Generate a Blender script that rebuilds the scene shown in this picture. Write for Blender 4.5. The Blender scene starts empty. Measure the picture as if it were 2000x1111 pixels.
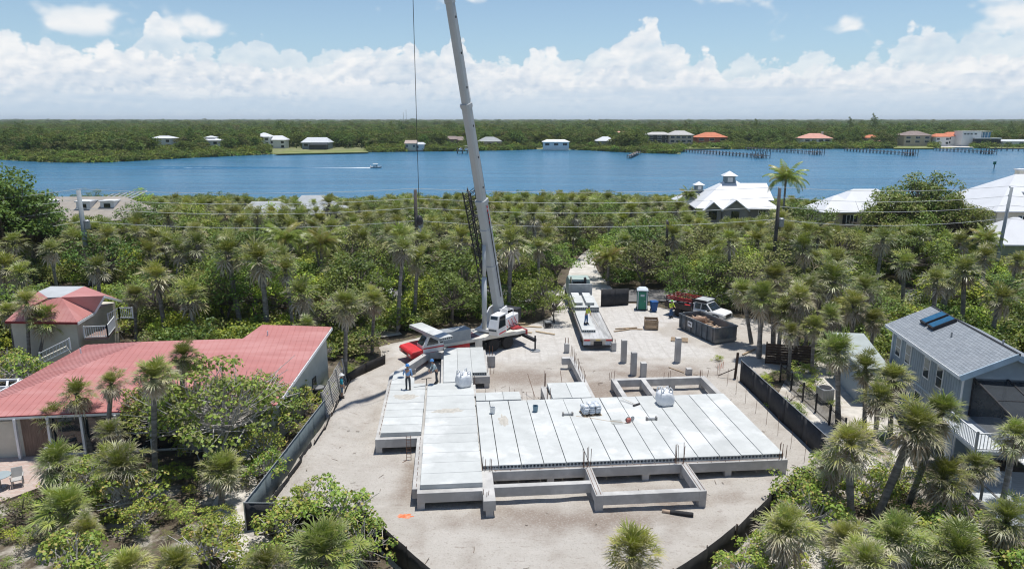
import bpy, math, random
import numpy as np
from mathutils import Vector, Matrix, Quaternion

S = bpy.context.scene
COL = S.collection
R = math.radians
# ------------------------------------------------------------------ camera
FPX, CAMH, PITCH = 1400.0, 19.5, R(12.972)
cam_d = bpy.data.cameras.new('camera'); cam = bpy.data.objects.new('camera', cam_d); COL.objects.link(cam)
cam.location = (0, 0, CAMH); cam.rotation_euler = (R(90) - PITCH, 0, 0)
cam_d.sensor_width = 36.0; cam_d.lens = 36.0 * FPX / 2000.0
cam_d.clip_start = 0.5; cam_d.clip_end = 60000
S.camera = cam
# ------------------------------------------------------------------ exposure and render settings
S.view_settings.view_transform = 'Standard'; S.view_settings.look = 'None'
S.view_settings.exposure = 0.0; S.view_settings.gamma = 1.0; S.view_settings.use_curve_mapping = False
S.render.engine = 'CYCLES'
cy = S.cycles
cy.max_bounces = 5; cy.diffuse_bounces = 3; cy.glossy_bounces = 2; cy.transmission_bounces = 3; cy.transparent_max_bounces = 8
cy.volume_bounces = 0; cy.caustics_reflective = False; cy.caustics_refractive = False
cy.sample_clamp_indirect = 4.0; cy.pixel_filter_type = 'BLACKMAN_HARRIS'; cy.filter_width = 1.15
cy.use_denoising = True; cy.denoiser = 'OPENIMAGEDENOISE'
try:
    cy.denoising_input_passes = 'RGB_ALBEDO_NORMAL'; cy.denoising_prefilter = 'ACCURATE'
except Exception: pass
# ------------------------------------------------------------------ sun
SUND = Vector((-0.66 * 0.2, -0.75 * 0.2, -1.0)).normalized()
sun_d = bpy.data.lights.new('sun', 'SUN'); sun = bpy.data.objects.new('sun', sun_d); COL.objects.link(sun)
sun_d.energy = 4.7; sun_d.angle = R(0.53); sun_d.color = (1.0, 0.965, 0.91)
sun.rotation_mode = 'QUATERNION'; sun.rotation_quaternion = SUND.to_track_quat('-Z', 'Y'); sun.location = (20, 30, 80)
HAZE = 0.00008
# ------------------------------------------------------------------ node helper
class NT:
    def __init__(s, nt): s.nt = nt
    def n(s, t, ins=None, **props):
        nd = s.nt.nodes.new(t)
        for k, v in props.items(): setattr(nd, k, v)
        if ins:
            for k, v in ins.items():
                sock = nd.inputs[k]
                if isinstance(v, bpy.types.NodeSocket): s.nt.links.new(v, sock)
                elif v is not None: sock.default_value = v
        return nd
    def m(s, op, a, b=0.0, c=None, clamp=False):
        nd = s.nt.nodes.new('ShaderNodeMath'); nd.operation = op; nd.use_clamp = clamp
        for i, v in enumerate((a, b, c)):
            if v is None: continue
            if isinstance(v, bpy.types.NodeSocket): s.nt.links.new(v, nd.inputs[i])
            else: nd.inputs[i].default_value = v
        return nd.outputs[0]
    def mix(s, f, a, b, bt='MIX'):
        nd = s.nt.nodes.new('ShaderNodeMix'); nd.data_type = 'RGBA'; nd.blend_type = bt; nd.clamp_factor = True
        for sock, v in ((nd.inputs[0], f), (nd.inputs[6], a), (nd.inputs[7], b)):
            if isinstance(v, bpy.types.NodeSocket): s.nt.links.new(v, sock)
            else: sock.default_value = (v if not isinstance(v, tuple) or len(v) == 4 else v + (1,))
        return nd.outputs[2]
    def ss(s, x, lo, hi):
        nd = s.nt.nodes.new('ShaderNodeMapRange'); nd.interpolation_type = 'SMOOTHSTEP'
        for k, v in (('Value', x), ('From Min', lo), ('From Max', hi)):
            if isinstance(v, bpy.types.NodeSocket): s.nt.links.new(v, nd.inputs[k])
            else: nd.inputs[k].default_value = v
        return nd.outputs[0]
    def noise(s, vec, scale, detail=4, rough=.5, dim='3D', w=None):
        nd = s.n('ShaderNodeTexNoise', {'Scale': scale, 'Detail': detail, 'Roughness': rough}, noise_dimensions=dim)
        if vec is not None: s.nt.links.new(vec, nd.inputs['Vector'])
        if w is not None and 'W' in nd.inputs:
            if isinstance(w, bpy.types.NodeSocket): s.nt.links.new(w, nd.inputs['W'])
            else: nd.inputs['W'].default_value = w
        return nd.outputs[0]
    def xyz(s, x, y, z=0.0):
        return s.n('ShaderNodeCombineXYZ', {'X': x, 'Y': y, 'Z': z}).outputs[0]
# ------------------------------------------------------------------ sky
W = bpy.data.worlds.new('World'); S.world = W; W.use_nodes = True
W.node_tree.nodes.clear()
K = NT(W.node_tree)
sky = K.n('ShaderNodeTexSky', sky_type='NISHITA', sun_disc=False)
sky.sun_elevation = R(78.7); sky.sun_rotation = R(41.3); sky.altitude = 0; sky.air_density = 1.0; sky.dust_density = 0.2; sky.ozone_density = 3.0
SKY_STRENGTH = 0.115; SKY_TURN = 0.045
tc = K.n('ShaderNodeTexCoord').outputs['Generated']
nrm = K.n('ShaderNodeVectorMath', {0: tc}, operation='NORMALIZE').outputs[0]
sep = K.n('ShaderNodeSeparateXYZ', {0: nrm})
dx, dy, dz = sep.outputs
az = K.m('ARCTAN2', dx, dy); el = K.m('ARCSINE', dz)
skyc = K.n('ShaderNodeVectorMath', {0: sky.outputs[0], 3: SKY_STRENGTH}, operation='SCALE').outputs[0]
# cloud banks low over the horizon: computed once, all round, on an azimuth x elevation grid (radians)
NU, NV, ELMAX, TILE = 1536, 360, .368, math.pi / 2
_TAB = np.random.default_rng(3).random(65536).astype(np.float32)
def _hash(ix, iy, seed): return _TAB[(ix * 7919 + iy * 6151 + seed * 131 + ((ix * 31 + iy * 17) >> 2)) & 65535]
def _vn(u, v, fu, fv, seed):                       # value noise, periodic in azimuth
    pu = max(1, int(round(fu * TILE))); x = u / TILE * pu; y = v * fv
    ix = np.floor(x).astype(np.int32); iy = np.floor(y).astype(np.int32); fx = x - ix; fy = y - iy
    fx = fx*fx*fx*(fx*(fx*6-15)+10); fy = fy*fy*fy*(fy*(fy*6-15)+10)
    a = _hash(ix % pu, iy, seed); b = _hash((ix+1) % pu, iy, seed); c = _hash(ix % pu, iy+1, seed); d = _hash((ix+1) % pu, iy+1, seed)
    return (a*(1-fx)+b*fx)*(1-fy)+(c*(1-fx)+d*fx)*fy
def _fb(u, v, fu, fv, seed, octs=5, g=.5):
    t = 0; amp = 1.0; tot = 0
    for o in range(octs): t = t + amp*_vn(u, v, fu*2**o, fv*2**o, seed+o*17); tot += amp; amp *= g
    return t/tot
def _wor(u, v, f, seed):                           # rounded puffs (1 at the centre of a cell)
    pu = max(1, int(round(f * TILE))); x = u/TILE*pu; y = v*f
    ix = np.floor(x).astype(np.int32); iy = np.floor(y).astype(np.int32); best = np.full(x.shape, 9.0)
    for ox in (-1, 0, 1):
        for oy in (-1, 0, 1):
            cx = ix+ox; cyy = iy+oy
            jx = cx + .15+.7*_hash(cx % pu, cyy, seed); jy = cyy + .15+.7*_hash(cx % pu, cyy, seed+99)
            best = np.minimum(best, (x-jx)**2+(y-jy)**2)
    return 1-np.clip(np.sqrt(best), 0, 1)
_U, _V = np.meshgrid(((np.arange(NU)+.5)/NU*TILE).astype(np.float32), ((np.arange(NV)+.5)/NV*ELMAX).astype(np.float32))
_wu = _U + .020*(_fb(_U, _V, 16, 20, 5, 4)-.5); _wvv = _V + .016*(_fb(_U, _V, 16, 20, 55, 4)-.5)
def _billow(f, seed, octs=4):
    t = 0; amp = 1.0; tot = 0
    for o in range(octs): t = t+amp*_wor(_wu % TILE, _wvv*1.15, f*2.03**o, seed+o*31); tot += amp; amp *= .52
    return t/tot
def _ssn(x, a, b): t = np.clip((x-a)/(b-a), 0, 1); return t*t*(3-2*t)
_rgb = np.zeros((NV, NU, 3)); _al = np.zeros((NV, NU))
def _over(col, a):
    global _rgb, _al
    na = a+_al*(1-a); _rgb = (col*a[..., None]+_rgb*(_al*(1-a))[..., None])/np.maximum(na, 1e-5)[..., None]; _al = na
def _bank(base, amp, fu, seed, bf, bamp, soft, depth, alpha, lit, shd, towers=0.0):
    line = _fb(_U[:1], _U[:1]*0+.5, fu, 1, seed, 4, .5)
    top = base+amp*2*(line-.5)
    if towers: top = top+towers*np.clip(_fb(_U[:1], _U[:1]*0+.5, fu*1.7, 1, seed+7, 3)-.56, 0, 1)*4
    bl = _billow(bf, seed+3); d = top+bamp*(bl*2-1.0)-_V
    a = _ssn(d, 0, soft)*_ssn(d, depth*3.0, depth*1.1)*alpha*(.62+.38*_ssn(_fb(_U, _V, 7, 14, seed+60, 5, .55), .33, .50))
    hgt = bl+.35*_fb(_U, _V, bf*2, bf*2.4, seed+8, 5, .6)
    gr = np.roll(hgt, 4, 0)-np.roll(hgt, -4, 0); gr = -(gr+.5*(np.roll(gr, 2, 1)+np.roll(gr, -2, 1)))/2   # faces that look up are lit
    gs = np.roll(hgt, 5, 1)-np.roll(hgt, -5, 1)
    sh = .50*_ssn(d, depth*.05, depth*.9)+.18-gr*1.15-gs*.30+.75*(_fb(_U, _V, 9, 16, seed+21, 5, .6)-.47)
    sh = np.clip(sh, 0, 1)[..., None]
    _over(np.array(lit)*(1-sh)+np.array(shd)*sh, a)
def _puffs(lo, hi, f, seed, th, alpha):
    n_ = _fb(_wu % TILE, _wvv, f, f*2.0, seed, 5)+.16*(_billow(f*3, seed+5, 3)-.5)
    a = _ssn(n_, th-.02, th+.13)*_ssn(_V, lo, lo+.02)*_ssn(_V, hi, hi-.06)*alpha
    gr = -(np.roll(n_, 4, 0)-np.roll(n_, -4, 0)); sh = np.clip(.55-_ssn(n_, th, th+.18)*.5-gr*3, 0, 1)[..., None]
    _over(np.array((.975, .98, .985))*(1-sh)+np.array((.76, .84, .91))*sh, a)
LIT, SHD = (.985, .99, .995), (.55, .665, .80)
_puffs(.085, .34, 9, 41, .63, .92)
_bank(.084, .046, 8.0, 12, 26, .026, .007, .085, .97, LIT, (.60, .71, .83), towers=.034)
_bank(.068, .036, 10.0, 23, 36, .018, .006, .050, .95, LIT, SHD, towers=.020)
_bank(.052, .026, 13.0, 34, 48, .014, .005, .034, .90, (.96, .97, .985), SHD)
_bank(.038, .016, 16.0, 47, 62, .010, .004, .022, .80, (.90, .93, .96), (.56, .68, .81))
_st = _fb(_U, _V, 9, 75, 71, 6, .58); _over(np.broadcast_to(np.array((.77, .84, .915)), _rgb.shape), _ssn(_st, .46, .68)*_ssn(_V, .070, .035)*.6)
_st = _fb(_U, _V, 6, 60, 83, 5, .55); _over(np.broadcast_to(np.array((.56, .69, .83)), _rgb.shape), _ssn(_st, .52, .7)*_ssn(_V, .060, .03)*.55)
_over(np.broadcast_to(np.array((.58, .715, .85)), _rgb.shape), _ssn(_V, .046, .0)*.78)
_al *= _ssn(_V, ELMAX, ELMAX-.05)
cimg = bpy.data.images.new('cloud_field', NU, NV, alpha=True, float_buffer=True); cimg.colorspace_settings.name = 'Non-Color'
cimg.alpha_mode = 'CHANNEL_PACKED'
cimg.pixels.foreach_set(np.concatenate([_rgb, _al[..., None]], 2).astype(np.float32).ravel()); cimg.update(); cimg.pack()
uvc = K.xyz(K.m('FRACT', K.m('ADD', K.m('DIVIDE', az, TILE), 10.0 + SKY_TURN)), K.m('DIVIDE', el, ELMAX), 0.0)
ct = K.n('ShaderNodeTexImage', {'Vector': uvc}, extension='REPEAT', interpolation='Linear'); ct.image = cimg
c = skyc
c = K.mix(K.m('MULTIPLY', K.ss(el, 0.22, -0.005), .55), c, (.40, .65, .90))          # pale humid air towards the horizon
# fair-weather cumulus overhead (planar layer) all round, added out of view for sky fill
pz = K.m('MAXIMUM', dz, .05)
hi = K.noise(K.xyz(K.m('DIVIDE', dx, pz), K.m('DIVIDE', dy, pz), 0.0), 0.55, 4, .56)
hi2 = K.m('MULTIPLY', K.ss(hi, .61, .72), K.ss(el, .26, .40))
c = K.mix(K.m('MULTIPLY', hi2, .8), c, (.88, .905, .93))
c = K.mix(K.m('MULTIPLY', ct.outputs['Alpha'], K.m('LESS_THAN', el, ELMAX*.998)), c, ct.outputs['Color'])
bg = K.n('ShaderNodeBackground', {'Color': c, 'Strength': 0.96})
wo = K.n('ShaderNodeOutputWorld', {'Surface': bg.outputs[0]})

# ------------------------------------------------------------------ photo pixel -> place
_cp, _sp = math.cos(PITCH), math.sin(PITCH)
def _ray(px, py):
    a = (px - 1000) / FPX; b = -(py - 555.5) / FPX
    return Vector((a, _cp + b * _sp, -_sp + b * _cp))
def G(px, py, z=0.0):
    r = _ray(px, py); return r * ((z - CAMH) / r.z) + Vector((0, 0, CAMH))
def D(px, py, Y):
    r = _ray(px, py); return r * (Y / r.y) + Vector((0, 0, CAMH))
def GP(px, py, p, nn):
    r = _ray(px, py); o = Vector((0, 0, CAMH)); return o + r * ((p - o).dot(nn) / r.dot(nn))
def PXL(p):
    zc = p[1] * _cp - (p[2] - CAMH) * _sp; u = p[1] * _sp + (p[2] - CAMH) * _cp
    return 1000 + FPX * p[0] / zc, 555.5 - FPX * u / zc

# ------------------------------------------------------------------ mesh builder
class MB:
    def __init__(s): s.v = []; s.f = []
    def add(s, vs, fs):
        o = len(s.v); s.v += [tuple(v) for v in vs]; s.f += [tuple(i + o for i in f) for f in fs]; return s
    def box(s, x0, x1, y0, y1, z0, z1):
        return s.add([(x0,y0,z0),(x1,y0,z0),(x1,y1,z0),(x0,y1,z0),(x0,y0,z1),(x1,y0,z1),(x1,y1,z1),(x0,y1,z1)],
                     [(0,3,2,1),(4,5,6,7),(0,1,5,4),(1,2,6,5),(2,3,7,6),(3,0,4,7)])
    def cbox(s, c, sz): return s.box(c[0]-sz[0]/2, c[0]+sz[0]/2, c[1]-sz[1]/2, c[1]+sz[1]/2, c[2]-sz[2]/2, c[2]+sz[2]/2)
    def bar(s, p, q, w, h=None, up=(0, 0, 1)):
        p, q = Vector(p), Vector(q); h = h or w; d = (q - p).normalized(); up = Vector(up)
        if abs(d.dot(up)) > .98: up = Vector((1, 0, 0))
        a = d.cross(up).normalized() * (w / 2); b = a.cross(d).normalized() * (h / 2)
        return s.add([p-a-b, p+a-b, p+a+b, p-a+b, q-a-b, q+a-b, q+a+b, q-a+b],
                     [(0,1,2,3),(7,6,5,4),(0,4,5,1),(1,5,6,2),(2,6,7,3),(3,7,4,0)])
    def tube(s, pts, rs, n=6, cap=True):
        pts = [Vector(p) for p in pts]
        if not isinstance(rs, (list, tuple)): rs = [rs] * len(pts)
        vs = []; up = Vector((0.13, .99, .05))
        for i, p in enumerate(pts):
            d = (pts[min(i+1, len(pts)-1)] - pts[max(i-1, 0)])
            d = d.normalized() if d.length > 1e-9 else Vector((0,0,1))
            u = up if abs(d.dot(up)) < .95 else Vector((1, 0, 0))
            a = d.cross(u).normalized(); b = d.cross(a)
            for k in range(n):
                t = 2 * math.pi * k / n; vs.append(p + (a * math.cos(t) + b * math.sin(t)) * rs[i])
        fs = []
        for i in range(len(pts) - 1):
            for k in range(n):
                fs.append((i*n+k, i*n+(k+1) % n, (i+1)*n+(k+1) % n, (i+1)*n+k))
        if cap: fs += [tuple(range(n))[::-1], tuple(range((len(pts)-1)*n, len(pts)*n))]
        return s.add(vs, fs)
    def prism(s, poly, z0, z1):
        n = len(poly)
        return s.add([(p[0], p[1], z0) for p in poly] + [(p[0], p[1], z1) for p in poly],
                     [tuple(range(n))[::-1], tuple(range(n, 2*n))] + [(i, (i+1) % n, n+(i+1) % n, n+i) for i in range(n)])
    def side(s, poly, y0, y1):            # profile in x,z extruded along y
        n = len(poly)
        return s.add([(p[0], y0, p[1]) for p in poly] + [(p[0], y1, p[1]) for p in poly],
                     [tuple(range(n)), tuple(range(n, 2*n))[::-1]] + [(i, n+i, n+(i+1) % n, (i+1) % n) for i in range(n)])
    def loft(s, rings, cap=True):
        n = len(rings[0]); vs = [p for r in rings for p in r]; fs = []
        for i in range(len(rings) - 1):
            for k in range(n): fs.append((i*n+k, i*n+(k+1) % n, (i+1)*n+(k+1) % n, (i+1)*n+k))
        if cap: fs += [tuple(range(n))[::-1], tuple(range((len(rings)-1)*n, len(rings)*n))]
        return s.add(vs, fs)
    def lathe(s, prof, c=(0, 0, 0), n=12, axis='z'):
        vs = []
        for r, h in prof:
            for k in range(n):
                t = 2*math.pi*k/n; a, b = r*math.cos(t), r*math.sin(t)
                p = (a, b, h) if axis == 'z' else ((h, a, b) if axis == 'x' else (b, h, a))
                vs.append((p[0]+c[0], p[1]+c[1], p[2]+c[2]))
        m = len(prof); fs = [(i*n+k, i*n+(k+1) % n, (i+1)*n+(k+1) % n, (i+1)*n+k) for i in range(m-1) for k in range(n)]
        fs += [tuple(range(n))[::-1], tuple(range((m-1)*n, m*n))]
        return s.add(vs, fs)
    def slab(s, poly3, t):                # planar polygon given thickness t downwards along its normal
        ps = [Vector(p) for p in poly3]; n = (ps[1]-ps[0]).cross(ps[2]-ps[0]).normalized()
        if n.z < 0: ps = ps[::-1]; n = -n
        k = len(ps)
        return s.add(ps + [p - n*t for p in ps], [tuple(range(k)), tuple(range(k, 2*k))[::-1]] + [(i, k+i, k+(i+1) % k, (i+1) % k) for i in range(k)])
    def mesh(s, name):
        me = bpy.data.meshes.new(name); me.from_pydata(s.v, [], s.f); me.update(); return me
    def build(s, name, mat, parent=None, loc=(0, 0, 0), rz=0.0, smooth=False, bevel=0.0):
        me = s.mesh(name)
        return put(name, me, mat, parent, loc, rz, smooth, bevel)
def put(name, me, mat, parent=None, loc=(0, 0, 0), rz=0.0, smooth=False, bevel=0.0):
    if mat is not None and not me.materials: me.materials.append(mat)
    if smooth: me.shade_smooth()
    o = bpy.data.objects.new(name, me); COL.objects.link(o)
    o.location = loc; o.rotation_euler = (0, 0, rz)
    if parent is not None: o.parent = parent
    if bevel:
        b = o.modifiers.new('bevel', 'BEVEL'); b.width = bevel; b.segments = 1; b.limit_method = 'ANGLE'; b.angle_limit = R(40)
    return o
def tag(o, label=None, cat=None, group=None, kind=None):
    if label: o['label'] = label
    if cat: o['category'] = cat
    if group: o['group'] = group
    if kind: o['kind'] = kind
    return o
def thing(name, label, cat, loc=(0, 0, 0), rz=0.0, group=None):
    o = bpy.data.objects.new(name, None); COL.objects.link(o); o.location = loc; o.rotation_euler = (0, 0, rz)
    o.empty_display_size = .2
    return tag(o, label, cat, group)
def copy_tree(o, parent=None):
    kids = list(o.children); c = o.copy(); COL.objects.link(c); c.parent = parent
    for k in kids: copy_tree(k, c)
    return c
def stuff(o): o['kind'] = 'stuff'; return o

# ------------------------------------------------------------------ materials
MATS = {}
def M(name, col, rough=.75, var=.12, sc=1.5, bump=0.0, bsc=25.0, metal=0.0, col2=None, spec=.35, orand=0.0, stretch=None, c2lo=.45, c2hi=.65):
    if name in MATS: return MATS[name]
    m = bpy.data.materials.new(name); m.use_nodes = True; k = NT(m.node_tree)
    b = m.node_tree.nodes['Principled BSDF']
    pos = k.n('ShaderNodeNewGeometry').outputs['Position']
    if stretch: pos = k.n('ShaderNodeVectorMath', {0: pos, 1: stretch}, operation='MULTIPLY').outputs[0]
    nz = k.noise(pos, sc, 6, .6)
    lo = tuple(max(0, x * (1 - var)) for x in col); hi = tuple(x * (1 + var) for x in col)
    cc = k.mix(k.ss(nz, .3, .7), lo, hi)
    if col2: cc = k.mix(k.ss(k.noise(pos, sc * .37, 5, .6), c2lo, c2hi), cc, col2)
    if orand:
        ri = k.n('ShaderNodeObjectInfo').outputs['Random']
        f = k.m('MULTIPLY_ADD', k.m('SUBTRACT', ri, .5), 2 * orand, 1.0)
        cc = k.n('ShaderNodeVectorMath', {0: cc, 3: f}, operation='SCALE').outputs[0]
    m.node_tree.links.new(cc, b.inputs['Base Color'])
    b.inputs['Roughness'].default_value = rough; b.inputs['Metallic'].default_value = metal
    b.inputs['Specular IOR Level'].default_value = spec
    if bump:
        bn = k.noise(pos, bsc, 5, .6)
        bp = k.n('ShaderNodeBump', {'Height': bn, 'Strength': bump, 'Distance': .03})
        m.node_tree.links.new(bp.outputs[0], b.inputs['Normal'])
    MATS[name] = m; return m
# ================================================================== SETTING
rnd = random.Random(7); rng = np.random.default_rng(11)
from mathutils import noise as MN
def fbm(x, y, s, seed=0.0):
    return MN.fractal(Vector((x * s, y * s, seed)), 1.0, 2.0, 4)
def inpoly(x, y, poly):
    c = False; j = len(poly) - 1
    for i in range(len(poly)):
        xi, yi = poly[i][0], poly[i][1]; xj, yj = poly[j][0], poly[j][1]
        if (yi > y) != (yj > y) and x < (xj - xi) * (y - yi) / (yj - yi) + xi: c = not c
        j = i
    return c
def pdist(x, y, poly):
    best = 1e9
    for i in range(len(poly)):
        a = poly[i]; b = poly[(i+1) % len(poly)]
        ex, ey = b[0]-a[0], b[1]-a[1]; l2 = ex*ex+ey*ey or 1e-9
        t = max(0, min(1, ((x-a[0])*ex+(y-a[1])*ey)/l2)); best = min(best, math.hypot(x-a[0]-t*ex, y-a[1]-t*ey))
    return best if inpoly(x, y, poly) else -best
WATER_Z = -0.8
SHX = [-900, -200, 0, 100, 200, 300, 450, 530, 700, 860, 1000, 1060, 1150, 1240, 1325, 1342, 1500, 1700, 2000, 2600]
SHY = [300, 308, 313, 318, 318, 312, 305, 302, 298, 296, 294, 291.5, 294, 299, 301, 292.5, 291.5, 291, 290, 288]
def shore_far(x, y):
    px = 1000 + 1400 * x / max(1.0, (y * _cp + 20 * _sp)); py = float(np.interp(px, SHX, SHY)); return G(px, py, WATER_Z).y
def shore_near(x):
    return 176 + 5 * math.sin(x * .045) + 3 * math.sin(x * .13 + 1) - 0.00035 * (x + 30) ** 2
ys = list(np.arange(-60, 150, 6.0)) + list(np.arange(150, 196, 2.0)) + list(np.arange(196, 300, 13.0)) + list(np.arange(300, 520, 3.0)) + list(np.geomspace(520, 26000, 40))
ts = np.linspace(-1, 1, 181)
gv = []; nx = len(ts)
for y in ys:
    for t in ts:
        x = t * (140 + abs(y) * 1.05); z = 0.0
        if 160 < y < 520:
            d = min(y - shore_near(x), shore_far(x, y) - y)
            s = max(0., min(1., (d + 5) / 10)); z = -2.6 * s * s * (3 - 2 * s)
        elif 20 < y < 160: z = .05 * fbm(x, y, .2, 3.) - .06
        gv.append((x, y, z - .03))
gf = [(j*nx+i, j*nx+i+1, (j+1)*nx+i+1, (j+1)*nx+i) for j in range(len(ys)-1) for i in range(nx-1)]
gm = MB(); gm.v = gv; gm.f = gf
mg = bpy.data.materials.new('woodland_floor'); mg.use_nodes = True; k = NT(mg.node_tree); b = mg.node_tree.nodes['Principled BSDF']
pos = k.n('ShaderNodeNewGeometry').outputs['Position']
yy = k.n('ShaderNodeSeparateXYZ', {0: pos}).outputs[1]
n1 = k.noise(pos, .35, 7, .65); n2 = k.noise(pos, 2.6, 6, .65); n3 = k.noise(pos, 14, 4, .6)
lit = k.mix(k.ss(n2, .35, .65), (.07, .052, .034), (.145, .115, .08))
cc = k.mix(k.m('MULTIPLY', k.ss(n1, .50, .62), k.ss(yy, 62, 44)), lit, (.42, .385, .33))  # pale sand left out of the woods, darkening the floor there as painted shade
cc = k.mix(k.m('MULTIPLY', k.ss(n2, .52, .66), .7), cc, (.075, .10, .035))
far = k.mix(k.ss(n1, .4, .6), (.13, .17, .05), (.24, .23, .11))
cc = k.mix(k.ss(yy, 150, 210), cc, far)
mg.node_tree.links.new(cc, b.inputs['Base Color']); b.inputs['Roughness'].default_value = .95
bp = k.n('ShaderNodeBump', {'Height': n3, 'Strength': .7, 'Distance': .05}); mg.node_tree.links.new(bp.outputs[0], b.inputs['Normal'])
tag(gm.build('ground', mg, smooth=True), kind='structure')
# ---- river
mw = bpy.data.materials.new('river_water'); mw.use_nodes = True; k = NT(mw.node_tree); b = mw.node_tree.nodes['Principled BSDF']
pos = k.n('ShaderNodeNewGeometry').outputs['Position']
p2 = k.n('ShaderNodeVectorMath', {0: pos, 1: (.55, 1.0, 1.0)}, operation='MULTIPLY').outputs[0]
w1 = k.noise(p2, .9, 6, .62); w2 = k.noise(p2, .16, 4, .55); w3 = k.noise(k.n('ShaderNodeVectorMath', {0: pos, 1: (.012, .10, 1)}, operation='MULTIPLY').outputs[0], 1.0, 5, .6)
cc = k.mix(k.ss(w3, .35, .66), (.020, .110, .205), (.034, .158, .275))
cc = k.mix(k.m('MULTIPLY', k.ss(w1, .45, .75), .5), cc, (.07, .235, .375))
mw.node_tree.links.new(cc, b.inputs['Base Color']); b.inputs['Roughness'].default_value = .22; b.inputs['IOR'].default_value = 1.33; b.inputs['Specular IOR Level'].default_value = .32
hgt = k.m('ADD', k.m('MULTIPLY', w1, .5), w2)
bp = k.n('ShaderNodeBump', {'Height': hgt, 'Strength': 1.0, 'Distance': .55}); mw.node_tree.links.new(bp.outputs[0], b.inputs['Normal'])
wm = MB(); wm.add([(-900, 140, WATER_Z), (900, 140, WATER_Z), (900, 560, WATER_Z), (-900, 560, WATER_Z)], [(0, 1, 2, 3)])
tag(wm.build('river_water', mw), kind='structure')

# ---- sandy building lot (one sheet of loose sand, crushed shell where the vehicles stand)
FR = {}                                                # fence corner points (ground)
FR['L0'] = Vector((-12.9, 31.3, 0)); FR['L1'] = Vector((-12.35, 44.4, 0)); FR['L2'] = Vector((-12.55, 51.2, 0)); FR['L3'] = Vector((-10.4, 55.9, 0))
def top_at(px, py, h): p = G(px, py, h); return Vector((p.x, p.y, 0))
FR['F1'] = top_at(535, 985, 1.25); FR['F2'] = top_at(705, 990, 1.25); FR['F3'] = top_at(845, 1116, 1.25); FR['F3b'] = Vector((-1.0, 25.3, 0))
FR['F4b'] = Vector((5.0, 25.2, 0)); FR['F4'] = top_at(1316, 1113, 1.25); FR['F5'] = top_at(1440, 1026, 1.25); FR['F6'] = top_at(1506, 966, 1.25); FR['F7'] = top_at(1568, 915, 1.25); FR['F8'] = top_at(1650, 908, 1.25)
FR['R1'] = Vector((17.45, 51.9, 0)); FR['R0'] = Vector((18.35, 36.0, 0))
LOT = [(-12.9, 30.9), FR['F1'], FR['F2'], FR['F3'], FR['F3b'], FR['F4b'], FR['F4'], FR['F5'], FR['F6'], FR['F7'], FR['F8'], (18.4, 36.2), (17.5, 51.9),
       (20.5, 54), (24.5, 57), (26, 63), (25, 69), (19, 71.5), (13.5, 75.5), (4.5, 76), (4.2, 70), (1, 66.5), (-3.5, 66.2), (-7.5, 64), (-11.5, 60.5), (-10.4, 56), (-12.5, 51.2), (-12.4, 44)]
LOT = [(p[0], p[1]) for p in LOT]
PAD = [(-10.5, 57.6), (-6.8, 58.0), (-2.5, 56.9), (0, 56.2), (2.5, 56.4), (4.6, 58.2), (8.8, 58.4), (10.5, 57.2), (13.5, 56.8), (17.0, 57.3), (17.6, 58.8), (14.8, 61.5), (13.2, 64.5), (15, 67.5), (19, 70.5), (13, 75.8), (4.6, 76.2), (4.3, 70), (2, 66.3), (-3, 65.5), (-8, 63.5), (-11, 60)]
step = .3
gx = np.arange(-14.5, 27.5, step); gy = np.arange(24.0, 77.5, step)
idx = {}; lv = []; lf = []; padw = []; dampw = []
def lot_z(x, y):
    z = .035 + .05 * fbm(x, y, .35, 1.) + .022 * fbm(x, y, 1.7, 5.) + .010 * fbm(x, y, 5.0, 9.)
    d = math.hypot(0, 0)
    bx = (x + 12.2 + .6 * fbm(0, y, .5, 4.))                       # loose berm thrown up along the left-hand fence
    if y > 30 and y < 52 and bx < 3.2: z += .42 * math.exp(-((bx - .8) / .85) ** 2) * (.65 + .6 * abs(fbm(x, y, 1.3, 8.)))
    return z
for j, y in enumerate(gy):
    for i, x in enumerate(gx):
        d = pdist(x, y, LOT)
        if d > -.6:
            idx[(i, j)] = len(lv); z = lot_z(x, y) - max(0, .3 - d) * .25
            lv.append((x, y, z))
            pd = pdist(x, y, PAD) + .9 * fbm(x, y, .55, 2.)
            padw.append(max(0., min(1., pd / .7 + .5)))
            u = x + 1.5; v = y - 35
            dm = 0.0
            for (cx0, cy0, rx, ry) in ((3, 32.2, 8, 1.6), (8, 34.3, 5, 1.2), (0.5, 52.5, 5, 3.0), (6.5, 50, 4, 4), (11.5, 53.5, 6, 2.6), (-5.5, 36, 1.2, 4)):
                dm = max(dm, 1 - math.hypot((x-cx0)/rx, (y-cy0)/ry))
            dampw.append(max(0., min(1., dm * 1.4 + .6 * fbm(x, y, .8, 6.))))
for (i, j) in list(idx):
    q = [(i, j), (i+1, j), (i+1, j+1), (i, j+1)]
    if all(c_ in idx for c_ in q): lf.append(tuple(idx[c_] for c_ in q))
lm = bpy.data.meshes.new('sand_lot'); lm.from_pydata(lv, [], lf); lm.update()
for nm, arr in (('pad', padw), ('damp', dampw)):
    at = lm.attributes.new(nm, 'FLOAT', 'POINT'); at.data.foreach_set('value', np.array(arr, dtype=np.float32))
ms = bpy.data.materials.new('loose_sand'); ms.use_nodes = True; k = NT(ms.node_tree); b = ms.node_tree.nodes['Principled BSDF']
pos = k.n('ShaderNodeNewGeometry').outputs['Position']
n1 = k.noise(pos, .22, 6, .6); n2 = k.noise(pos, 1.6, 8, .7); n3 = k.noise(pos, 9, 6, .7); n4 = k.noise(pos, 42, 3, .6)
cc = k.mix(k.ss(n1, .3, .7), (.45, .418, .372), (.51, .478, .432))
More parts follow.
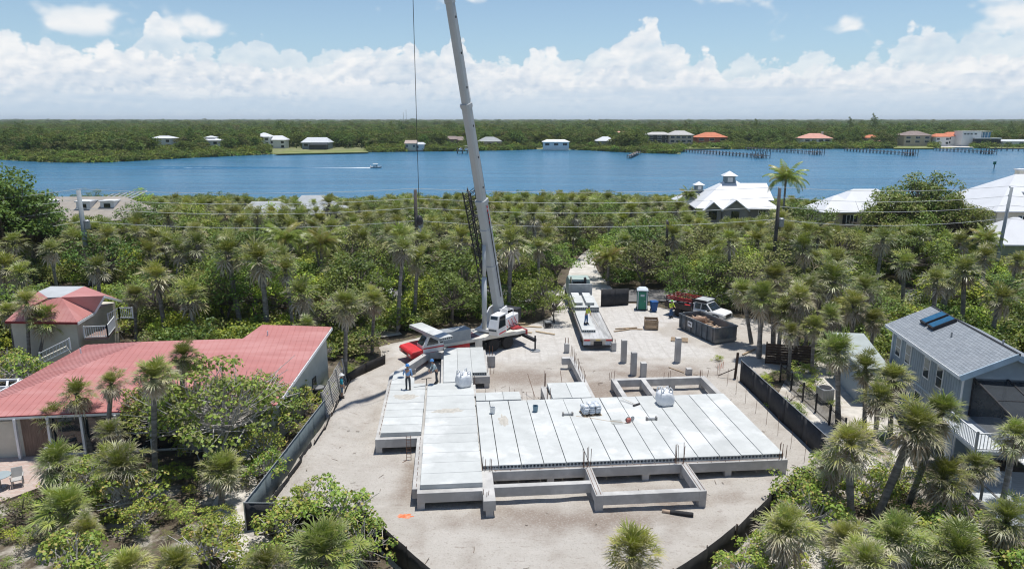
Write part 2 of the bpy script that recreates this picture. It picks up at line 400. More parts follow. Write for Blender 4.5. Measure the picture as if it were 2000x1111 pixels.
cc = k.mix(k.m('MULTIPLY', k.ss(n2, .5, .68), .75), cc, (.53, .495, .45))
cc = k.mix(k.m('MULTIPLY', k.ss(n3, .55, .66), .6), cc, (.27, .225, .185))
dv = k.n('ShaderNodeVectorMath', {0: pos, 1: (1, 3.2, 1)}, operation='MULTIPLY').outputs[0]
cc = k.mix(k.m('MULTIPLY', k.ss(k.noise(dv, 1.1, 7, .7), .58, .66), .5), cc, (.26, .21, .175))
tv = k.n('ShaderNodeVectorMath', {0: pos, 1: (.35, 2.6, 1)}, operation='MULTIPLY').outputs[0]
cc = k.mix(k.m('MULTIPLY', k.ss(k.noise(tv, .8, 6, .65), .54, .60), .28), cc, (.54, .50, .455))
dampa = k.n('ShaderNodeAttribute', attribute_name='damp').outputs['Fac']
cc = k.mix(k.m('MULTIPLY', dampa, k.ss(n3, .2, .55)), cc, (.29, .24, .20))
pada = k.n('ShaderNodeAttribute', attribute_name='pad').outputs['Fac']
padc = k.mix(k.ss(n2, .3, .7), (.49, .465, .43), (.60, .575, .535))
padc = k.mix(k.m('MULTIPLY', k.ss(n3, .56, .7), .5), padc, (.40, .375, .34))
tr = k.n('ShaderNodeVectorMath', {0: pos, 1: (2.4, .12, 1)}, operation='MULTIPLY').outputs[0]
padc = k.mix(k.m('MULTIPLY', k.ss(k.noise(tr, 1.0, 5, .6), .52, .63), .45), padc, (.43, .40, .36))
cc = k.mix(pada, cc, padc)
cc = k.mix(k.m('MULTIPLY', k.ss(n4, .62, .7), .35), cc, (.22, .19, .16))
ms.node_tree.links.new(cc, b.inputs['Base Color']); b.inputs['Roughness'].default_value = .95; b.inputs['Specular IOR Level'].default_value = .15
hh = k.m('ADD', k.m('MULTIPLY', n2, .6), k.m('MULTIPLY', n3, .5)); hh = k.m('ADD', hh, k.m('MULTIPLY', n4, .12))
bp = k.n('ShaderNodeBump', {'Height': hh, 'Strength': .95, 'Distance': .14}); ms.node_tree.links.new(bp.outputs[0], b.inputs['Normal'])
tag(put('sand_lot', lm, ms, smooth=True), kind='structure')
# ---- asphalt road, shell driveway, sandy yard, paver patio
def strip(name, pts, w, z, mat, kind='structure'):
    m = MB(); L = []; n = len(pts)
    for i, p in enumerate(pts):
        a = Vector(pts[max(i-1, 0)]); c_ = Vector(pts[min(i+1, n-1)]); d = (c_ - a).normalized(); nn = Vector((-d.y, d.x))
        ww = w[i] if isinstance(w, (list, tuple)) else w
        L.append((p[0]+nn.x*ww/2, p[1]+nn.y*ww/2, z)); L.append((p[0]-nn.x*ww/2, p[1]-nn.y*ww/2, z))
    m.v = L; m.f = [(2*i, 2*i+1, 2*i+3, 2*i+2) for i in range(n-1)]
    return tag(m.build(name, mat), kind=kind)
asph = M('asphalt', (.17, .165, .16), .9, .2, 1.2, .3, 60)
shell = M('crushed_shell', (.56, .535, .49), .95, .14, 1.1, .4, 30, col2=(.46, .43, .38))
sandy = M('yard_sand', (.55, .52, .47), .95, .16, 1.4, .5, 12, col2=(.40, .36, .30))
strip('road', [(-130, 78.5), (-60, 79), (0, 79), (60, 79.5), (130, 80)], 5.6, .012, asph)
strip('driveway', [(8.4, 74.5), (8.6, 80), (9.2, 86), (9.4, 92), (9.9, 97), (11.4, 103), (13.5, 110)], [8.4, 6.8, 4.8, 3.8, 3.0, 2.8, 2.6], .045, shell)
strip('verge_path', [(-26, 75.5), (-19, 72), (-14.5, 68), (-12, 63)], [6, 6, 5, 4], .02, sandy)
strip('yard_path', [(20.4, 37), (21.2, 42), (22.5, 47), (24.4, 52), (27, 57), (29, 62), (31, 70)], [4.6, 6.6, 7.6, 6.0, 4.5, 3.5, 3], .02, sandy)
strip('bare_sand', [(-9.5, 27.2), (-6.0, 25.4), (-1, 23.2), (6, 23.4), (11, 26.6), (14, 29), (17.3, 31.5)], [3, 3, 3, 3, 3.6, 3.6, 3.2], .01, sandy)
strip('bare_sand', [(-17, 40.5), (-15, 36), (-14, 31.5), (-11.5, 29)], [1.4, 1.8, 2.6, 2.6], .012, sandy)
mp = bpy.data.materials.new('clay_pavers'); mp.use_nodes = True; k = NT(mp.node_tree); b = mp.node_tree.nodes['Principled BSDF']
pos = k.n('ShaderNodeNewGeometry').outputs['Position']
br = k.n('ShaderNodeTexBrick', {'Vector': pos, 'Color1': (.43, .30, .25, 1), 'Color2': (.50, .44, .40, 1), 'Mortar': (.33, .29, .25, 1), 'Scale': 1.0, 'Mortar Size': .012, 'Brick Width': .30, 'Row Height': .15, 'Bias': 0.0})
cc = k.mix(k.ss(k.noise(pos, 2.0, 5, .6), .3, .7), br.outputs[0], k.mix(.5, br.outputs[0], (.52, .40, .35)))
mp.node_tree.links.new(cc, b.inputs['Base Color']); b.inputs['Roughness'].default_value = .9
bp = k.n('ShaderNodeBump', {'Height': br.outputs[1], 'Strength': .5, 'Distance': -.01}); mp.node_tree.links.new(bp.outputs[0], b.inputs['Normal'])
pm2 = MB(); pm2.prism([(-44, 33), (-27.3, 33.2), (-25.6, 35.6), (-25, 39.9), (-44, 39.2)], -.1, .035)
tag(pm2.build('patio', mp), kind='structure')
# lawns on the far bank
lawn = M('mown_grass', (.17, .20, .06), .95, .2, .15, 0, col2=(.26, .25, .12))
for pts in ([(535, 301), (720, 297.5), (715, 293), (560, 294)], [(1335, 291), (1415, 290), (1410, 286), (1340, 286)], [(1745, 290), (1825, 290), (1825, 285.5), (1748, 285.5)], [(1930, 289.5), (2060, 289), (2060, 285), (1940, 285)]):
    m = MB(); m.prism([G(x, y, .0)[:2] for x, y in pts], -.4, .06); tag(m.build('lawn', lawn), kind='structure')
bsand = M('beach_sand', (.62, .585, .52), .95, .1, .3)
m = MB(); m.prism([G(x, y)[:2] for x, y in [(1833, 287.5), (1900, 288.5), (1905, 285), (1862, 283.5), (1835, 284.5)]], -.4, .09); tag(m.build('beach', bsand), kind='structure')
# ================================================================== FOLIAGE TEMPLATES
def leaf_material(name, trans=.32, rough=.5, rand=.22, hue=.03, spec=.3):
    m = bpy.data.materials.new(name); m.use_nodes = True; k = NT(m.node_tree); nt = m.node_tree
    b = nt.nodes['Principled BSDF']; out = nt.nodes['Material Output']
    at = k.n('ShaderNodeAttribute', attribute_name='Col').outputs['Color']
    ri = k.n('ShaderNodeObjectInfo').outputs['Random']
    f = k.m('MULTIPLY_ADD', k.m('SUBTRACT', ri, .5), 2 * rand, 1.0)
    h = k.m('MULTIPLY_ADD', k.m('SUBTRACT', k.m('FRACT', k.m('MULTIPLY', ri, 7.31)), .5), 2 * hue, .5)
    hs = k.n('ShaderNodeHueSaturation', {'Hue': h, 'Saturation': 1.0, 'Value': f, 'Color': at}).outputs[0]
    nt.links.new(hs, b.inputs['Base Color']); b.inputs['Roughness'].default_value = rough; b.inputs['Specular IOR Level'].default_value = spec
    tl = k.n('ShaderNodeBsdfTranslucent', {'Color': k.mix(.35, hs, (.30, .34, .05))})
    mx = k.n('ShaderNodeMixShader', {0: trans, 1: b.outputs[0], 2: tl.outputs[0]})
    nt.links.new(mx.outputs[0], out.inputs['Surface']); return m
PALM_LEAF = leaf_material('palm_leaf', .26, .40, .30, .022, .4)
DEAD_LEAF = leaf_material('dead_leaf', .15, .8, .2, .01, .1)
LEAF = leaf_material('broad_leaf', .26, .5, .16, .02)
NEEDLE = leaf_material('fine_leaf', .25, .6, .12, .012)
FARLEAF = leaf_material('far_leaf', .2, .8, .28, .03, .1)
BARK = M('palm_bark', (.20, .18, .16), .95, .3, 3.0, .8, 18, col2=(.30, .28, .26), orand=.2, stretch=(1, 1, 4))
TWIG = M('grey_twig', (.46, .43, .40), .95, .25, 5, .3, 30)
WOODB = M('tree_bark', (.17, .145, .12), .95, .3, 3, .5, 20)
class FB:                                              # foliage builder: quads/tris with per-vertex colour
    def __init__(s): s.v = []; s.q = []; s.t = []; s.c = []; s.n = 0
    def add(s, v, q=None, t=None, c=None):
        v = np.asarray(v, float); m = len(v)
        if q is not None and len(q): s.q.append(np.asarray(q) + s.n)
        if t is not None and len(t): s.t.append(np.asarray(t) + s.n)
        s.v.append(v); c = np.asarray(c, float)
        s.c.append(np.broadcast_to(c, (m, 3)) if c.ndim == 1 else c); s.n += m
    def mesh(s, name, mat):
        v = np.concatenate(s.v); c = np.concatenate(s.c)
        q = np.concatenate(s.q) if s.q else np.zeros((0, 4), int); t = np.concatenate(s.t) if s.t else np.zeros((0, 3), int)
        me = bpy.data.meshes.new(name); me.vertices.add(len(v)); me.vertices.foreach_set('co', v.astype(np.float32).ravel())
        me.loops.add(len(q)*4 + len(t)*3); me.polygons.add(len(q) + len(t))
        me.loops.foreach_set('vertex_index', np.concatenate([q.ravel(), t.ravel()]).astype(np.int32))
        ls = np.concatenate([np.arange(len(q))*4, len(q)*4 + np.arange(len(t))*3]).astype(np.int32)
        me.polygons.foreach_set('loop_start', ls)
        me.update(calc_edges=True); me.validate()
        a = me.color_attributes.new('Col', 'FLOAT_COLOR', 'POINT')
        a.data.foreach_set('color', np.concatenate([np.clip(c, 0, 1), np.ones((len(c), 1))], 1).astype(np.float32).ravel())
        me.materials.append(mat); return me
GREEN = np.array((.215, .262, .046)); YG = np.array((.42, .41, .09)); GREYG = np.array((.29, .30, .13)); TIP = np.array((.66, .58, .46)); DEAD = np.array((.36, .275, .185)); BLEACH = np.array((.50, .45, .385))
def fan_leaf(fb, rg, azm, elv, Lp, Rf, nseg, fine, tipc, base, droop, bend=.45, width=1.0):
    """one costapalmate leaf: petiole, then a folded fan of narrow drooping segments"""
    ca, sa = math.cos(azm), math.sin(azm)
    e2 = elv - bend
    d = np.array((math.cos(e2), 0, math.sin(e2))); n = np.array((-math.sin(e2), 0, math.cos(e2))); yv = np.array((0, 1., 0))
    pm = Lp * .55 * np.array((math.cos(elv + .08), 0, math.sin(elv + .08))); hub = Lp * np.array((math.cos(elv), 0, math.sin(elv)))
    rot = np.array(((ca, -sa, 0), (sa, ca, 0), (0, 0, 1)))
    w = .022
    pv = np.array([(0, -w, 0), (0, w, 0), pm + (0, w, 0), pm - (0, w, 0), hub + (0, w*.7, 0), hub - (0, w*.7, 0)])
    fb.add(pv @ rot.T, q=[(0, 1, 2, 3), (3, 2, 4, 5)], c=np.array((.20, .22, .08)) if base is not DEAD else DEAD)
    A = R(118)
    an = np.linspace(-A, A, nseg) + rg.normal(0, .03, nseg)
    ln = Rf * (1 - .32 * (np.abs(an) / A) ** 1.6) * rg.uniform(.88, 1.06, nseg)
    srow = (.06, .42, .72, 1.0) if fine else (.06, .55, 1.0)
    hw = (.012, 1.0, .62, 0) if fine else (.03, 1.0, 0)
    half = (2 * A / nseg) * .5 * 1.12 * width
    D_ = np.cos(an)[:, None] * d + np.sin(an)[:, None] * yv; T_ = -np.sin(an)[:, None] * d + np.cos(an)[:, None] * yv
    dr = droop * rg.uniform(.6, 1.35, nseg); fold = np.abs(np.sin(an)) * .55 + rg.normal(0, .10, nseg)
    vs = []; cs = []
    sway = rg.normal(0, .13, nseg)
    for s_, h_ in zip(srow, hw):
        P = hub + D_ * (ln * s_)[:, None] + n * (fold * ln * s_ * (1 - .45 * s_))[:, None] + T_ * (sway * ln * s_ * s_)[:, None]
        P = P - np.array((0, 0, 1.)) * (dr * ln * s_ ** 2.4)[:, None]
        wd = (ln * .42 * half) * h_
        tmix = np.clip((s_ - tipc[0]) / tipc[1], 0, 1) * tipc[2]
        cl = base * (1 - tmix) + TIP * tmix
        cl = cl * rg.uniform(.86, 1.14, (nseg, 1))
        if h_ > 0:
            vs += [P - T_ * wd[:, None], P + T_ * wd[:, None]]; cs += [cl, cl]
        else: vs.append(P); cs.append(cl)
    V = np.stack(vs, 1).reshape(-1, 3); Cc = np.stack(cs, 1).reshape(-1, 3); m = len(vs); o = np.arange(nseg) * m
    if fine: q = np.concatenate([np.stack([o, o+1, o+3, o+2], 1), np.stack([o+2, o+3, o+5, o+4], 1)]); t = np.stack([o+4, o+5, o+6], 1)
    else: q = np.stack([o, o+1, o+3, o+2], 1); t = np.stack([o+2, o+3, o+4], 1)
    fb.add(V @ rot.T, q=q, t=t, c=Cc)
def palm_crown(name, seed, nleaf, nseg, fine, shaggy):
    rg = np.random.default_rng(seed); fb = FB(); fd = FB(); ph = rg.uniform(0, 6.28)
    for i in range(nleaf):
        u = (i + .5) / nleaf
        elv = R(86 - 104 * u ** 1.0) + rg.normal(0, .14); azm = ph + i * 2.39996 + rg.normal(0, .15)
        Lp = rg.uniform(.50, 1.05) * (1.0 - .45 * (u < .12)) * (1 + .22 * math.sin(azm + ph * 3) + .12 * math.sin(2 * azm + ph * 5)); Rf = rg.uniform(.50, .80) * (1 - .2 * (u < .1))
        if u > .35 and rg.random() < .16: continue
        base = GREEN * (1 - u * .25) + GREYG * u * .35 + rg.normal(0, .010, 3)
        if rg.random() < .30: base = base * .55 + YG * .45
        if u > .55 and rg.random() < .25 + .5 * shaggy * u: base = base * .55 + BLEACH * .45
        if u > .85 and rg.random() < .4: base = base * .4 + DEAD * .6
        tl = (.66, .30, (.35 + .65 * shaggy) * min(1, .45 + u)) if rg.random() < .85 else (.35, .4, .9 * shaggy + .2)
        fan_leaf(fb, rg, azm, elv, Lp, Rf, nseg, fine, tl, np.clip(base, .02, 1), .06 + .20 * u + .14 * shaggy * u, bend=rg.uniform(.05, .35), width=.66 if shaggy > .5 else .8)
    nd = int(nleaf * (.22 + .12 * shaggy))
    for i in range(nd):
        fan_leaf(fd, rg, rg.uniform(0, 6.28), R(rg.uniform(-72, -38)), rg.uniform(.4, .75), rg.uniform(.6, .85), max(7, nseg // 2), fine, (.4, .4, .6), DEAD if rg.random() < .5 else BLEACH, .5, bend=.5, width=.55)
    return fb.mesh(name, PALM_LEAF), fd.mesh('dead_fronds', DEAD_LEAF)
CROWN_HI = [palm_crown('crown', 100 + i, 86, 18, True, (.9, .45, .75, .25, 1.0)[i]) for i in range(5)]
CROWN_MD = [palm_crown('crown', 200 + i, 58, 11, False, (.2, .35, .1, .2, .45, .1)[i]) for i in range(6)]
def trunk_mesh(seed, bow, n=8):
    rg = random.Random(seed); m = MB(); pts = []; rs = []
    for i in range(10):
        t = i / 9; pts.append((bow * (t * t - t) + bow * .0, 0, t)); rs.append((.205 - .035 * min(1, t * 3)) * (1 + .05 * rg.uniform(-1, 1)) + (.05 if t > .93 else 0))
    m.tube(pts, rs, n); me = m.mesh('trunk'); me.materials.append(BARK); me.shade_smooth(); return me
TRUNKS = [trunk_mesh(1, 0.0), trunk_mesh(2, .35), trunk_mesh(3, .7)]
def palm(base, top, rad, crown, label, group=None, tr=0, name='fan_palm', roll=None):
    """palm with trunk foot at base and crown heart at top; rad = crown radius"""
    base = Vector(base); top = Vector(top)
    t = thing(name, label, 'palm tree', base, 0, group)
    d = top - base; L = d.length
    o = put('trunk', TRUNKS[tr], None, t); o.rotation_mode = 'QUATERNION'
    o.rotation_quaternion = d.to_track_quat('Z', 'Y') @ Quaternion((0, 0, 1), roll if roll is not None else rnd.uniform(0, 6.28)); th = max(.75, rad / 1.7); o.scale = (th, th, L)
    q = Vector((0, 0, 1)).rotation_difference(d.normalized()).slerp(Quaternion(), .5)
    for nm, me in (('crown', crown[0]), ('dead_fronds', crown[1])):
        c_ = put(nm, me, None, t, d); c_.rotation_mode = 'QUATERNION'
        c_.rotation_quaternion = q @ Quaternion((0, 0, 1), rnd.uniform(0, 6.28)); s_ = rad / 1.55; c_.scale = (s_, s_, s_ * rnd.uniform(.9, 1.08))
    return t
# ---- feather palm (coconut)
def feather_palm(seed, nfr=26, L=3.2, nl=26):
    rg = np.random.default_rng(seed); fb = FB()
    for i in range(nfr):
        u = i / nfr; azm = i * 2.4 + rg.normal(0, .2); e0 = R(78 - 70 * u) + rg.normal(0, .08); curl = .9 + .7 * u
        ca, sa = math.cos(azm), math.sin(azm); rot = np.array(((ca, -sa, 0), (sa, ca, 0), (0, 0, 1)))
        p = np.zeros(3); pts = [p.copy()]; dirs = []
        for s_ in np.linspace(0, 1, nl):
            e = e0 - curl * s_ ** 1.3 * 1.25; dd = np.array((math.cos(e), 0, math.sin(e))); dirs.append(dd); p = p + dd * L / nl; pts.append(p.copy())
        col = GREEN * rg.uniform(.8, 1.1) + np.array((.03, .02, 0)) * rg.random() if rg.random() > .2 else np.array((.30, .25, .08))
        pa = np.array(pts); w = np.linspace(.035, .008, len(pa))[:, None] * np.array((0, 1, 0))
        V = np.stack([pa - w, pa + w], 1).reshape(-1, 3); o = np.arange(len(pa)-1)*2
        fb.add(V @ rot.T, q=np.stack([o, o+1, o+3, o+2], 1), c=np.array((.30, .27, .10)))
        for j in range(3, nl):
            s_ = j / nl; ll = .62 * math.sin(math.pi * (.18 + .8 * s_)) + .12
            for sg in (-1, 1):
                a = dirs[j] * .55 + np.array((0, sg * .8, 0)) ; a[2] -= .28 + .25 * rg.random(); a /= np.linalg.norm(a)
                b0 = pts[j]; mid = b0 + a * ll * .55; tip = b0 + a * ll; tip[2] -= .12
                fb.add(np.array([b0 - dirs[j]*.018, b0 + dirs[j]*.018, mid + dirs[j]*.055, mid - dirs[j]*.055, tip]) @ rot.T, q=[(0, 1, 2, 3)], t=[(3, 2, 4)], c=col * rg.uniform(.85, 1.15))
    return fb.mesh('crown', PALM_LEAF)
COCO = [feather_palm(5), feather_palm(6)]
LEAFGAIN = np.array((1.86, 1.92, 1.25))
# ---- broadleaf clouds
def leaf_cards(fb, rg, cen, nrm, size, pal, fold=.25, elong=.7, colf=None):
    n = len(cen)
    a = rg.normal(size=(n, 3)); t = np.cross(nrm, a); t /= np.linalg.norm(t, axis=1, keepdims=True) + 1e-9; b = np.cross(nrm, t)
    L = size * rg.uniform(.7, 1.3, (n, 1)) * .5; Wd = L * elong
    V = np.stack([cen - t*L, cen - b*Wd + nrm*L*fold, cen + t*L, cen + b*Wd + nrm*L*fold], 1).reshape(-1, 3)
    o = np.arange(n)*4; q = np.stack([o, o+1, o+2, o+3], 1)
    ci = rg.integers(0, len(pal), n); C = np.asarray(pal)[ci] * rg.uniform(.78, 1.22, (n, 1)) * LEAFGAIN
    if colf is not None: C = C * colf[:, None]
    fb.add(V, q=q, c=np.repeat(C, 4, 0))
def clump_leaves(fb, rg, centers, radii, nper, size, pal, up=.55, flat=.8, **kw):
    for c_, r_ in zip(centers, radii):
        n = max(6, int(nper * (r_ ** 2)))
        d = rg.normal(size=(n, 3)); d /= np.linalg.norm(d, axis=1, keepdims=True); d[:, 2] = np.where(d[:, 2] < -.35, -d[:, 2], d[:, 2])
        p = np.asarray(c_) + d * r_ * (rg.uniform(.35, 1.0, (n, 1)) ** .6) * np.array((1, 1, flat))
        nn = d * (1 - up) + np.array((0, 0, up)) + rg.normal(0, .35, (n, 3)); nn /= np.linalg.norm(nn, axis=1, keepdims=True)
        leaf_cards(fb, rg, p, nn, size, pal, **kw)
def crown_pts(rg, n, w, h, z0, shape=1.0):
    out = []; lob = rg.uniform(0, 6.28, 3)
    for i in range(n):
        d = rg.normal(size=3); d /= np.linalg.norm(d); d[2] = abs(d[2]) * 1.0 - .25
        r = rg.uniform(.45, 1.0) ** .5; az_ = math.atan2(d[1], d[0]); r *= 1 + .20 * math.sin(2 * az_ + lob[0]) + .16 * math.sin(5 * az_ + lob[1]) + .14 * math.sin(6 * d[2] + 3 * az_ + lob[2])
        out.append((d[0]*w*r, d[1]*w*r, z0 + max(-.25, d[2])*h*r*shape))
    return out
def tree_template(seed, w, h, z0, nclump, cr, nper, size, pal, mat=LEAF, trunk_r=.16, bare=0, flat=.75, elong=.7, up=.5, stems=1, bark=WOODB):
    rg = np.random.default_rng(seed); fb = FB(); cs = crown_pts(rg, nclump, w, h, z0)
    rr = rg.uniform(.7, 1.2, nclump) * cr
    clump_leaves(fb, rg, cs, rr, nper, size, pal, flat=flat, elong=elong, up=up)
    m = MB()
    forks = [(rg.normal(0, w*.18), rg.normal(0, w*.18), z0*.62 + h*.05) for _ in range(max(2, stems + 1))]
    for i, f_ in enumerate(forks):
        b0 = (rg.normal(0, .12*stems), rg.normal(0, .12*stems), 0)
        m.tube([b0, ((b0[0]+f_[0])/2+rg.normal(0, .1), (b0[1]+f_[1])/2, f_[2]*.5), f_], [trunk_r, trunk_r*.8, trunk_r*.6], 6)
    for i, c_ in enumerate(cs):
        f_ = forks[i % len(forks)]; mid = ((f_[0]+c_[0])/2 + rg.normal(0, .15), (f_[1]+c_[1])/2 + rg.normal(0, .15), (f_[2]+c_[2])/2 - .1)
        m.tube([f_, mid, c_], [trunk_r*.45, trunk_r*.28, .02], 5)
    for i in range(bare):
        d = rg.normal(size=3); d[2] = abs(d[2]) + .3; d /= np.linalg.norm(d); f_ = forks[i % len(forks)]
        p1 = np.array(f_) + d*w*.5; p2 = p1 + (d + rg.normal(0, .4, 3))*w*.35; p3 = p1 + (d + rg.normal(0, .5, 3))*w*.3
        m.tube([f_, p1, p2], [.05, .035, .012], 4); m.tube([p1, p3], [.03, .01], 4)
    tm = m.mesh('trunk'); tm.materials.append(bark)
    return fb.mesh('crown', mat), tm
P_MID = [(.085, .125, .035), (.11, .15, .04), (.07, .105, .03), (.14, .17, .05)]
P_YEL = [(.20, .24, .045), (.17, .22, .04), (.14, .19, .035), (.25, .26, .06)]
P_DRK = [(.045, .075, .025), (.06, .095, .03), (.08, .115, .035)]
P_OLV = [(.11, .125, .05), (.14, .15, .07), (.085, .105, .04), (.17, .16, .09)]
P_GRY = [(.115, .15, .085), (.09, .125, .07), (.14, .17, .105)]
P_GRAPE = [(.16, .205, .055), (.13, .175, .045), (.20, .235, .07), (.10, .145, .04), (.22, .22, .07), (.17, .21, .055), (.27, .21, .10)]
TREES = {
 'mid': [tree_template(300+i, 3.0, 3.0, 3.4, 46, .85, 70, .22, P_MID) for i in range(3)],
 'yellow': [tree_template(310+i, 2.6, 2.8, 2.8, 40, .8, 66, .23, P_YEL) for i in range(2)],
 'dark': [tree_template(320+i, 3.2, 3.2, 3.4, 48, .9, 70, .23, P_DRK) for i in range(2)],
 'olive': [tree_template(330+i, 3.2, 3.0, 3.4, 48, .85, 76, .19, P_OLV, bare=16) for i in range(2)],
 'grey': [tree_template(340+i, 2.7, 3.2, 2.9, 40, .8, 70, .20, P_GRY, mat=NEEDLE, elong=.28, up=.15) for i in range(2)],
}
GRAPE = [tree_template(350+i, 1.7, 1.5, 1.3, 34, .5, 150, .165, P_GRAPE, elong=.95, bare=16, stems=4, trunk_r=.05, bark=TWIG, up=.42) for i in range(3)]
BIGTREE = [tree_template(365+i, 4.6, 4.6, 5.2, 130, 1.0, 70, .26, P_OLV + P_MID[:2], bare=24, trunk_r=.3) for i in range(2)]
BIGDARK = tree_template(368, 4.6, 4.6, 5.0, 150, 1.0, 70, .26, P_DRK, trunk_r=.3)
GRAPE_BIG = tree_template(361, 3.5, 3.0, 3.2, 90, .68, 110, .19, P_GRAPE[:4] + P_OLV, elong=.9, bare=90, stems=4, trunk_r=.11, bark=TWIG, up=.4)
BUSH = [tree_template(370, 1.2, 1.0, .7, 18, .52, 120, .16, P_MID, stems=3, trunk_r=.04), tree_template(371, 1.3, 1.0, .7, 18, .52, 120, .15, P_OLV, stems=3, trunk_r=.04, bare=8),
        tree_template(372, 1.2, 1.0, .7, 18, .52, 110, .17, P_YEL, stems=3, trunk_r=.04), tree_template(373, 1.3, 1.2, .8, 18, .52, 110, .16, P_DRK, stems=3, trunk_r=.04)]
def tree(kind_mesh, loc, s, label, cat='tree', group=None, name='tree', sz=None):
    t = thing(name, label, cat, loc, rnd.uniform(0, 6.28), group)
    t.scale = (s, s, sz or s * rnd.uniform(.88, 1.12))
    put('crown', kind_mesh[0], None, t); put('trunk', kind_mesh[1], None, t)
    return t
# ---- one scatter object through geometry nodes (for masses nobody could count)
def scatter(name, meshes, pts, scl, rot, idx, label, cat):
    coll = bpy.data.collections.new(name + '_pieces')
    for i, me in enumerate(meshes):
        coll.objects.link(bpy.data.objects.new('%s_piece_%02d' % (name, i), me))
    me = bpy.data.meshes.new(name); me.from_pydata([tuple(p) for p in pts], [], [])
    for nm, ty, arr in (('scl', 'FLOAT_VECTOR', scl), ('rot', 'FLOAT', rot), ('pick', 'INT', idx)):
        a = me.attributes.new(nm, ty, 'POINT')
        a.data.foreach_set('vector' if ty == 'FLOAT_VECTOR' else 'value', np.asarray(arr, dtype=np.int32 if ty == 'INT' else np.float32).ravel())
    o = bpy.data.objects.new(name, me); COL.objects.link(o); tag(o, label, cat, kind='stuff')
    ng = bpy.data.node_groups.new(name + '_nodes', 'GeometryNodeTree')
    ng.interface.new_socket('Geometry', in_out='INPUT', socket_type='NodeSocketGeometry'); ng.interface.new_socket('Geometry', in_out='OUTPUT', socket_type='NodeSocketGeometry')
    N = ng.nodes; gi = N.new('NodeGroupInput'); go = N.new('NodeGroupOutput')
    ci = N.new('GeometryNodeCollectionInfo'); ci.inputs['Collection'].default_value = coll; ci.inputs['Separate Children'].default_value = True; ci.inputs['Reset Children'].default_value = True
    ip = N.new('GeometryNodeInstanceOnPoints'); ip.inputs['Pick Instance'].default_value = True
    def na(nm, ty):
        q = N.new('GeometryNodeInputNamedAttribute'); q.data_type = ty; q.inputs['Name'].default_value = nm
        return [x for x in q.outputs if x.enabled and x.name == 'Attribute'][0]
    cx = N.new('ShaderNodeCombineXYZ'); ng.links.new(na('rot', 'FLOAT'), cx.inputs['Z'])
    ng.links.new(gi.outputs[0], ip.inputs['Points']); ng.links.new(ci.outputs[0], ip.inputs['Instance']); ng.links.new(na('pick', 'INT'), ip.inputs['Instance Index'])
    ng.links.new(cx.outputs[0], ip.inputs['Rotation']); ng.links.new(na('scl', 'FLOAT_VECTOR'), ip.inputs['Scale'])
    ng.links.new(ip.outputs[0], go.inputs[0])
    md = o.modifiers.new('scatter', 'NODES'); md.node_group = ng
    return o
# ================================================================== BUILDING SITE
BO = Vector((-1.57, 35.44, 0)); BA = R(5.0)
_u = Vector((math.cos(BA), math.sin(BA), 0)); _v = Vector((-math.sin(BA), math.cos(BA), 0))
def B2W(u, v, z=0.0): p = BO + _u * u + _v * v; return Vector((p.x, p.y, z))
CONC = M('cast_concrete', (.48, .47, .45), .9, .16, 1.1, .25, 40, col2=(.38, .37, .355))
PLANKC = M('plank_concrete', (.50, .515, .50), .85, .07, .9, .12, 60, col2=(.62, .63, .615), orand=.075, c2lo=.52, c2hi=.66)
RUST = M('rusty_rebar', (.20, .105, .065), .9, .25, 8)
STEELG = M('grey_steel', (.34, .35, .36), .5, .12, 3, metal=.6)
ORD = ['first', 'second', 'third', 'fourth', 'fifth', 'sixth', 'seventh', 'eighth', 'ninth', 'tenth', 'eleventh', 'twelfth', 'thirteenth', 'fourteenth']
_plank_cache = {}
def plank_mesh(w, L, t=.255, nc=6):
    key = (round(w, 2), round(L, 2), round(t, 2))
    if key in _plank_cache: return _plank_cache[key]
    m = MB(); cw = w / nc; r = min(cw * .41, t * .37); rim = .012
    for side, y in ((0, 0.0), (1, L)):
        for i in range(nc):
            x0 = i*cw; xm = x0+cw/2
            rect = [(x0+cw, t/2), (x0+cw, t), (xm, t), (x0, t), (x0, t/2), (x0, 0), (xm, 0), (x0+cw, 0)]
            oct_ = [(xm+r*math.cos(k*math.pi/4), t/2+r*math.sin(k*math.pi/4)) for k in range(8)]
            inn = y + (.45 if side == 0 else -.45)
            V = [(a, y, b_) for a, b_ in rect] + [(a, y, b_) for a, b_ in oct_] + [(a, inn, b_) for a, b_ in oct_]
            F = []
            for k in range(8):
                k2 = (k+1) % 8
                f1 = (k, k2, 8+k2, 8+k); f2 = (8+k, 8+k2, 16+k2, 16+k)
                F += [f1[::-1], f2[::-1]] if side == 0 else [f1, f2]
            F.append(tuple(range(16, 24)))
            m.add(V, F)
    m.add([(0,0,0),(w,0,0),(w,L,0),(0,L,0),(0,0,t),(w,0,t),(w,L,t),(0,L,t)], [(0,3,2,1),(4,5,6,7),(1,2,6,5),(3,0,4,7)])
    me = m.mesh('hollow_core_plank'); me.materials.append(PLANKC); _plank_cache[key] = me; return me
def lay_plank(u, v, w, L, z, label, group, along='v', t=.255):
    me = plank_mesh(w, L, t)
    if along == 'v': p = B2W(u, v, z); rz = BA
    else: p = B2W(u, v + w, z); rz = BA - R(90)
    o = put('hollow_core_plank', me, None, None, p, rz + R(rnd.uniform(-.08, .08)))
    return tag(o, label, 'concrete plank', group)
ZB = .95
us = [0.0]; us += [.90 + 1.236 * i for i in range(14)]
for i in range(14):
    w = us[i+1] - us[i] - .045
    lay_plank(us[i], .24 + rnd.uniform(-.02, .02), w, 9.08, ZB + rnd.uniform(0, .008), 'long concrete floor plank, %s from the left in the wide front row' % ORD[i], 'planks of the wide front floor')
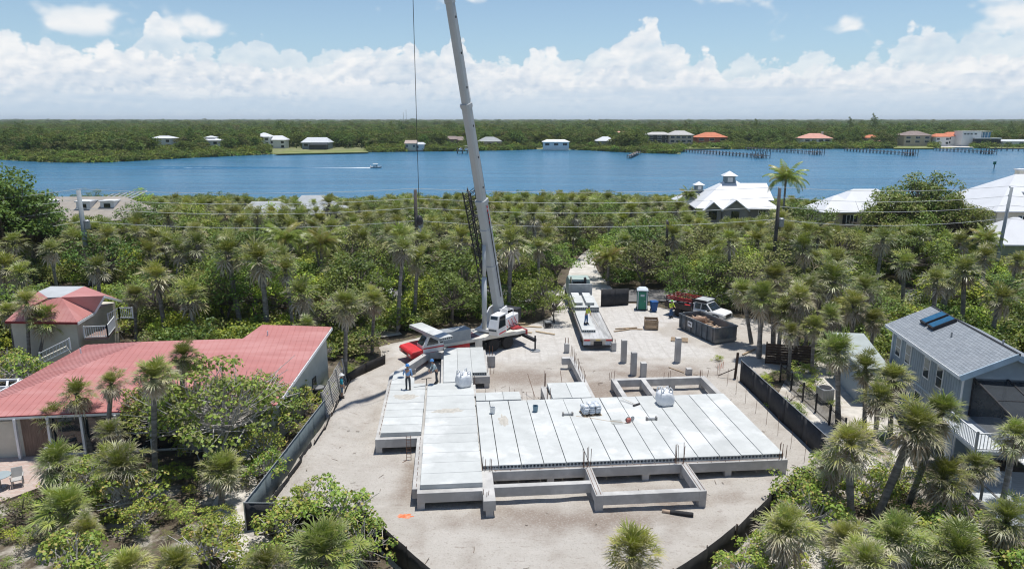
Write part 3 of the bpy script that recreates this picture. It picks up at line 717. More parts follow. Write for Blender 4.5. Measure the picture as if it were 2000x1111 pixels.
for i in range(12):
    lay_plank(-3.30 + rnd.uniform(-.015, .015), -1.58 + 1.215 * i, 1.195, 3.2, ZB + rnd.uniform(0, .006), 'crosswise concrete plank, %s from the front in the middle wing' % ORD[i], 'planks of the middle wing', 'u')
for i in range(7):
    lay_plank(-5.88 + rnd.uniform(-.015, .015), 4.92 + 1.165 * i, 1.14, 2.42, ZB + rnd.uniform(0, .006), 'short crosswise concrete plank, %s from the front in the left wing' % ORD[i], 'planks of the left wing', 'u')
for i, (u, v0) in enumerate(((-2.2, 13.12), (-1.13, 13.12), (-.06, 14.95))):
    lay_plank(u, v0, 1.05, 21.0 - v0, ZB + .01, 'concrete plank beside the crane truck, %s from the left of three' % ORD[i], 'planks beside the crane')
for i, (u, w) in enumerate(((0.02, .62), (.67, 1.205), (1.85, 1.18))):
    lay_plank(u, 9.48, w, 1.42, ZB + .005, 'stubby concrete plank behind the wide floor, %s from the left' % ORD[i], 'stubby planks behind the wide floor')
for i, u in enumerate((5.16, 6.5)):
    lay_plank(u, 9.42, 1.31, 2.9, ZB + .012, '%s plank of the small raised floor behind the wrapped pallet' % ('left', 'right')[i], 'planks of the small raised floor')
m = MB(); m.prism([(-5.9, 13.12), (-4.25, 13.12), (-4.3, 14.2), (-5.2, 15.7), (-5.85, 15.9)], ZB, ZB + .25)
o = m.build('cut_plank', PLANKC, None, BO, BA, bevel=.008); tag(o, 'angled cut concrete plank in front of the red truck cab', 'concrete plank')
# ---- grade beams on piers
FND = thing('foundation', 'grey concrete grade beams on short piers under the floor planks', 'foundation', BO, BA)
def beam(u0, u1, v0, v1, z0=.40, z1=ZB): return MB().box(u0, u1, v0, v1, z0, z1).build('beam', CONC, FND, bevel=.012)
def pier(u, v, w=.38, z1=.40, d=None): d = d or w; return MB().box(u-w/2, u+w/2, v-d/2, v+d/2, -.3, z1).build('pier', CONC, FND, bevel=.01)
beam(.52, 17.08, -.03, .42); beam(-.1, 17.0, 9.02, 9.40)
beam(-.12, .50, -3.02, .42)
beam(.50, 5.58, -1.72, -1.36); beam(5.58, 5.96, -3.0, -.03); beam(5.96, 10.96, -3.0, -2.62); beam(10.96, 11.35, -3.0, -.03)
beam(-3.46, -.12, -1.98, -1.5); beam(-3.72, -3.18, -1.5, 13.1); beam(-.36, .08, .42, 13.2)
beam(-6.2, -3.72, 4.58, 5.04); beam(-6.2, -5.78, 5.04, 15.8); beam(-5.78, -3.72, 12.95, 13.3); beam(-3.18, -.36, 12.95, 13.3)
beam(-.1, 1.22, 14.72, 15.16); beam(-2.4, -2.0, 13.3, 20.7); beam(.84, 1.2, 15.16, 21.0); beam(-3.5, .84, 20.7, 21.1)
m = MB(); m.bar((-6.0, 15.7, .68), (-3.45, 20.95, .68), .42, .56); m.build('beam', CONC, FND, bevel=.012)
for u in (10.05, 12.2): beam(u, u+.36, 9.4, 13.12)
beam(10.05, 17.1, 13.12, 13.5); beam(16.72, 17.1, 9.4, 13.12)
beam(4.72, 5.08, 9.4, 12.4); beam(7.82, 8.18, 9.4, 18.3); beam(7.2, 8.18, 18.3, 18.72); beam(5.08, 7.82, 12.1, 12.42)
beam(-.1, 3.15, 10.6, 10.95)
for u, v in ((.19, -2.8), (5.77, -2.8), (11.15, -2.8), (3.7, .2), (9.0, .2), (13.7, .2), (16.88, .2), (-3.27, -1.76), (-6.0, 4.8), (1.0, 14.94), (-3.3, 20.9), (-1.2, 20.9), (10.24, 13.3), (12.4, 13.3), (16.9, 13.3), (7.9, 18.5), (-5.9, 15.6), (-4.6, 18.5), (5.77, .2), (11.15, .2), (-3.45, 3), (-3.45, 9), (.05, 6), (4.9, 12.2), (16.9, 9.6), (10.2, 9.6), (14.6, 13.3), (-6, 10)):
    pier(u, v)
# rebar standing out of the beams
def rods(pts, name='rebar', mat=RUST, parent=FND, r=.016):
    m = MB()
    for p, q in pts: m.tube([p, q], r, 4)
    return stuff(m.build(name, mat, parent))
def cage(u, v, n, h, sp=.10, z=ZB, lean=.05):
    out = []
    for i in range(n):
        a = u + rnd.uniform(-sp, sp) * 3; b_ = v + rnd.uniform(-sp, sp) * 1.2
        out.append(((a, b_, z - .05), (a + rnd.uniform(-lean, lean), b_ + rnd.uniform(-lean, lean), z + h * rnd.uniform(.75, 1.05))))
    return rods(out)
for a in ((5.75, .08, 7, 1.205), (10.95, .08, 7, 1.2), (16.8, .12, 6, .95), (.2, .1, 4, .85), (.2, -2.5, 3, .3), (1.3, 15.4, 3, .8), (-.15, 13.3, 3, .7), (5.0, 12.3, 3, 1.1), (10.15, 13.3, 3, .7), (14.2, 13.4, 3, .5), (17.0, 13.3, 4, .6), (4.8, 9.6, 3, .9)): cage(*a)
rods([((7.95 + .1*rnd.uniform(-1, 1), 12.6 + i*.5, .9), (8.0, 12.6 + i*.5 + rnd.uniform(-.05, .05), .95 + rnd.uniform(.7, 1.1))) for i in range(13)])
rods([((.6 + i*.45 + rnd.uniform(-.1, .1), 11.1 + rnd.uniform(0, .5), 0), (.6 + i*.45 + rnd.uniform(-.2, .2), 11.1 + rnd.uniform(0, .4), 1.0 + rnd.uniform(0, .5))) for i in range(9)], r=.010)
rods([((4.3, 12.2, .2), (3.9, 13.6, 1.5)), ((6.3, 12.5, .9), (6.2, 13.0, 1.9))], r=.018)
rods([((-3.52, -1.3 + i*.62, .95), (-3.50, -1.3 + i*.62 + .1, 1.10)) for i in range(24)], r=.014)
rods([((-.12, .5 + i*.55, .95), (-.1, .55 + i*.55, 1.2)) for i in range(16)], r=.014)
rods([((-6.0, 5.3 + i*.6, .95), (-5.98, 5.36 + i*.6, 1.1)) for i in range(15)], r=.014)
m = MB()
for uu in (5.65, 5.86): m.tube([(uu, -2.9, .97), (uu, -.1, .97)], .012, 4)
for uu in (11.05, 11.26): m.tube([(uu, -2.9, .97), (uu, .1, .97)], .012, 4)
for i in range(20): m.tube([(.7 + i*.8, .02, .955), (.7 + i*.8, .05, 1.02)], .012, 4)
m.tube([(.6, .10, .985), (16.7, .10, .985)], .012, 4); m.build('tie_bar', RUST, FND)
# ---- free-standing columns
def column(u, v, h, label, rebar=0, w=.42):
    t = thing('concrete_column', label, 'column', B2W(u, v), BA, 'free-standing columns')
    MB().box(-w/2, w/2, -w/2, w/2, -.25, h).build('shaft', CONC, t, bevel=.012)
    if rebar: rods([((sx*.12, sy*.12, h - .1), (sx*.12, sy*.12, h + rebar)) for sx in (-1, 1) for sy in (-1, 1)], parent=t)
column(12.5, 19.6, 1.95, 'tall grey concrete column, left of the two tall ones behind the site')
column(16.9, 19.2, 2.15, 'tallest grey concrete column, alone on the right near the dumpster')
column(12.55, 16.6, 1.9, 'tall grey column standing just behind the low concrete frame')
column(13.2, 16.1, 1.2, 'half height grey column right beside a taller one behind the frame')
column(16.9, 16.3, .55, 'low stub of a concrete column near the orange stake')
column(8.25, 22.5, .85, 'short concrete stub left of the flatbed trailer tail', .5, .4)
column(1.6, 19.6, .95, 'squat concrete column with bare rebar beside the crane outrigger', .75, .62)
column(12.35, 22.6, .8, 'short concrete stub at the right corner of the trailer tail', .3, .4)
# ---- orange stake, survey stakes along the right side
ORANGE = M('orange_paint', (.74, .19, .08), .9, .25, 9, .4, 30, col2=(.62, .34, .22))
for i in range(9):
    p = Vector((16.05 + i * .12, 52.6 - i * 1.78, 0)); m = MB(); m.tube([(0, 0, -.2), (rnd.uniform(-.05, .05), 0, 1.25 + rnd.uniform(-.2, .2))], .012, 5)
    o = m.build('survey_rod', RUST, None, p); tag(o, 'thin rusty rod, %s from the far end along the right fence' % ORD[i], 'rod', 'rods along the right side')
t = thing('marker_stake', 'rusty rod wrapped in bright orange netting at the far right corner', 'stake', (16.1, 53.2, 0))
MB().tube([(0, 0, -.1), (0, 0, 1.35)], .014, 5).build('rod', RUST, t)
m = MB()
for i in range(9):
    a = rnd.uniform(-.05, .45); m.bar((a, rnd.uniform(-.05, .05), rnd.uniform(.3, .6)), (a + rnd.uniform(-.25, .25), 0, rnd.uniform(.8, 1.25)), .035, .006)
m.build('netting', ORANGE, t)
# ---- spread mortar sand on the planks
TWG = random.Random(77); m = MB()
for i in range(140):
    x, y = TWG.uniform(-12, 17), TWG.uniform(26, 56)
    if pdist(x, y, LOT) < .8: continue
    z = lot_z(x, y) + .02; a = TWG.uniform(0, 6.28); L_ = TWG.uniform(.08, .5); p = Vector((x, y, z)); q = p + Vector((math.cos(a), math.sin(a), TWG.uniform(-.02, .1)))*L_; m.tube([p, p.lerp(q, .5) + Vector((TWG.uniform(-.05, .05), TWG.uniform(-.05, .05), .01)), q], TWG.uniform(.008, .02), 4)
o = m.build('sand_litter', M('dry_litter', (.19, .15, .115), .95)); tag(o, 'small twigs and scraps littering the sand of the lot', 'litter', kind='stuff')
MORT = M('dry_mortar', (.47, .445, .395), .97, .14, 5, .6, 30)
def heap(u, v, ru, rv, h, label, z=1.212, mat=None, at=None, nm='mortar_heap', cat='mortar', grp='mortar spread on the planks'):
    m = MB(); n, k_ = 26, 6; V = [(0, 0, h)]; F = []
    r3 = random.Random(int(u*100)); wob = [1 + .22*math.sin(3*2*math.pi*i/n + r3.random()*6) + .15*r3.uniform(-1, 1) for i in range(n)]
    for j in range(1, k_+1):
        for i in range(n):
            a = 2*math.pi*i/n; f = j/k_; V.append((ru*f*wob[i]*math.cos(a), rv*f*wob[i]*math.sin(a), h*(1-f**1.5)*(1+.25*r3.uniform(-1, 1)) + (.002 if j < k_ else -.004)))
    for i in range(n): F.append((0, 1+i, 1+(i+1) % n))
    for j in range(k_-1):
        for i in range(n): F.append((1+j*n+i, 1+(j+1)*n+i, 1+(j+1)*n+(i+1) % n, 1+j*n+(i+1) % n))
    o = m.add(V, F).build(nm, mat or MORT, None, at or B2W(u, v, z), BA, smooth=True); tag(o, label, cat, grp)
heap(5, 5, .46, .24, .035, 'patch of sand sprayed bright orange near the front left corner', mat=ORANGE, at=Vector((-5.47, 32.6, lot_z(-5.47, 32.6) + .01)), nm='orange_marking', cat='paint mark', grp=None)
heap(-4.7, 10.55, .75, .55, .05, 'thin heap of dry mortar near the worker in the blue shirt')
heap(-1.9, 7.95, .95, .38, .05, 'wide low heap of dry mortar on the middle wing')
heap(1.58, 6.2, .32, .85, .05, 'long low heap of dry mortar on the second plank of the wide floor')
# ---- sacks, pallet, buckets, tools
BAGW = M('woven_white_bag', (.74, .755, .77), .75, .06, 6, .35, 14)
def bulk_bag(u, v, s, label, seed):
    r3 = random.Random(seed); t = thing('bulk_bag', label, 'bag', B2W(u, v, 1.215), BA + R(r3.uniform(-25, 25)), 'big white bulk bags')
    m = MB(); rings = []; n = 20
    for z, k_ in ((0, .90), (.06, .99), (.25, 1.05), (.50, 1.03), (.70, .98), (.82, .88), (.86, .62), (.90, .35), (.98, .16), (1.05, .12)):
        rg_ = []
        for i in range(n):
            a = 2*math.pi*i/n; q = 1/max(abs(math.cos(a)), abs(math.sin(a))); q = 1 + (q-1)*.86
            wv = 1 + .05*r3.uniform(-1, 1) + .035*math.sin(5*a + seed)
            rg_.append((.47*k_*q*wv*math.cos(a)*s, .47*k_*q*wv*math.sin(a)*s, (z + .06*r3.uniform(-1, 1)*(z > .4))*s))
        rings.append(rg_)
    m.loft(rings); m.build('sack', BAGW, t, smooth=True)
    for sx, sy in ((-1, -1), (1, -1), (1, 1), (-1, 1)):
        x, y = sx*.36*s, sy*.36*s
        MB().tube([(x, y, .7*s), (x*1.0, y*.9, 1.02*s), (x*.7 + r3.uniform(-.1, .1), y*.6, (1.18 + r3.uniform(-.1, .12))*s), (x*.45, y*.75, .98*s), (x*.6, y*.5, .8*s)], [.05, .045, .035, .045, .05], 5).build('lifting_loop', BAGW, t, smooth=True)
bulk_bag(-.75, 12.35, 1.02, 'full white bulk bag by the workers on the middle wing', 2)
bulk_bag(12.35, 7.85, 1.05, 'full white bulk bag with loops up on the wide floor', 5)
WRAP = M('grey_wrapped_sacks', (.52, .56, .60), .35, .28, 7, .6, 9, col2=(.72, .75, .78), spec=.6)
WOODP = M('pallet_wood', (.36, .27, .18), .9, .2, 6, .2, 30)
t = thing('sack_pallet', 'pallet stacked with plastic wrapped grey sacks on the wide floor', 'pallet', B2W(7.2, 6.75, 1.215), BA + R(6))
MB().box(-.62, .62, -.5, .5, 0, .02).build('base_board', WOODP, t)
for x in (-.5, 0, .5): MB().box(x-.05, x+.05, -.5, .5, .02, .11).build('runner', WOODP, t)
for lay in range(4):
    for ix in range(3):
        for iy in range(2):
            if lay == 3 and rnd.random() < .35: continue
            m = MB(); cx, cy_ = -.40 + ix*.40 + rnd.uniform(-.03, .03), -.23 + iy*.46 + rnd.uniform(-.03, .03); rings = []
            for z, k_ in ((0, .80), (.03, .98), (.085, 1.0), (.13, .84), (.145, .4)):
                rings.append([(cx + .205*k_*max(-.92, min(.92, 1.25*math.cos(a))) , cy_ + .235*k_*max(-.92, min(.92, 1.25*math.sin(a))), .115 + lay*.135 + z + rnd.uniform(-.008, .008)) for a in [2*math.pi*j/12 for j in range(12)]])
            m.loft(rings).build('sack', WRAP, t, smooth=True)
def bucket(u, v, col, label, name):
    t = thing('bucket', label, 'bucket', B2W(u, v, 1.217), 0, 'buckets on the wide floor'); mt = M(name, col, .45, .08, 5)
    MB().lathe([(.145, 0), (.175, .36), (.182, .36), (.182, .39), (.165, .39), (.135, .02)], n=16).build('pail', mt, t, smooth=False)
    MB().tube([(-.178, 0, .35), (-.12, .12, .46), (0, .16, .50), (.12, .12, .46), (.178, 0, .35)], .006, 4).build('handle', STEELG, t)
bucket(.97, 7.3, (.72, .73, .72), 'white plastic bucket near the left end of the wide floor', 'white_bucket')
bucket(3.73, 7.35, (.16, .26, .32), 'blue grey plastic bucket on the fourth plank', 'grey_bucket')
DARK = M('dark_rubber', (.035, .035, .037), .7, .2, 6); REDP = M('red_paint', (.62, .035, .04), .4, .12, 2.5, spec=.5); YEL = M('yellow_paint', (.75, .52, .04), .5, .1, 5)
t = thing('cutoff_saw', 'orange hand-held concrete saw standing on the wide floor', 'saw', B2W(9.3, 5.15, 1.215), R(30))
MB().lathe([(.17, -.006), (.17, .006)], (0.26, 0, .18), 18, 'y').build('blade', STEELG, t); MB().box(-.2, .12, -.1, .1, .05, .28).build('engine', M('saw_red', (.50, .16, .13), .5), t, bevel=.03)
MB().tube([(-.2, 0, .12), (-.32, 0, .22), (-.1, 0, .38), (.08, 0, .26)], .02, 6).build('handle', DARK, t); MB().tube([(-.1, -.2, .02), (-.5, .3, .02), (-1.1, .9, .02), (-1.8, 1.9, .015), (-2.3, 2.4, .012)], .010, 4).build('hose', M('tan_hose', (.62, .40, .20), .7), t)
m = MB(); m.box(-.55, .15, -.40, .25, .0, .006); o = m.build('damp_board', M('damp_concrete_board', (.36, .37, .35), .9, .1, 3), None, B2W(8.75, 5.35, 1.218), BA); tag(o, 'thin damp board lying beside the orange saw', 'board')
GREYT = M('tool_grey', (.26, .25, .24), .6, .2, 5)
def clamp(u, v, label, rz):
    t = thing('plank_clamp', label, 'tool', B2W(u, v, 1.215), rz, 'plank clamps on the floor')
    MB().box(-.32, .32, -.05, .05, .04, .12).build('bar', STEELG, t, bevel=.01)
    for s_ in (-1, 1): MB().box(s_*.30-.05, s_*.30+.05, -.11, .11, 0, .20).build('jaw', GREYT, t, bevel=.01)
clamp(5.7, 6.55, 'small steel plank clamp left of the wrapped pallet', BA); clamp(10.8, 5.4, 'small steel plank clamp right of the orange saw', BA)
t = thing('push_broom', 'wide push broom lying on the wide floor', 'broom', B2W(10.45, 7.75, 1.220), R(128))
MB().tube([(0, 0, .03), (1.3, 0, .10)], .016, 6).build('handle', M('broom_wood', (.50, .42, .33), .7), t); MB().box(-.06, .06, -.3, .3, 0, .09).build('head', DARK, t, bevel=.01)
MB().tube([(.05, .1, .02), (1.2, .25, .04)], .014, 6).build('brace', STEELG, t)
t = thing('guide_stand', 'black T-shaped guide bar stuck between the two wings', 'tool', B2W(-3.36, 12.55, 1.205), BA)
MB().tube([(0, 0, 0), (0, 0, .52)], .03, 6).build('post', DARK, t); MB().tube([(-.36, 0, .50), (0, 0, .54), (.36, .02, .58)], .025, 6).build('crossbar', DARK, t); MB().tube([(0, .02, .04), (-.9, -.25, .02)], .016, 5).build('strut', STEELG, t)
t = thing('fabric_roll', 'roll of black fabric with a pale end lying on the sand', 'roll', (8.55, 32.7, lot_z(8.5, 32.7) + .1), R(-14))
MB().lathe([(.105, -.55), (.12, -.5), (.12, .55), (.10, .6)], n=12, axis='x').build('roll', M('black_fabric', (.03, .03, .033), .8, .2, 4), t, smooth=True); MB().lathe([(.09, -.95), (.095, -.5)], n=12, axis='x').build('core', M('cardboard', (.46, .35, .26), .9), t, smooth=True)
t = thing('rebar_cage', 'upright ladder of rusty rebar leaning left of the middle wing', 'rebar cage', (-6.05, 38.6, lot_z(-6.05, 38.6)), R(4))
for x in (-.12, .14): MB().tube([(x, 0, -.1), (x, .28, 1.45)], .018, 5).build('rail', RUST, t)
for i in range(8): MB().tube([(-.12, .04 + i*.032, .2 + i*.165), (.14, .04 + i*.032, .2 + i*.165)], .012, 4).build('rung', RUST, t)
MB().tube([(-.12, 0, .05), (-.36, -.2, -.02)], .018, 5).build('foot', RUST, t)
m = MB(); m.bar((0, 0, .06), (.9, -1.2, .05), .10, .05); o = m.build('loose_timber', WOODP, None, (12.6, 54.6, .05)); tag(o, 'single dark timber lying on sand behind the low frame', 'timber')
# ================================================================== VEHICLES AND PEOPLE
WHITE = M('white_paint', (.76, .76, .75), .35, .06, 1.2, spec=.5); CREAM = M('cream_paint', (.66, .63, .56), .5, .10, 1.5); GREYP = M('grey_paint', (.30, .325, .34), .5, .10, 1.2)
GLASS = M('dark_glass', (.018, .026, .032), .06, .2, 1, spec=.8); BLACKM = M('black_steel', (.03, .03, .034), .55, .25, 4); CHROME = M('chrome', (.6, .6, .6), .25, .1, 4, metal=1.0)
TYRE = M('tyre_rubber', (.03, .029, .028), .9, .25, 8, .3, 30); REDD = M('worn_red_paint', (.36, .03, .035), .6, .3, 3, col2=(.10, .06, .06)); BOOMG = M('boom_paint', (.44, .46, .46), .42, .05, .5, spec=.5); RIMM = M('wheel_rim', (.62, .58, .50), .6, .15, 4)
def wheel(parent, x, y, r, w, side=1, rim=RIMM):
    """wheel standing on z=0 of the parent, axle along y"""
    h = bpy.data.objects.new('wheel', None); COL.objects.link(h); h.parent = parent; h.location = (x, y, r)
    MB().lathe([(r*.62, -w/2), (r*.93, -w/2), (r, -w*.36), (r, w*.36), (r*.93, w/2), (r*.62, w/2)], n=22, axis='y').build('tyre', TYRE, h, smooth=False, bevel=.01)
    MB().lathe([(r*.61, -w*.42), (r*.61, w*.30), (r*.5, w*.36), (r*.30, w*.12), (r*.16, w*.14), (r*.14, w*.46), (.02, w*.46)] if side > 0 else [(.02, -w*.46), (r*.14, -w*.46), (r*.16, -w*.14), (r*.30, -w*.12), (r*.5, -w*.36), (r*.61, -w*.30), (r*.61, w*.42)], n=18, axis='y').build('rim', rim, h)
    return h
# ---------------------------------------------------------------- mobile crane
CR = thing('truck_crane', 'white and red truck crane with a very tall grey telescopic boom', 'crane', (-1.58, 60.29, .05), R(210.8))
body = MB().box(-2.45, 6.2, -.55, .55, .62, 1.12).build('chassis', BLACKM, CR, bevel=.02)
MB().box(-2.5, 5.5, -1.25, 1.25, 1.12, 1.42).build('deck', CREAM, CR, bevel=.03)
MB().box(1.9, 5.3, -1.0, .95, 1.42, 1.435).build('deck_plate', M('deck_red_brown', (.20, .10, .10), .6, .3, 2), CR)
for s_ in (1, -1):
    m = MB(); m.side([(-1.75, 1.12), (-1.65, 1.38), (-1.2, 1.50), (1.2, 1.50), (1.65, 1.38), (1.75, 1.12), (1.55, 1.12), (1.2, 1.40), (-1.2, 1.40), (-1.55, 1.12)], s_*1.02, s_*1.30); m.build('fender', CREAM, CR, bevel=.01)
    wheel(CR, .70, s_*1.08, .56, .42, s_); wheel(CR, -.70, s_*1.08, .56, .42, s_); wheel(CR, 5.75, s_*1.08, .52, .36, s_)
    MB().box(1.85, 2.55, s_*1.27-.02, s_*1.27+.02, .45, 1.40).build('outrigger_housing', CREAM, CR, bevel=.02)
    MB().box(3.0, 4.9, s_*.75, s_*1.2, .6, 1.1).build('tank', BLACKM if s_ < 0 else REDP, CR, bevel=.05)
    for xx in (-2.40,):
        MB().box(xx-.14, xx+.14, s_*.6, s_*2.95, .82, 1.06).build('outrigger_beam', BLACKM, CR, bevel=.01)
        MB().tube([(xx, s_*2.95, 1.35), (xx, s_*2.95, .12)], .075, 10).build('outrigger_jack', BLACKM, CR)
        MB().lathe([(.46, 0), (.46, .06), (.12, .09), (.10, .2)], (xx, s_*2.95, -.02), 20).build('outrigger_float', STEELG, CR)
MB().box(-2.85, -2.45, -1.05, 1.05, .80, 1.38).build('rear_bumper', REDD, CR, bevel=.05)
MB().box(-2.45, -1.5, -.95, .75, 1.42, 1.58).build('rear_deck', REDD, CR, bevel=.06)
for yy_ in (-.6, 0, .5): MB().tube([(-2.4, yy_, 1.6), (-2.1, yy_ + .1, 1.85), (-1.6, yy_, 1.65), (-1.2, yy_ - .1, 1.9)], .04, 6).build('hydraulic_hose', BLACKM, CR)
# carrier cab, front deck, bumper
m = MB(); m.side([(6.15, .72), (8.35, .62), (8.40, 1.02), (8.25, 1.16), (7.25, 1.28), (6.15, 1.30)], -1.26, 1.26); m.build('front_deck', REDP, CR, bevel=.05)
for s_ in (-.95, .95): MB().box(8.37, 8.42, s_-.14, s_+.14, .80, .93).build('headlight', M('lamp_glass', (.7, .7, .65), .2), CR)
MB().box(8.36, 8.41, -.45, .45, .72, .86).build('name_plate', BLACKM, CR)
m = MB(); m.loft([[(5.45, .05, .9), (7.35, .05, .9), (7.35, 1.28, .9), (5.45, 1.28, .9)], [(5.45, .05, 1.5), (7.32, .05, 1.5), (7.32, 1.28, 1.5), (5.45, 1.28, 1.5)], [(5.45, .12, 2.28), (6.80, .12, 2.28), (6.80, 1.20, 2.28), (5.45, 1.20, 2.28)]]); m.build('carrier_cab', WHITE, CR, bevel=.05)
MB().add([(7.335, .18, 1.55), (7.335, 1.16, 1.55), (6.90, 1.10, 2.18), (6.90, .22, 2.18)], [(0, 1, 2, 3)]).build('windscreen', GLASS, CR)
MB().add([(5.95, 1.287, 1.55), (6.98, 1.287, 1.55), (6.66, 1.222, 2.14), (5.95, 1.222, 2.14)], [(3, 2, 1, 0)]).build('side_window', GLASS, CR)
MB().add([(5.52, 1.287, 1.58), (5.80, 1.287, 1.58), (5.80, 1.222, 2.12), (5.52, 1.222, 2.12)], [(3, 2, 1, 0)]).build('rear_window', GLASS, CR)
MB().box(5.45, 7.3, 1.283, 1.295, 1.26, 1.36).build('stripe', REDP, CR)
MB().tube([(7.2, 1.35, 1.9), (7.35, 1.55, 1.95), (7.35, 1.55, 1.6)], .025, 5).build('mirror', BLACKM, CR)
MB().box(2.9, 5.4, .10, 1.24, 1.42, 2.36).build('equipment_box', GREYP, CR, bevel=.03)
MB().box(3.4, 5.3, -1.2, 0, 1.42, 1.85).build('engine_cover', CREAM, CR, bevel=.04)
# superstructure facing the boom's bearing
BP = Vector((-1.2, 62.0, 3.0)); BT = Vector((-6.7, 51.0, 44.0)); fz = Vector((BT.x-BP.x, BT.y-BP.y, 0)).normalized()
SUP = bpy.data.objects.new('superstructure', None); COL.objects.link(SUP)
sw = BP + fz * 1.6; SUP.parent = CR
CRM = Matrix.Translation(CR.location) @ Matrix.Rotation(R(210.8), 4, 'Z')
SUPM = Matrix.Translation((sw.x, sw.y, 1.45)) @ Matrix.Rotation(math.atan2(fz.y, fz.x), 4, 'Z')
SUP.matrix_local = CRM.inverted() @ SUPM
MB().lathe([(.78, -.05), (.78, .12)], n=22).build('turntable', BLACKM, SUP)
MB().box(-2.9, 1.2, -.75, .75, .12, .42).build('swing_frame', WHITE, SUP, bevel=.03)
for s_ in (-.62, .62): m = MB(); m.side([(-2.3, .42), (.6, .42), (-1.0, 1.75), (-1.95, 1.85)], s_-.06, s_+.06); m.build('boom_bracket', WHITE, SUP, bevel=.01)
m = MB(); m.loft([[(.15, .82, .10), (1.75, .82, .10), (1.75, 1.72, .10), (.15, 1.72, .10)], [(.15, .82, .8), (1.95, .82, .8), (1.95, 1.72, .8), (.15, 1.72, .8)], [(.25, .86, 1.85), (1.55, .86, 1.85), (1.55, 1.68, 1.85), (.25, 1.68, 1.85)]]); m.build('operator_cab', WHITE, SUP, bevel=.05)
MB().add([(1.965, .90, .55), (1.965, 1.64, .55), (1.60, 1.60, 1.78), (1.60, .94, 1.78)], [(0, 1, 2, 3)]).build('front_window', GLASS, SUP)
MB().add([(.40, 1.735, .75), (1.72, 1.735, .75), (1.42, 1.70, 1.72), (.40, 1.70, 1.72)], [(3, 2, 1, 0)]).build('door_window', GLASS, SUP)
MB().add([(.36, 1.732, .22), (1.62, 1.732, .22), (1.55, 1.734, .34), (.36, 1.732, .34)], [(3, 2, 1, 0)]).build('stripe', REDP, SUP)
MB().box(-2.6, .1, .80, 1.50, .15, 1.15).build('engine_cowl', WHITE, SUP, bevel=.06)
for xx in (-2.2, -1.6, -1.0, -.4): MB().bar((xx, 1.52, .3), (xx+.5, 1.52, .95), .05, .02).build('cowl_stripe', REDP, SUP)
m = MB()
for a, b_ in (((-.2, .8, 1.9), (-1.5, .8, 1.75)), ((-.2, 1.5, 1.9), (-1.5, 1.5, 1.75)), ((-1.5, .8, 1.75), (-1.5, .8, 1.1)), ((-1.5, 1.5, 1.75), (-1.5, 1.5, 1.1)), ((-.8, .8, 1.82), (-.8, 1.5, 1.82)), ((-1.5, .8, 1.75), (-1.5, 1.5, 1.75))): m.tube([a, b_], .035, 6)
m.build('guard_rail', WHITE, SUP)
MB().box(-3.7, -2.75, -1.25, 1.25, .25, 1.35).build('counterweight', BLACKM, SUP, bevel=.05)
MB().lathe([(.34, -.5), (.34, -.46), (.24, -.45), (.24, .45), (.34, .46), (.34, .5)], (-2.35, 0, .75), 16, 'y').build('winch_drum', BLACKM, SUP)
# telescopic boom in the swing frame's own axes
inv = SUPM.inverted()
def bs(s): return inv @ (BP + (BT - BP) * s)
bd = (bs(1) - bs(0)).normalized(); bx = Vector((0, 1, 0)); bn = bd.cross(bx).normalized()
def boom_section(s0, s1, w, h, name='boom_section'):
    rings = []
    for s_ in (s0, s1):
        c_ = bs(s_); rings.append([c_ + bx*(w/2*cx) + bn*(h/2*cz) for cx, cz in ((-1, -.55), (-.62, -1), (.62, -1), (1, -.55), (1, .72), (.78, 1), (-.78, 1), (-1, .72))])
    return MB().loft(rings).build(name, BOOMG, SUP, bevel=.01)
boom_section(-.012, .238, .82, .98); boom_section(.238, .425, .68, .76); boom_section(.425, .605, .58, .64); boom_section(.605, .80, .50, .56); boom_section(.80, .985, .48, .60)
for s_, w in ((.236, .94), (.423, .77), (.603, .66), (.798, .57)):
    boom_section(s_, s_ + .008, w, w*1.15, 'boom_collar')
for s_, w in ((.236, .50), (.423, .43)): MB().cbox(bs(s_ + .004) + bx*(-w) , (.22, .16, .3)).build('boom_pad', WHITE, SUP)
boom_section(.10, .104, .88, 1.10, 'boom_collar'); boom_section(.18, .184, .88, 1.10, 'boom_collar')
for s_ in (.27, .33, .39, .46, .52, .58, .64): MB().cbox(bs(s_) + bx*(.37 if s_ < .42 else .33), (.07, .05, .16)).build('boom_pin_hole', BLACKM, SUP)
MB().bar(bs(.04) + bn*.56, bs(.22) + bn*.56, .16, .05).build('boom_weld_strip', GREYP, SUP)
# telescoped sections carry small bolts; head with sheaves
MB().lathe([(.45, -.35), (.45, .35)], bs(.992), 18, 'y').build('boom_head', BLACKM, SUP)
pA = bs(.0) + bd*1.0 + Vector((1.95, 0, -1.5)); pB = bs(.15) - bn*(-.0)
lo_ = Vector((1.05, 0, .42)); hi_ = bs(.155) + (-bn if (-bn).x > 0 else bn)*.72
MB().tube([lo_, lo_.lerp(hi_, .62)], .22, 12).build('lift_cylinder', BOOMG, SUP, smooth=True); MB().tube([lo_.lerp(hi_, .6), hi_], .15, 12).build('lift_rod', BOOMG, SUP, smooth=True)
for s_ in (-1, 1): MB().tube([bs(.03) + bx*s_*.44, bs(.22) + bx*s_*.44], .035, 5).build('hydraulic_pipe', BLACKM, SUP)
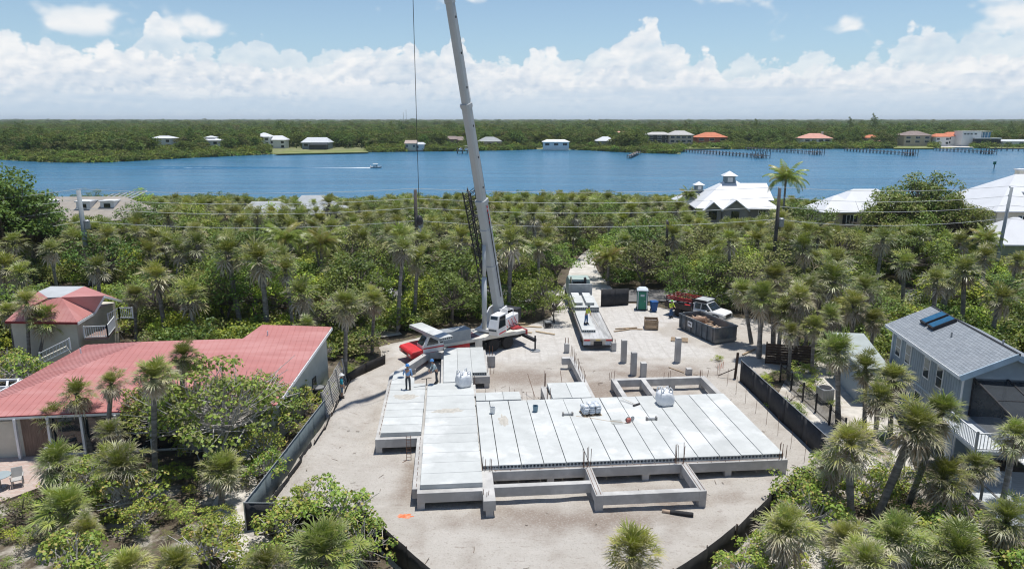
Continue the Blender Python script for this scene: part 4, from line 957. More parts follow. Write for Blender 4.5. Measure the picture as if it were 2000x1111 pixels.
# swing-away lattice jib stowed beside the boom
m = MB(); JO = -bx*1.05; ch = []
for cx, cz in ((-.36, -.42), (.36, -.42), (-.36, .42), (.36, .42)):
    def jp(s_, cx=cx, cz=cz): k_ = 1.0 if s_ > .14 else .72; return bs(s_) + JO + bx*cx*k_ + bn*cz*k_
    m.tube([jp(.035), jp(.14), jp(.262)], .055, 5); ch.append(jp)
N_ = 22
for i in range(N_):
    s0 = .04 + i*(.22/N_); s1 = s0 + .22/N_
    for a, b_ in ((0, 1), (2, 3), (0, 2), (1, 3)):
        m.tube([ch[a](s0), ch[b_](s1)] if i % 2 else [ch[b_](s0), ch[a](s1)], .03, 4)
for i in range(10):
    s0 = .19 + i*.007
    for a, b_ in ((0, 1), (2, 3), (0, 3), (1, 2)): m.tube([ch[a](s0), ch[b_](s0 + .012)], .028, 4)
m.build('lattice_jib', BLACKM, SUP)
for s_ in (.09, .21): MB().bar(bs(s_), bs(s_) + JO, .12, .2).build('jib_bracket', STEELG, SUP)
m = MB(); a0, a1 = bs(.195), bs(.236)
for i in range(5): q0 = a0.lerp(a1, i/5) + bx*.45; q1 = a0.lerp(a1, (i+.55)/5) + bx*.45; MB().bar(q0, q1, .10, .03).build('warning_stripe', REDP, SUP)
wl = MB(); wl.tube([bs(.985) + bn*.5, bs(.02) + bn*.75 + bx*.15], .014, 4, False); wl.build('hoist_rope', BLACKM, SUP)
hk = thing('hook_block', 'black crane hook block hanging on its long wire', 'crane hook', (-6.62, 51.0, 12.2))
MB().tube([(0, 0, .5), (0, 0, 31.6)], .022, 5).build('wire', BLACKM, hk)
MB().lathe([(.06, .62), (.22, .45), (.26, .2), (.20, -.02), (.06, -.1)], n=12).build('ball', BLACKM, hk, smooth=True)
MB().tube([(0, 0, -.1), (0, 0, -.3), (.10, 0, -.45), (.02, 0, -.58), (-.12, 0, -.48), (-.13, 0, -.38)], [.04, .05, .055, .05, .035, .015], 8).build('hook', STEELG, hk, smooth=True)
# plank resting across the carrier behind the cab
pa = G(872, 664, 2.44); pb = G(800, 632, 2.44); dd = (pb - pa); dd.z = 0; L_ = dd.length; ang = math.atan2(dd.y, dd.x) - R(90)
o = put('hollow_core_plank', plank_mesh(1.2, 4.9), None, None, Vector((pa.x, pa.y, 2.43)) - Vector((math.cos(ang), math.sin(ang), 0))*.6, ang); tag(o, 'concrete plank resting across the red and white crane carrier', 'concrete plank')
# ---------------------------------------------------------------- flatbed trailer and tractor
TR = thing('flatbed_trailer', 'long low flatbed trailer with worn grey deck carrying concrete planks', 'trailer', (7.42, 59.25, .05), R(90.8))   # +x towards the tractor
MB().box(0, 13.4, -.45, .45, .55, .86).build('frame', BLACKM, TR, bevel=.02)
DECKW = M('worn_deck', (.37, .365, .35), .6, .22, .9, .2, 12, col2=(.52, .52, .51), stretch=(4, .6, 1))
for i in range(8): MB().box(.02, 13.4, -1.28 + i*.32, -.965 + i*.32, .86, 1.0).build('deck_board', DECKW, TR, bevel=.006)
for s_ in (-1, 1): MB().box(0, 13.4, s_*1.29-.03, s_*1.29+.03, .80, 1.02).build('side_rail', M('rail_steel', (.17, .155, .145), .7, .2, 3), TR)
MB().box(-.06, .02, -1.28, 1.28, .45, 1.0).build('tail_board', M('tail_cream', (.55, .50, .43), .7, .15, 3), TR)
for y in (-.95, .95):
    MB().box(-.085, -.06, y-.3, y+.3, .46, .78).build('sign_panel', M('pale_sign', (.55, .60, .66), .6, .12, 9), TR); MB().box(-.10, -.06, y-.25, y+.25, .84, .93).build('tail_lamp', REDP, TR)
MB().box(-.07, -.055, -.38, .38, .42, .80).build('tail_opening', DARK, TR); MB().box(-.10, -.06, -.2, .2, .84, .96).build('number_plate', M('plate_yellow', (.66, .50, .18), .6), TR); MB().box(-.16, -.04, -1.2, 1.2, .28, .40).build('rear_bumper', DARK, TR)
for x in (1.2, 2.4):
    for s_ in (-1, 1): wheel(TR, x, s_*.98, .42, .5, s_)
MB().box(3.9, 4.6, -1.2, -.6, .15, .5).build('tool_box', DARK, TR)
TQ = thing('tractor_unit', 'pale green truck tractor with grey headboard hitched to the flatbed', 'truck', (7.23, 73.0, .05), R(90.8))
PGRN = M('pale_green_paint', (.36, .44, .39), .5, .12, 2); HB = M('headboard_alloy', (.44, .46, .46), .5, .12, 2)
MB().box(-.4, 6.0, -.45, .45, .6, .95).build('chassis', BLACKM, TQ)
MB().box(.62, .74, -1.25, 1.25, .9, 2.55).build('headboard', HB, TQ, bevel=.02)
for y in (-.9, -.45, 0, .45, .9): MB().box(.58, .62, y-.04, y+.04, .95, 2.5).build('headboard_rib', HB, TQ)
m = MB(); m.loft([[(1.6, -1.2, .9), (4.6, -1.2, .9), (4.6, 1.2, .9), (1.6, 1.2, .9)], [(1.6, -1.2, 2.2), (4.5, -1.2, 2.2), (4.5, 1.2, 2.2), (1.6, 1.2, 2.2)], [(1.7, -1.1, 2.85), (3.6, -1.1, 2.85), (3.6, 1.1, 2.85), (1.7, 1.1, 2.85)]]); m.build('cab', PGRN, TQ, bevel=.06)
MB().box(1.585, 1.6, -.7, .7, 2.0, 2.6).build('rear_window', GLASS, TQ); MB().box(4.6, 6.2, -.8, .8, .8, 1.75).build('bonnet', PGRN, TQ, bevel=.1)
MB().tube([(1.2, .95, .9), (1.2, .95, 3.2)], .09, 8).build('exhaust_stack', CHROME, TQ); MB().tube([(1.2, -.55, 2.5), (1.2, -.55, 2.95), (1.15, -.5, 3.1)], .14, 8).build('air_cleaner', BLACKM, TQ)
for x, in ((.2,), (1.35,), (5.3,)):
    for s_ in (-1, 1): wheel(TQ, x, s_*.98, .5, .45, s_)
def tr_plank(x, y, w, L, z, label):
    p = TR.matrix_basis @ Vector((0, 0, 0)); a = R(90.8); q = Vector((7.42, 59.25, 0)) + Vector((math.cos(a), math.sin(a), 0))*x + Vector((-math.sin(a), math.cos(a), 0))*(y + w/2)
    o = put('hollow_core_plank', plank_mesh(w, L), None, None, (q.x, q.y, z), a - R(90)); tag(o, label, 'concrete plank', 'planks on the trailer')
for lv_ in range(2):
    for s_, w_ in ((.62, 'left'), (-.62, 'right')): tr_plank(8.6, s_, 1.2, 4.9, 1.055 + lv_*.275, '%s concrete plank in the %s layer stacked at the trailer front' % (w_, ('bottom', 'middle')[lv_]))
for s_, w_ in ((.70, 'left'), (-.45, 'right')): tr_plank(9.3, s_, .78, 4.2, 1.61, '%s narrow concrete plank on top of the trailer stack' % w_)
tr_plank(1.8, .58, 1.2, 6.5, 1.055, 'concrete plank lying alone under the yellow shirted worker')
# ---------------------------------------------------------------- dumpster
DP = thing('dumpster', 'dark steel roll-off dumpster full of broken timber', 'dumpster', (0, 0, 0))
DB = M('dumpster_steel', (.105, .125, .145), .6, .3, 1.5, .2, 12, col2=(.20, .19, .18))
bt = [Vector((15.95, 65.9, .1)), Vector((17.95, 60.8, .1)), Vector((20.15, 61.7, .1)), Vector((18.15, 66.8, .1))]
ax = (bt[1]-bt[0]).normalized(); ay = (bt[3]-bt[0]).normalized(); Ld, Wd = (bt[1]-bt[0]).length, (bt[3]-bt[0]).length
DP.location = bt[0]; DP.rotation_euler = (0, 0, math.atan2(ax.y, ax.x)); Hd = 1.38
# local frame: x along the length towards the camera, y to the right-hand long wall
for nm, (x0, x1, y0, y1) in (('side_wall', (0, Ld, 0, .06)), ('side_wall', (0, Ld, Wd-.06, Wd)), ('end_wall', (0, .06, .06, Wd-.06)), ('end_wall', (Ld-.06, Ld, .06, Wd-.06))): MB().box(x0, x1, y0, y1, .12, Hd).build(nm, DB, DP, bevel=.008)
MB().box(0, Ld, 0, Wd, .06, .13).build('floor', DB, DP)
MB().bar((-.02, -.03, Hd), (Ld+.03, -.03, Hd), .10, .12).build('top_rail', DB, DP); MB().bar((-.02, Wd+.03, Hd), (Ld+.03, Wd+.03, Hd), .10, .12).build('top_rail', DB, DP); MB().bar((Ld+.02, 0, Hd), (Ld+.02, Wd, Hd), .10, .12).build('top_rail', DB, DP); MB().bar((0, 0, Hd), (0, Wd, Hd), .10, .12).build('top_rail', DB, DP)
for i in range(7):
    for y in (-.06, Wd+.06): x = .3 + i*(Ld-.6)/6; MB().box(x-.05, x+.05, y-.05, y+.05, .1, Hd-.06).build('side_post', DB, DP)
MB().box(Ld-.02, Ld+.05, .02, Wd-.02, .05, .35).build('bottom_sill', M('sill_grey', (.26, .25, .23), .8), DP)
MB().box(1.55, 2.25, -.125, -.115, .62, 1.12).build('notice', M('notice_white', (.70, .71, .72), .6, .05), DP); 
m = MB(); m.box(1.66, 1.92, -.132, -.126, .84, .96); m.box(1.96, 2.12, -.132, -.126, .80, .93); m.build('notice_print', DARK, DP)
DEB = M('broken_timber', (.44, .33, .24), .9, .25, 3, .2, 20, orand=.2)
r4 = random.Random(9)
for i in range(34):
    x, y = r4.uniform(.5, Ld-.5), r4.uniform(.35, Wd-.35); z = .55 + r4.uniform(0, .75); a = r4.uniform(-.7, .9); L_ = r4.uniform(.5, 1.5)
    dv_ = Vector((math.cos(a), math.sin(a), r4.uniform(-.25, .25))); p = Vector((x, y, z)); q0 = p - dv_*L_/2; q1 = p + dv_*L_/2
    for q in (q0, q1): q.x = min(max(q.x, .12), Ld-.12); q.y = min(max(q.y, .12), Wd-.12)
    ow = MB().bar(q0, q1, r4.choice((.09, .14, .25, .30)), r4.choice((.04, .05, .09))).build('timber_scrap', DEB, None); ow.matrix_basis = Matrix.Translation(bt[0]) @ Matrix.Rotation(math.atan2(ax.y, ax.x), 4, 'Z')
    tag(ow, 'broken timber piece lying in the dark steel dumpster', 'timber', 'broken timber in the dumpster')
m = MB(); m.tube([(1.35, .65, 1.0), (2.35, 1.35, 1.22)], .34, 12); o = m.build('carpet_roll', M('brown_carpet', (.33, .215, .15), .95, .2, 8, .4, 40), None, bt[0], math.atan2(ax.y, ax.x), smooth=False); tag(o, 'thick brown rolled carpet lying in the dumpster', 'carpet roll')
m = MB(); m.box(.1, Ld-.1, .1, Wd-.1, .13, .6); o = m.build('rubble_fill', DEB, None, bt[0], math.atan2(ax.y, ax.x)); tag(o, 'mixed rubble filling the bottom of the dumpster', 'rubble', kind='stuff')
# ---------------------------------------------------------------- white crew-cab work truck
def pickup(loc, rz, label, stake=True, name='work_truck', paint=WHITE):
    t = thing(name, label, 'truck', loc, rz)
    MB().box(-3.1, 2.7, -.45, .45, .45, .7).build('chassis', BLACKM, t)
    m = MB(); sec = []
    for x, zb, zt, w in ((-.35, .5, 1.18, .98), (.2, .5, 1.2, 1.0), (1.5, .52, 1.2, 1.0), (1.75, .55, 1.22, .99), (2.75, .58, 1.14, .95), (2.98, .6, 1.0, .86)):
        sec.append([(x, -w, zb), (x, w, zb), (x, w, zt-.12), (x, w-.08, zt), (x, -w+.08, zt), (x, -w, zt-.12)])
    m.loft(sec).build('body', paint, t, bevel=.03)
    m = MB(); m.loft([[(-.38, -.92, 1.16), (1.72, -.92, 1.16), (1.72, .92, 1.16), (-.38, .92, 1.16)], [(-.34, -.78, 1.86), (.98, -.78, 1.86), (.98, .78, 1.86), (-.34, .78, 1.86)]]); m.build('cab', paint, t, bevel=.05)
    MB().add([(1.70, -.80, 1.22), (1.70, .80, 1.22), (1.06, .70, 1.80), (1.06, -.70, 1.80)], [(0, 1, 2, 3)]).build('windscreen', GLASS, t)
    for s_ in (-1, 1):
        for x0, x1, x2, x3 in ((-.22, .42, .40, -.20), (.52, 1.52, .96, .50)):
            q = [(x0, s_*.928, 1.22), (x1, s_*.928, 1.22), (x2, s_*.815, 1.76), (x3, s_*.815, 1.76)]; MB().add(q, [(0, 1, 2, 3) if s_ < 0 else (3, 2, 1, 0)]).build('side_window', GLASS, t)
        MB().box(.44, .47, s_*1.0-.004, s_*1.0+.004, .6, 1.1).build('door_gap', DARK, t); MB().box(1.30, 1.48, s_*1.10-.09, s_*1.10+.09, 1.18, 1.36).build('mirror', BLACKM, t)
        MB().box(.25, .4, s_*1.01-.012, s_*1.01+.012, .98, 1.02).build('door_handle', BLACKM, t)
        wheel(t, 2.05, s_*.86, .42, .30, s_, CHROME); wheel(t, -2.0, s_*.86, .42, .30, s_, CHROME)
        MB().side([(1.52, .5), (1.6, .82), (1.82, .96), (2.28, .96), (2.5, .82), (2.58, .55), (2.46, .55), (2.40, .78), (2.2, .88), (1.9, .88), (1.7, .78), (1.64, .5)], s_*.955, s_*1.02).build('wheel_arch', DARK, t)
        MB().box(2.86, 2.99, s_*.62-.16, s_*.62+.16, .84, 1.0).build('headlight', M('lamp_glass', (.7, .7, .65), .2), t)
    MB().box(2.95, 3.03, -.45, .45, .72, 1.0).build('grille', BLACKM, t); MB().box(2.9, 3.12, -.92, .92, .45, .66).build('front_bumper', CHROME, t, bevel=.03)
    if stake:
        MB().box(-3.5, -.5, -1.05, 1.05, .80, .92).build('bed_floor', BLACKM, t)
        for s_ in (-1, 1):
            MB().box(-3.5, -.5, s_*1.05-.03, s_*1.05+.03, .88, 1.38).build('bed_side', M('bed_brown', (.06, .045, .04), .7, .2, 3), t)
            for zz in (1.75, 1.95): MB().bar((-3.45, s_*1.0, zz), (-.45, s_*1.0, zz), .07, .10).build('rack_rail', REDD, t)
            for xx in (-3.4, -2.4, -1.4, -.5): MB().bar((xx, s_*1.0, 1.3), (xx, s_*1.0, 2.0), .06).build('rack_post', BLACKM, t)
        for i in range(8): MB().bar((-3.3 + i*.4, -1.0, 1.97), (-3.3 + i*.4, 1.0, 1.97), .05, .05).build('ladder_rung', REDD, t)
        MB().box(-3.5, -3.44, -1.05, 1.05, .88, 1.38).build('tail_gate', BLACKM, t)
        MB().box(-.4, 1.0, -.9, .9, 2.0, 2.06).build('cab_rack_top', HB, t, bevel=.02)
        for s_ in (-1, 1): MB().box(-.5, 1.05, s_*.92-.04, s_*.92+.04, 1.90, 2.14).build('cab_rack_rail', BLACKM, t); MB().bar((-.45, s_*.9, 1.0), (-.45, s_*.9, 2.0), .07).build('cab_rack_post', BLACKM, t)
        for i, (xx, yy, sx, sy, sz, mt) in enumerate(((-3.0, -.5, .7, .5, .45, WHITE), (-2.2, .2, .8, .6, .35, DARK), (-1.4, -.4, .6, .5, .3, REDP), (-1.2, .45, .7, .4, .4, GREYP))): MB().box(xx-sx/2, xx+sx/2, yy-sy/2, yy+sy/2, .92, .92+sz).build('load_box', mt, t, bevel=.03)
        for s_ in (-1, 1):
            m = MB()
            for (x0, x1, z0, z1) in ((.62, 1.25, .92, .97), (.62, 1.35, .84, .89), (.75, 1.2, .76, .80), (.80, 1.1, .69, .72)): m.box(x0, x1, s_*1.004-.003, s_*1.004+.003, z0, z1)
            m.build('door_lettering', M('sign_blue', (.05, .07, .14), .6), t); m = MB(); m.box(.08, .13, s_*1.004-.003, s_*1.004+.003, .75, .98); m.box(.03, .18, s_*1.004-.0035, s_*1.004+.0035, .88, .92); m.build('door_emblem', M('sign_blue', (.05, .07, .14), .6), t)
    else:
        for s_ in (-1, 1): MB().box(-2.9, -.36, s_*.97-.04, s_*.97+.04, .55, 1.2).build('bed_side', paint, t, bevel=.02)
        MB().box(-2.9, -.36, -.95, .95, .55, .7).build('bed_floor', DARK, t); MB().box(-2.95, -2.88, -.95, .95, .55, 1.18).build('tail_gate', paint, t)
    return t
wt = pickup((18.9, 69.3, .05), R(-44), 'white crew cab work truck with dark flat bed and red ladder rack', True)
pickup((-16.2, 77.0, .03), R(2), 'white pickup parked on the road behind the bushes', False, 'parked_pickup')
# ---------------------------------------------------------------- portable toilet, bin, crate, generator, odds and ends
t = thing('portable_toilet', 'dark green portable toilet with pale domed roof by the palms', 'portable toilet', (13.65, 72.9, .05), R(-8))
PTG = M('toilet_green', (.02, .135, .10), .55, .12, 2); PTW = M('toilet_roof', (.58, .64, .68), .5, .06, 2)
MB().box(-.55, .55, -.55, .55, .08, 2.05).build('booth', PTG, t, bevel=.02); MB().box(-.6, .6, -.6, .6, 0, .09).build('skid', DARK, t)
MB().loft([[(-.6, -.6, 2.05), (.6, -.6, 2.05), (.6, .6, 2.05), (-.6, .6, 2.05)], [(-.58, -.58, 2.14), (.58, -.58, 2.14), (.58, .58, 2.14), (-.58, .58, 2.14)], [(-.32, -.35, 2.36), (.32, -.35, 2.36), (.32, .35, 2.36), (-.32, .35, 2.36)]]).build('roof', PTW, t, bevel=.04)
MB().box(-.36, .36, -.585, -.55, .12, 1.95).build('door', M('toilet_door', (.03, .20, .13), .5), t, bevel=.01); MB().box(-.2, .2, -.60, -.585, 1.5, 1.72).build('door_sign', M('sign_pale', (.45, .55, .60), .6), t)
for x in (-.45, .45): MB().box(x-.04, x+.04, -.575, -.55, .1, 2.0).build('corner_strip', PTW, t)
MB().box(.22, .30, -.61, -.585, .95, 1.05).build('latch', STEELG, t)
t = thing('wheelie_bin', 'blue plastic bin to the right of the portable toilet', 'bin', (14.75, 72.1, .05), R(10)); BLU = M('bin_blue', (.02, .09, .27), .5, .1, 3)
MB().loft([[(-.24, -.28, .05), (.24, -.28, .05), (.24, .28, .05), (-.24, .28, .05)], [(-.33, -.38, 1.02), (.33, -.38, 1.02), (.33, .38, 1.02), (-.33, .38, 1.02)]]).build('tub', BLU, t, bevel=.02); MB().box(-.37, .37, -.42, .42, 1.02, 1.08).build('rim', BLU, t, bevel=.01)
for s_ in (-1, 1): MB().lathe([(.1, -.03), (.1, .03)], (s_*.25, .3, .1), 10, 'x').build('caster', DARK, t)
t = thing('timber_crate', 'open wooden crate standing alone on the shell ground', 'crate', (13.3, 65.9, .05), R(-8)); CRW = M('crate_wood', (.34, .25, .165), .9, .22, 5, .2, 25, orand=.1)
for z in (.08, .36, .64):
    for s_ in (-1, 1): MB().box(-.62, .62, s_*.72-.02, s_*.72+.02, z, z+.24).build('board', CRW, t); MB().box(s_*.62-.02, s_*.62+.02, -.70, .70, z, z+.24).build('board', CRW, t)
for sx in (-1, 1):
    for sy in (-1, 1): MB().box(sx*.58-.04, sx*.58+.04, sy*.67-.04, sy*.67+.04, 0, .92).build('corner_post', CRW, t)
MB().box(-.6, .6, -.7, .7, .04, .08).build('floor', CRW, t)
t = thing('generator', 'small black generator standing left of the flatbed trailer', 'generator', (3.45, 66.1, .05), R(12))
for z in (.05, .62):
    MB().tube([(-.38, -.28, z), (.38, -.28, z), (.38, .28, z), (-.38, .28, z), (-.38, -.28, z)], .02, 6).build('frame_tube', BLACKM, t)
for sx in (-1, 1):
    for sy in (-1, 1): MB().tube([(sx*.38, sy*.28, .03), (sx*.38, sy*.28, .64)], .02, 6).build('frame_post', BLACKM, t)
MB().box(-.3, .1, -.2, .2, .1, .48).build('engine', DARK, t, bevel=.04); MB().box(.1, .33, -.2, .2, .12, .42).build('alternator', BLACKM, t, bevel=.04); MB().box(-.3, .3, -.22, .22, .48, .6).build('fuel_tank', GREYP, t, bevel=.05)
LUM = M('new_timber', (.56, .43, .27), .85, .15, 5, orand=.15)
for i, (x, y, a, L_, dsc) in enumerate(((1.6, 66.3, 168, 2.6, 'pale timber on the sand left of the generator'), (0.9, 64.6, 160, 2.1, 'short pale timber on the shell ground by the crane tail'), (3.1, 64.2, 150, 2.0, 'pale timber lying nearest the trailer'), (-.2, 67.2, 5, 3.0, 'long timber lying at the edge of the woods behind the crane'), (10.9, 65.7, 12, 2.2, 'thin timber lying left of the open crate'), (10.4, 65.0, 25, 1.8, 'short timber lying left of the open crate'), (11.6, 65.4, -5, 1.6, 'timber end touching the open crate'), (20.3, 58.6, 45, 2.2, 'plank propped near the dumpster end'))):
    m = MB(); m.bar((-L_/2, 0, .05), (L_/2, 0, .05), .16, .06); o = m.build('loose_timber', LUM if i < 4 else WOODP, None, (x, y, .05), R(a)); tag(o, dsc, 'timber', 'loose timber on the ground')
t = thing('wooden_pallet', 'low wooden pallet lying on sand left of the dumpster', 'pallet', (15.1, 61.9, .06), R(-14))
for i in range(6): MB().box(-.75, .75, -.55 + i*.19, -.42 + i*.19, .11, .14).build('slat', WOODP, t)
for x in (-.68, 0, .68): MB().box(x-.06, x+.06, -.55, .53, 0, .11).build('runner', WOODP, t)
# ---------------------------------------------------------------- people
SKIN_ = M('skin', (.42, .25, .17), .6, .05)
def skin_mesh(name, verts, edges, radii, mat, parent, root=0, sub=1):
    me = bpy.data.meshes.new(name); me.from_pydata(verts, edges, []); me.materials.append(mat)
    o = bpy.data.objects.new(name, me); COL.objects.link(o); o.parent = parent
    md = o.modifiers.new('skin', 'SKIN'); md.use_smooth_shade = True
    if not me.skin_vertices: raise RuntimeError('no skin layer')
    for i, r_ in enumerate(radii):
        sv = me.skin_vertices[0].data[i]; sv.radius = r_ if isinstance(r_, tuple) else (r_, r_); sv.use_root = (i == root)
    sb = o.modifiers.new('sub', 'SUBSURF'); sb.levels = sub; sb.render_levels = sub
    return o
def person(loc, rz, label, shirt, trousers, hat, lean=0.0, arms=None, legs=(.0, .0), hatkind='hard', shoes=(.05, .045, .04), short=False):
    t = thing('person', label, 'person', loc, rz); J = {}
    lx = math.sin(lean)*.55
    J['pelvis'] = (0, 0, .94); J['spine'] = (lx*.45, 0, 1.14); J['chest'] = (lx*.95, 0, 1.36); J['neck'] = (lx*1.2, 0, 1.50); J['jaw'] = (lx*1.3 + .02, 0, 1.575); J['head'] = (lx*1.4 + .03, 0, 1.66); J['crown'] = (lx*1.45 + .02, 0, 1.745)
    V = [J[k_] for k_ in ('pelvis', 'spine', 'chest', 'neck', 'jaw', 'head', 'crown')]; Rr = [(.15, .11), (.145, .10), (.17, .11), .055, .07, .092, .06]; E_ = [(i, i+1) for i in range(6)]
    arms = arms or {}
    sh = {}; hp = {}
    for s_, nm in ((1, 'l'), (-1, 'r')):
        s0 = (lx*.98, s_*.20, 1.42); el_, wr = arms.get(nm, ((lx + .02, s_*.26, 1.13), (lx + .12, s_*.25, .90)))
        i0 = len(V); d = Vector(wr) - Vector(el_); d.normalize(); pal = Vector(wr) + d*.09
        V += [s0, el_, wr, tuple(pal)]; Rr += [.062, .045, .032, .036]; E_ += [(2, i0), (i0, i0+1), (i0+1, i0+2), (i0+2, i0+3)]; sh[nm] = (s0, el_, wr)
        side = Vector((d.z, 0, -d.x)).normalized() if abs(d.y) < .9 else Vector((1, 0, 0))
        for j, (off, ln) in enumerate(((-.030, .070), (-.010, .080), (.010, .075), (.030, .058))):
            k0 = pal + side*off; k1 = k0 + d*ln*.6; k2 = k1 + (d*.6 + Vector((0, -s_*.7, 0)))*ln*.5; n0 = len(V); V += [tuple(k0 + d*.01), tuple(k1), tuple(k2)]; Rr += [.011, .010, .008]; E_ += [(i0+3, n0), (n0, n0+1), (n0+1, n0+2)]
        n0 = len(V); th_ = Vector(wr) + d*.03 + side*.045; V += [tuple(th_), tuple(th_ + side*.03 + d*.04)]; Rr += [.013, .009]; E_ += [(i0+2, n0), (n0, n0+1)]
        hx = (0, s_*.095, .90); st_ = legs[0 if s_ > 0 else 1]; kn = (st_*.55 + .03, s_*.105, .50); an = (st_, s_*.11, .09); toe = (st_ + .17, s_*.13, .04)
        i0 = len(V); V += [hx, kn, an, toe]; Rr += [.088, .06, .042, .038]; E_ += [(0, i0), (i0, i0+1), (i0+1, i0+2), (i0+2, i0+3)]; hp[nm] = (hx, kn, an, toe)
    skin_mesh('body', V, E_, Rr, SKIN_, t)
    sm = M('cloth_%.2f_%.2f_%.2f' % shirt, shirt, .9, .1, 8, .3, 25); tm = M('cloth_%.2f_%.2f_%.2f' % trousers, trousers, .9, .12, 8, .3, 25)
    V = [J['pelvis'], J['spine'], J['chest'], (lx*1.12, 0, 1.455)]; Rr = [(.168, .13), (.165, .122), (.188, .13), (.10, .09)]; E_ = [(0, 1), (1, 2), (2, 3)]
    for nm in 'lr':
        s0, el_, wr = sh[nm]; i0 = len(V); e2 = tuple(Vector(el_).lerp(Vector(wr), .1 if short else .82)); V += [s0, el_, e2]; Rr += [.08, .062, .055 if short else .046]; E_ += [(2, i0), (i0, i0+1), (i0+1, i0+2)]
    skin_mesh('shirt', V, E_, Rr, sm, t)
    V = [(0, 0, 1.0), (0, 0, .92)]; Rr = [(.16, .125), (.165, .135)]; E_ = [(0, 1)]
    for nm in 'lr':
        hx, kn, an, toe = hp[nm]; i0 = len(V); V += [hx, kn, (an[0], an[1], an[2] + (.02 if not short else .33))]; Rr += [.108, .082, .068]; E_ += [(1, i0), (i0, i0+1), (i0+1, i0+2)]
    skin_mesh('trousers', V, E_, Rr, tm, t, 1)
    bm_ = M('boot_leather', shoes, .8, .2, 10)
    for nm in 'lr':
        hx, kn, an, toe = hp[nm]; a_ = Vector(an); MB().loft([[(an[0]-.08, an[1]-.05, 0), (an[0]+.2, an[1]-.055, 0), (an[0]+.2, an[1]+.055, 0), (an[0]-.08, an[1]+.05, 0)], [(an[0]-.085, an[1]-.052, .06), (an[0]+.19, an[1]-.05, .055), (an[0]+.19, an[1]+.05, .055), (an[0]-.085, an[1]+.052, .06)], [(an[0]-.07, an[1]-.05, .17), (an[0]+.05, an[1]-.05, .17), (an[0]+.05, an[1]+.05, .17), (an[0]-.07, an[1]+.05, .17)]]).build('boot', bm_, t, bevel=.02)
    hx_, hz_ = J['head'][0], 1.66
    f = MB(); f.add([(hx_+.088, -.018, hz_-.01), (hx_+.088, .018, hz_-.01), (hx_+.118, 0, hz_-.03), (hx_+.09, 0, hz_+.03)], [(0, 2, 3), (2, 1, 3), (0, 1, 2)])
    for s_ in (-1, 1): f.cbox((hx_+.01, s_*.092, hz_), (.03, .02, .06))
    f.build('nose_and_ears', SKIN_, t)
    e_ = MB()
    for s_ in (-1, 1): e_.cbox((hx_+.084, s_*.034, hz_+.018), (.012, .024, .012))
    e_.cbox((hx_+.086, 0, hz_-.055), (.01, .045, .008)); e_.build('eyes_and_mouth', DARK, t)
    MB().loft([[(hx_ - .015 + .098*math.cos(a)*k_, .098*math.sin(a)*k_, z) for a in [2*math.pi*j/12 for j in range(12)]] for z, k_ in ((hz_ - .03, .88), (hz_ + .03, 1.0), (hz_ + .085, .8))]).build('hair', M('dark_hair', (.03, .022, .018), .7), t)
    hm = M('hat_%.2f_%.2f_%.2f' % hat, hat, .5, .05, 5)
    if hatkind == 'hard':
        MB().lathe([(.155, .045), (.15, .06), (.128, .07), (.125, .12), (.10, .165), (.05, .19), (.01, .195)], (hx_-.01, 0, hz_ - .01), 14).build('hard_hat', hm, t, smooth=True)
    else:
        MB().lathe([(.21, .05), (.215, .06), (.12, .07), (.112, .14), (.07, .18), (.01, .185)], (hx_-.01, 0, hz_ - .01), 16).build('sun_hat', hm, t, smooth=True)
    return t
DKT = (.05, .055, .065)
p = B2W(-4.62, 11.95, 1.208)
person(p, R(105), 'person in pale blue shirt and blue hard hat standing on the left wing', (.20, .36, .62), DKT, (.06, .22, .55), .10, {'l': ((.10, .29, 1.16), (.30, .27, 1.0)), 'r': ((-.02, -.27, 1.14), (.10, -.30, .90))}, (.10, -.12))
p = B2W(-2.66, 13.02, 1.212)
person(p, R(205), 'person in grey vest bending forward beside the three back planks', (.34, .42, .44), DKT, (.08, .24, .52), .40, {'l': ((.30, .28, 1.16), (.46, .20, .98)), 'r': ((.26, -.30, 1.18), (.44, -.22, .96))}, (.06, -.08))
p = Vector((6.75, 62.9, 1.312))
person(p, R(-35), 'person in yellow safety shirt and jeans sweeping on the trailer', (.52, .62, .06), (.07, .16, .32), (.04, .08, .06), .30, {'l': ((.28, .22, 1.12), (.42, .05, .98)), 'r': ((.22, -.26, 1.14), (.40, -.02, 1.15))}, (.05, -.08))
o = MB().tube([(0, 0, 1.25), (.75, -.75, .03)], .014, 5).build('broom_pole', LUM, None, p + Vector((.25, -.3, .0))); tag(o, 'long broom pole held by the person on the trailer', 'pole')
person((-12.05, 47.7, lot_z(-12.05, 47.7) - .02), R(20), 'bystander in teal shirt, shorts and white sun hat by the left fence', (.03, .34, .42), (.16, .22, .28), (.74, .74, .72), .05, None, (.02, -.02), 'sun', short=True)
person((16.0, 69.7, .05), R(-60), 'person in yellow safety vest standing behind the work truck bed', (.48, .62, .07), (.05, .11, .24), (.25, .55, .12), .08, {'l': ((.16, .26, 1.14), (.36, .2, 1.1)), 'r': ((.1, -.28, 1.14), (.3, -.2, 1.1))}, (.03, -.03))
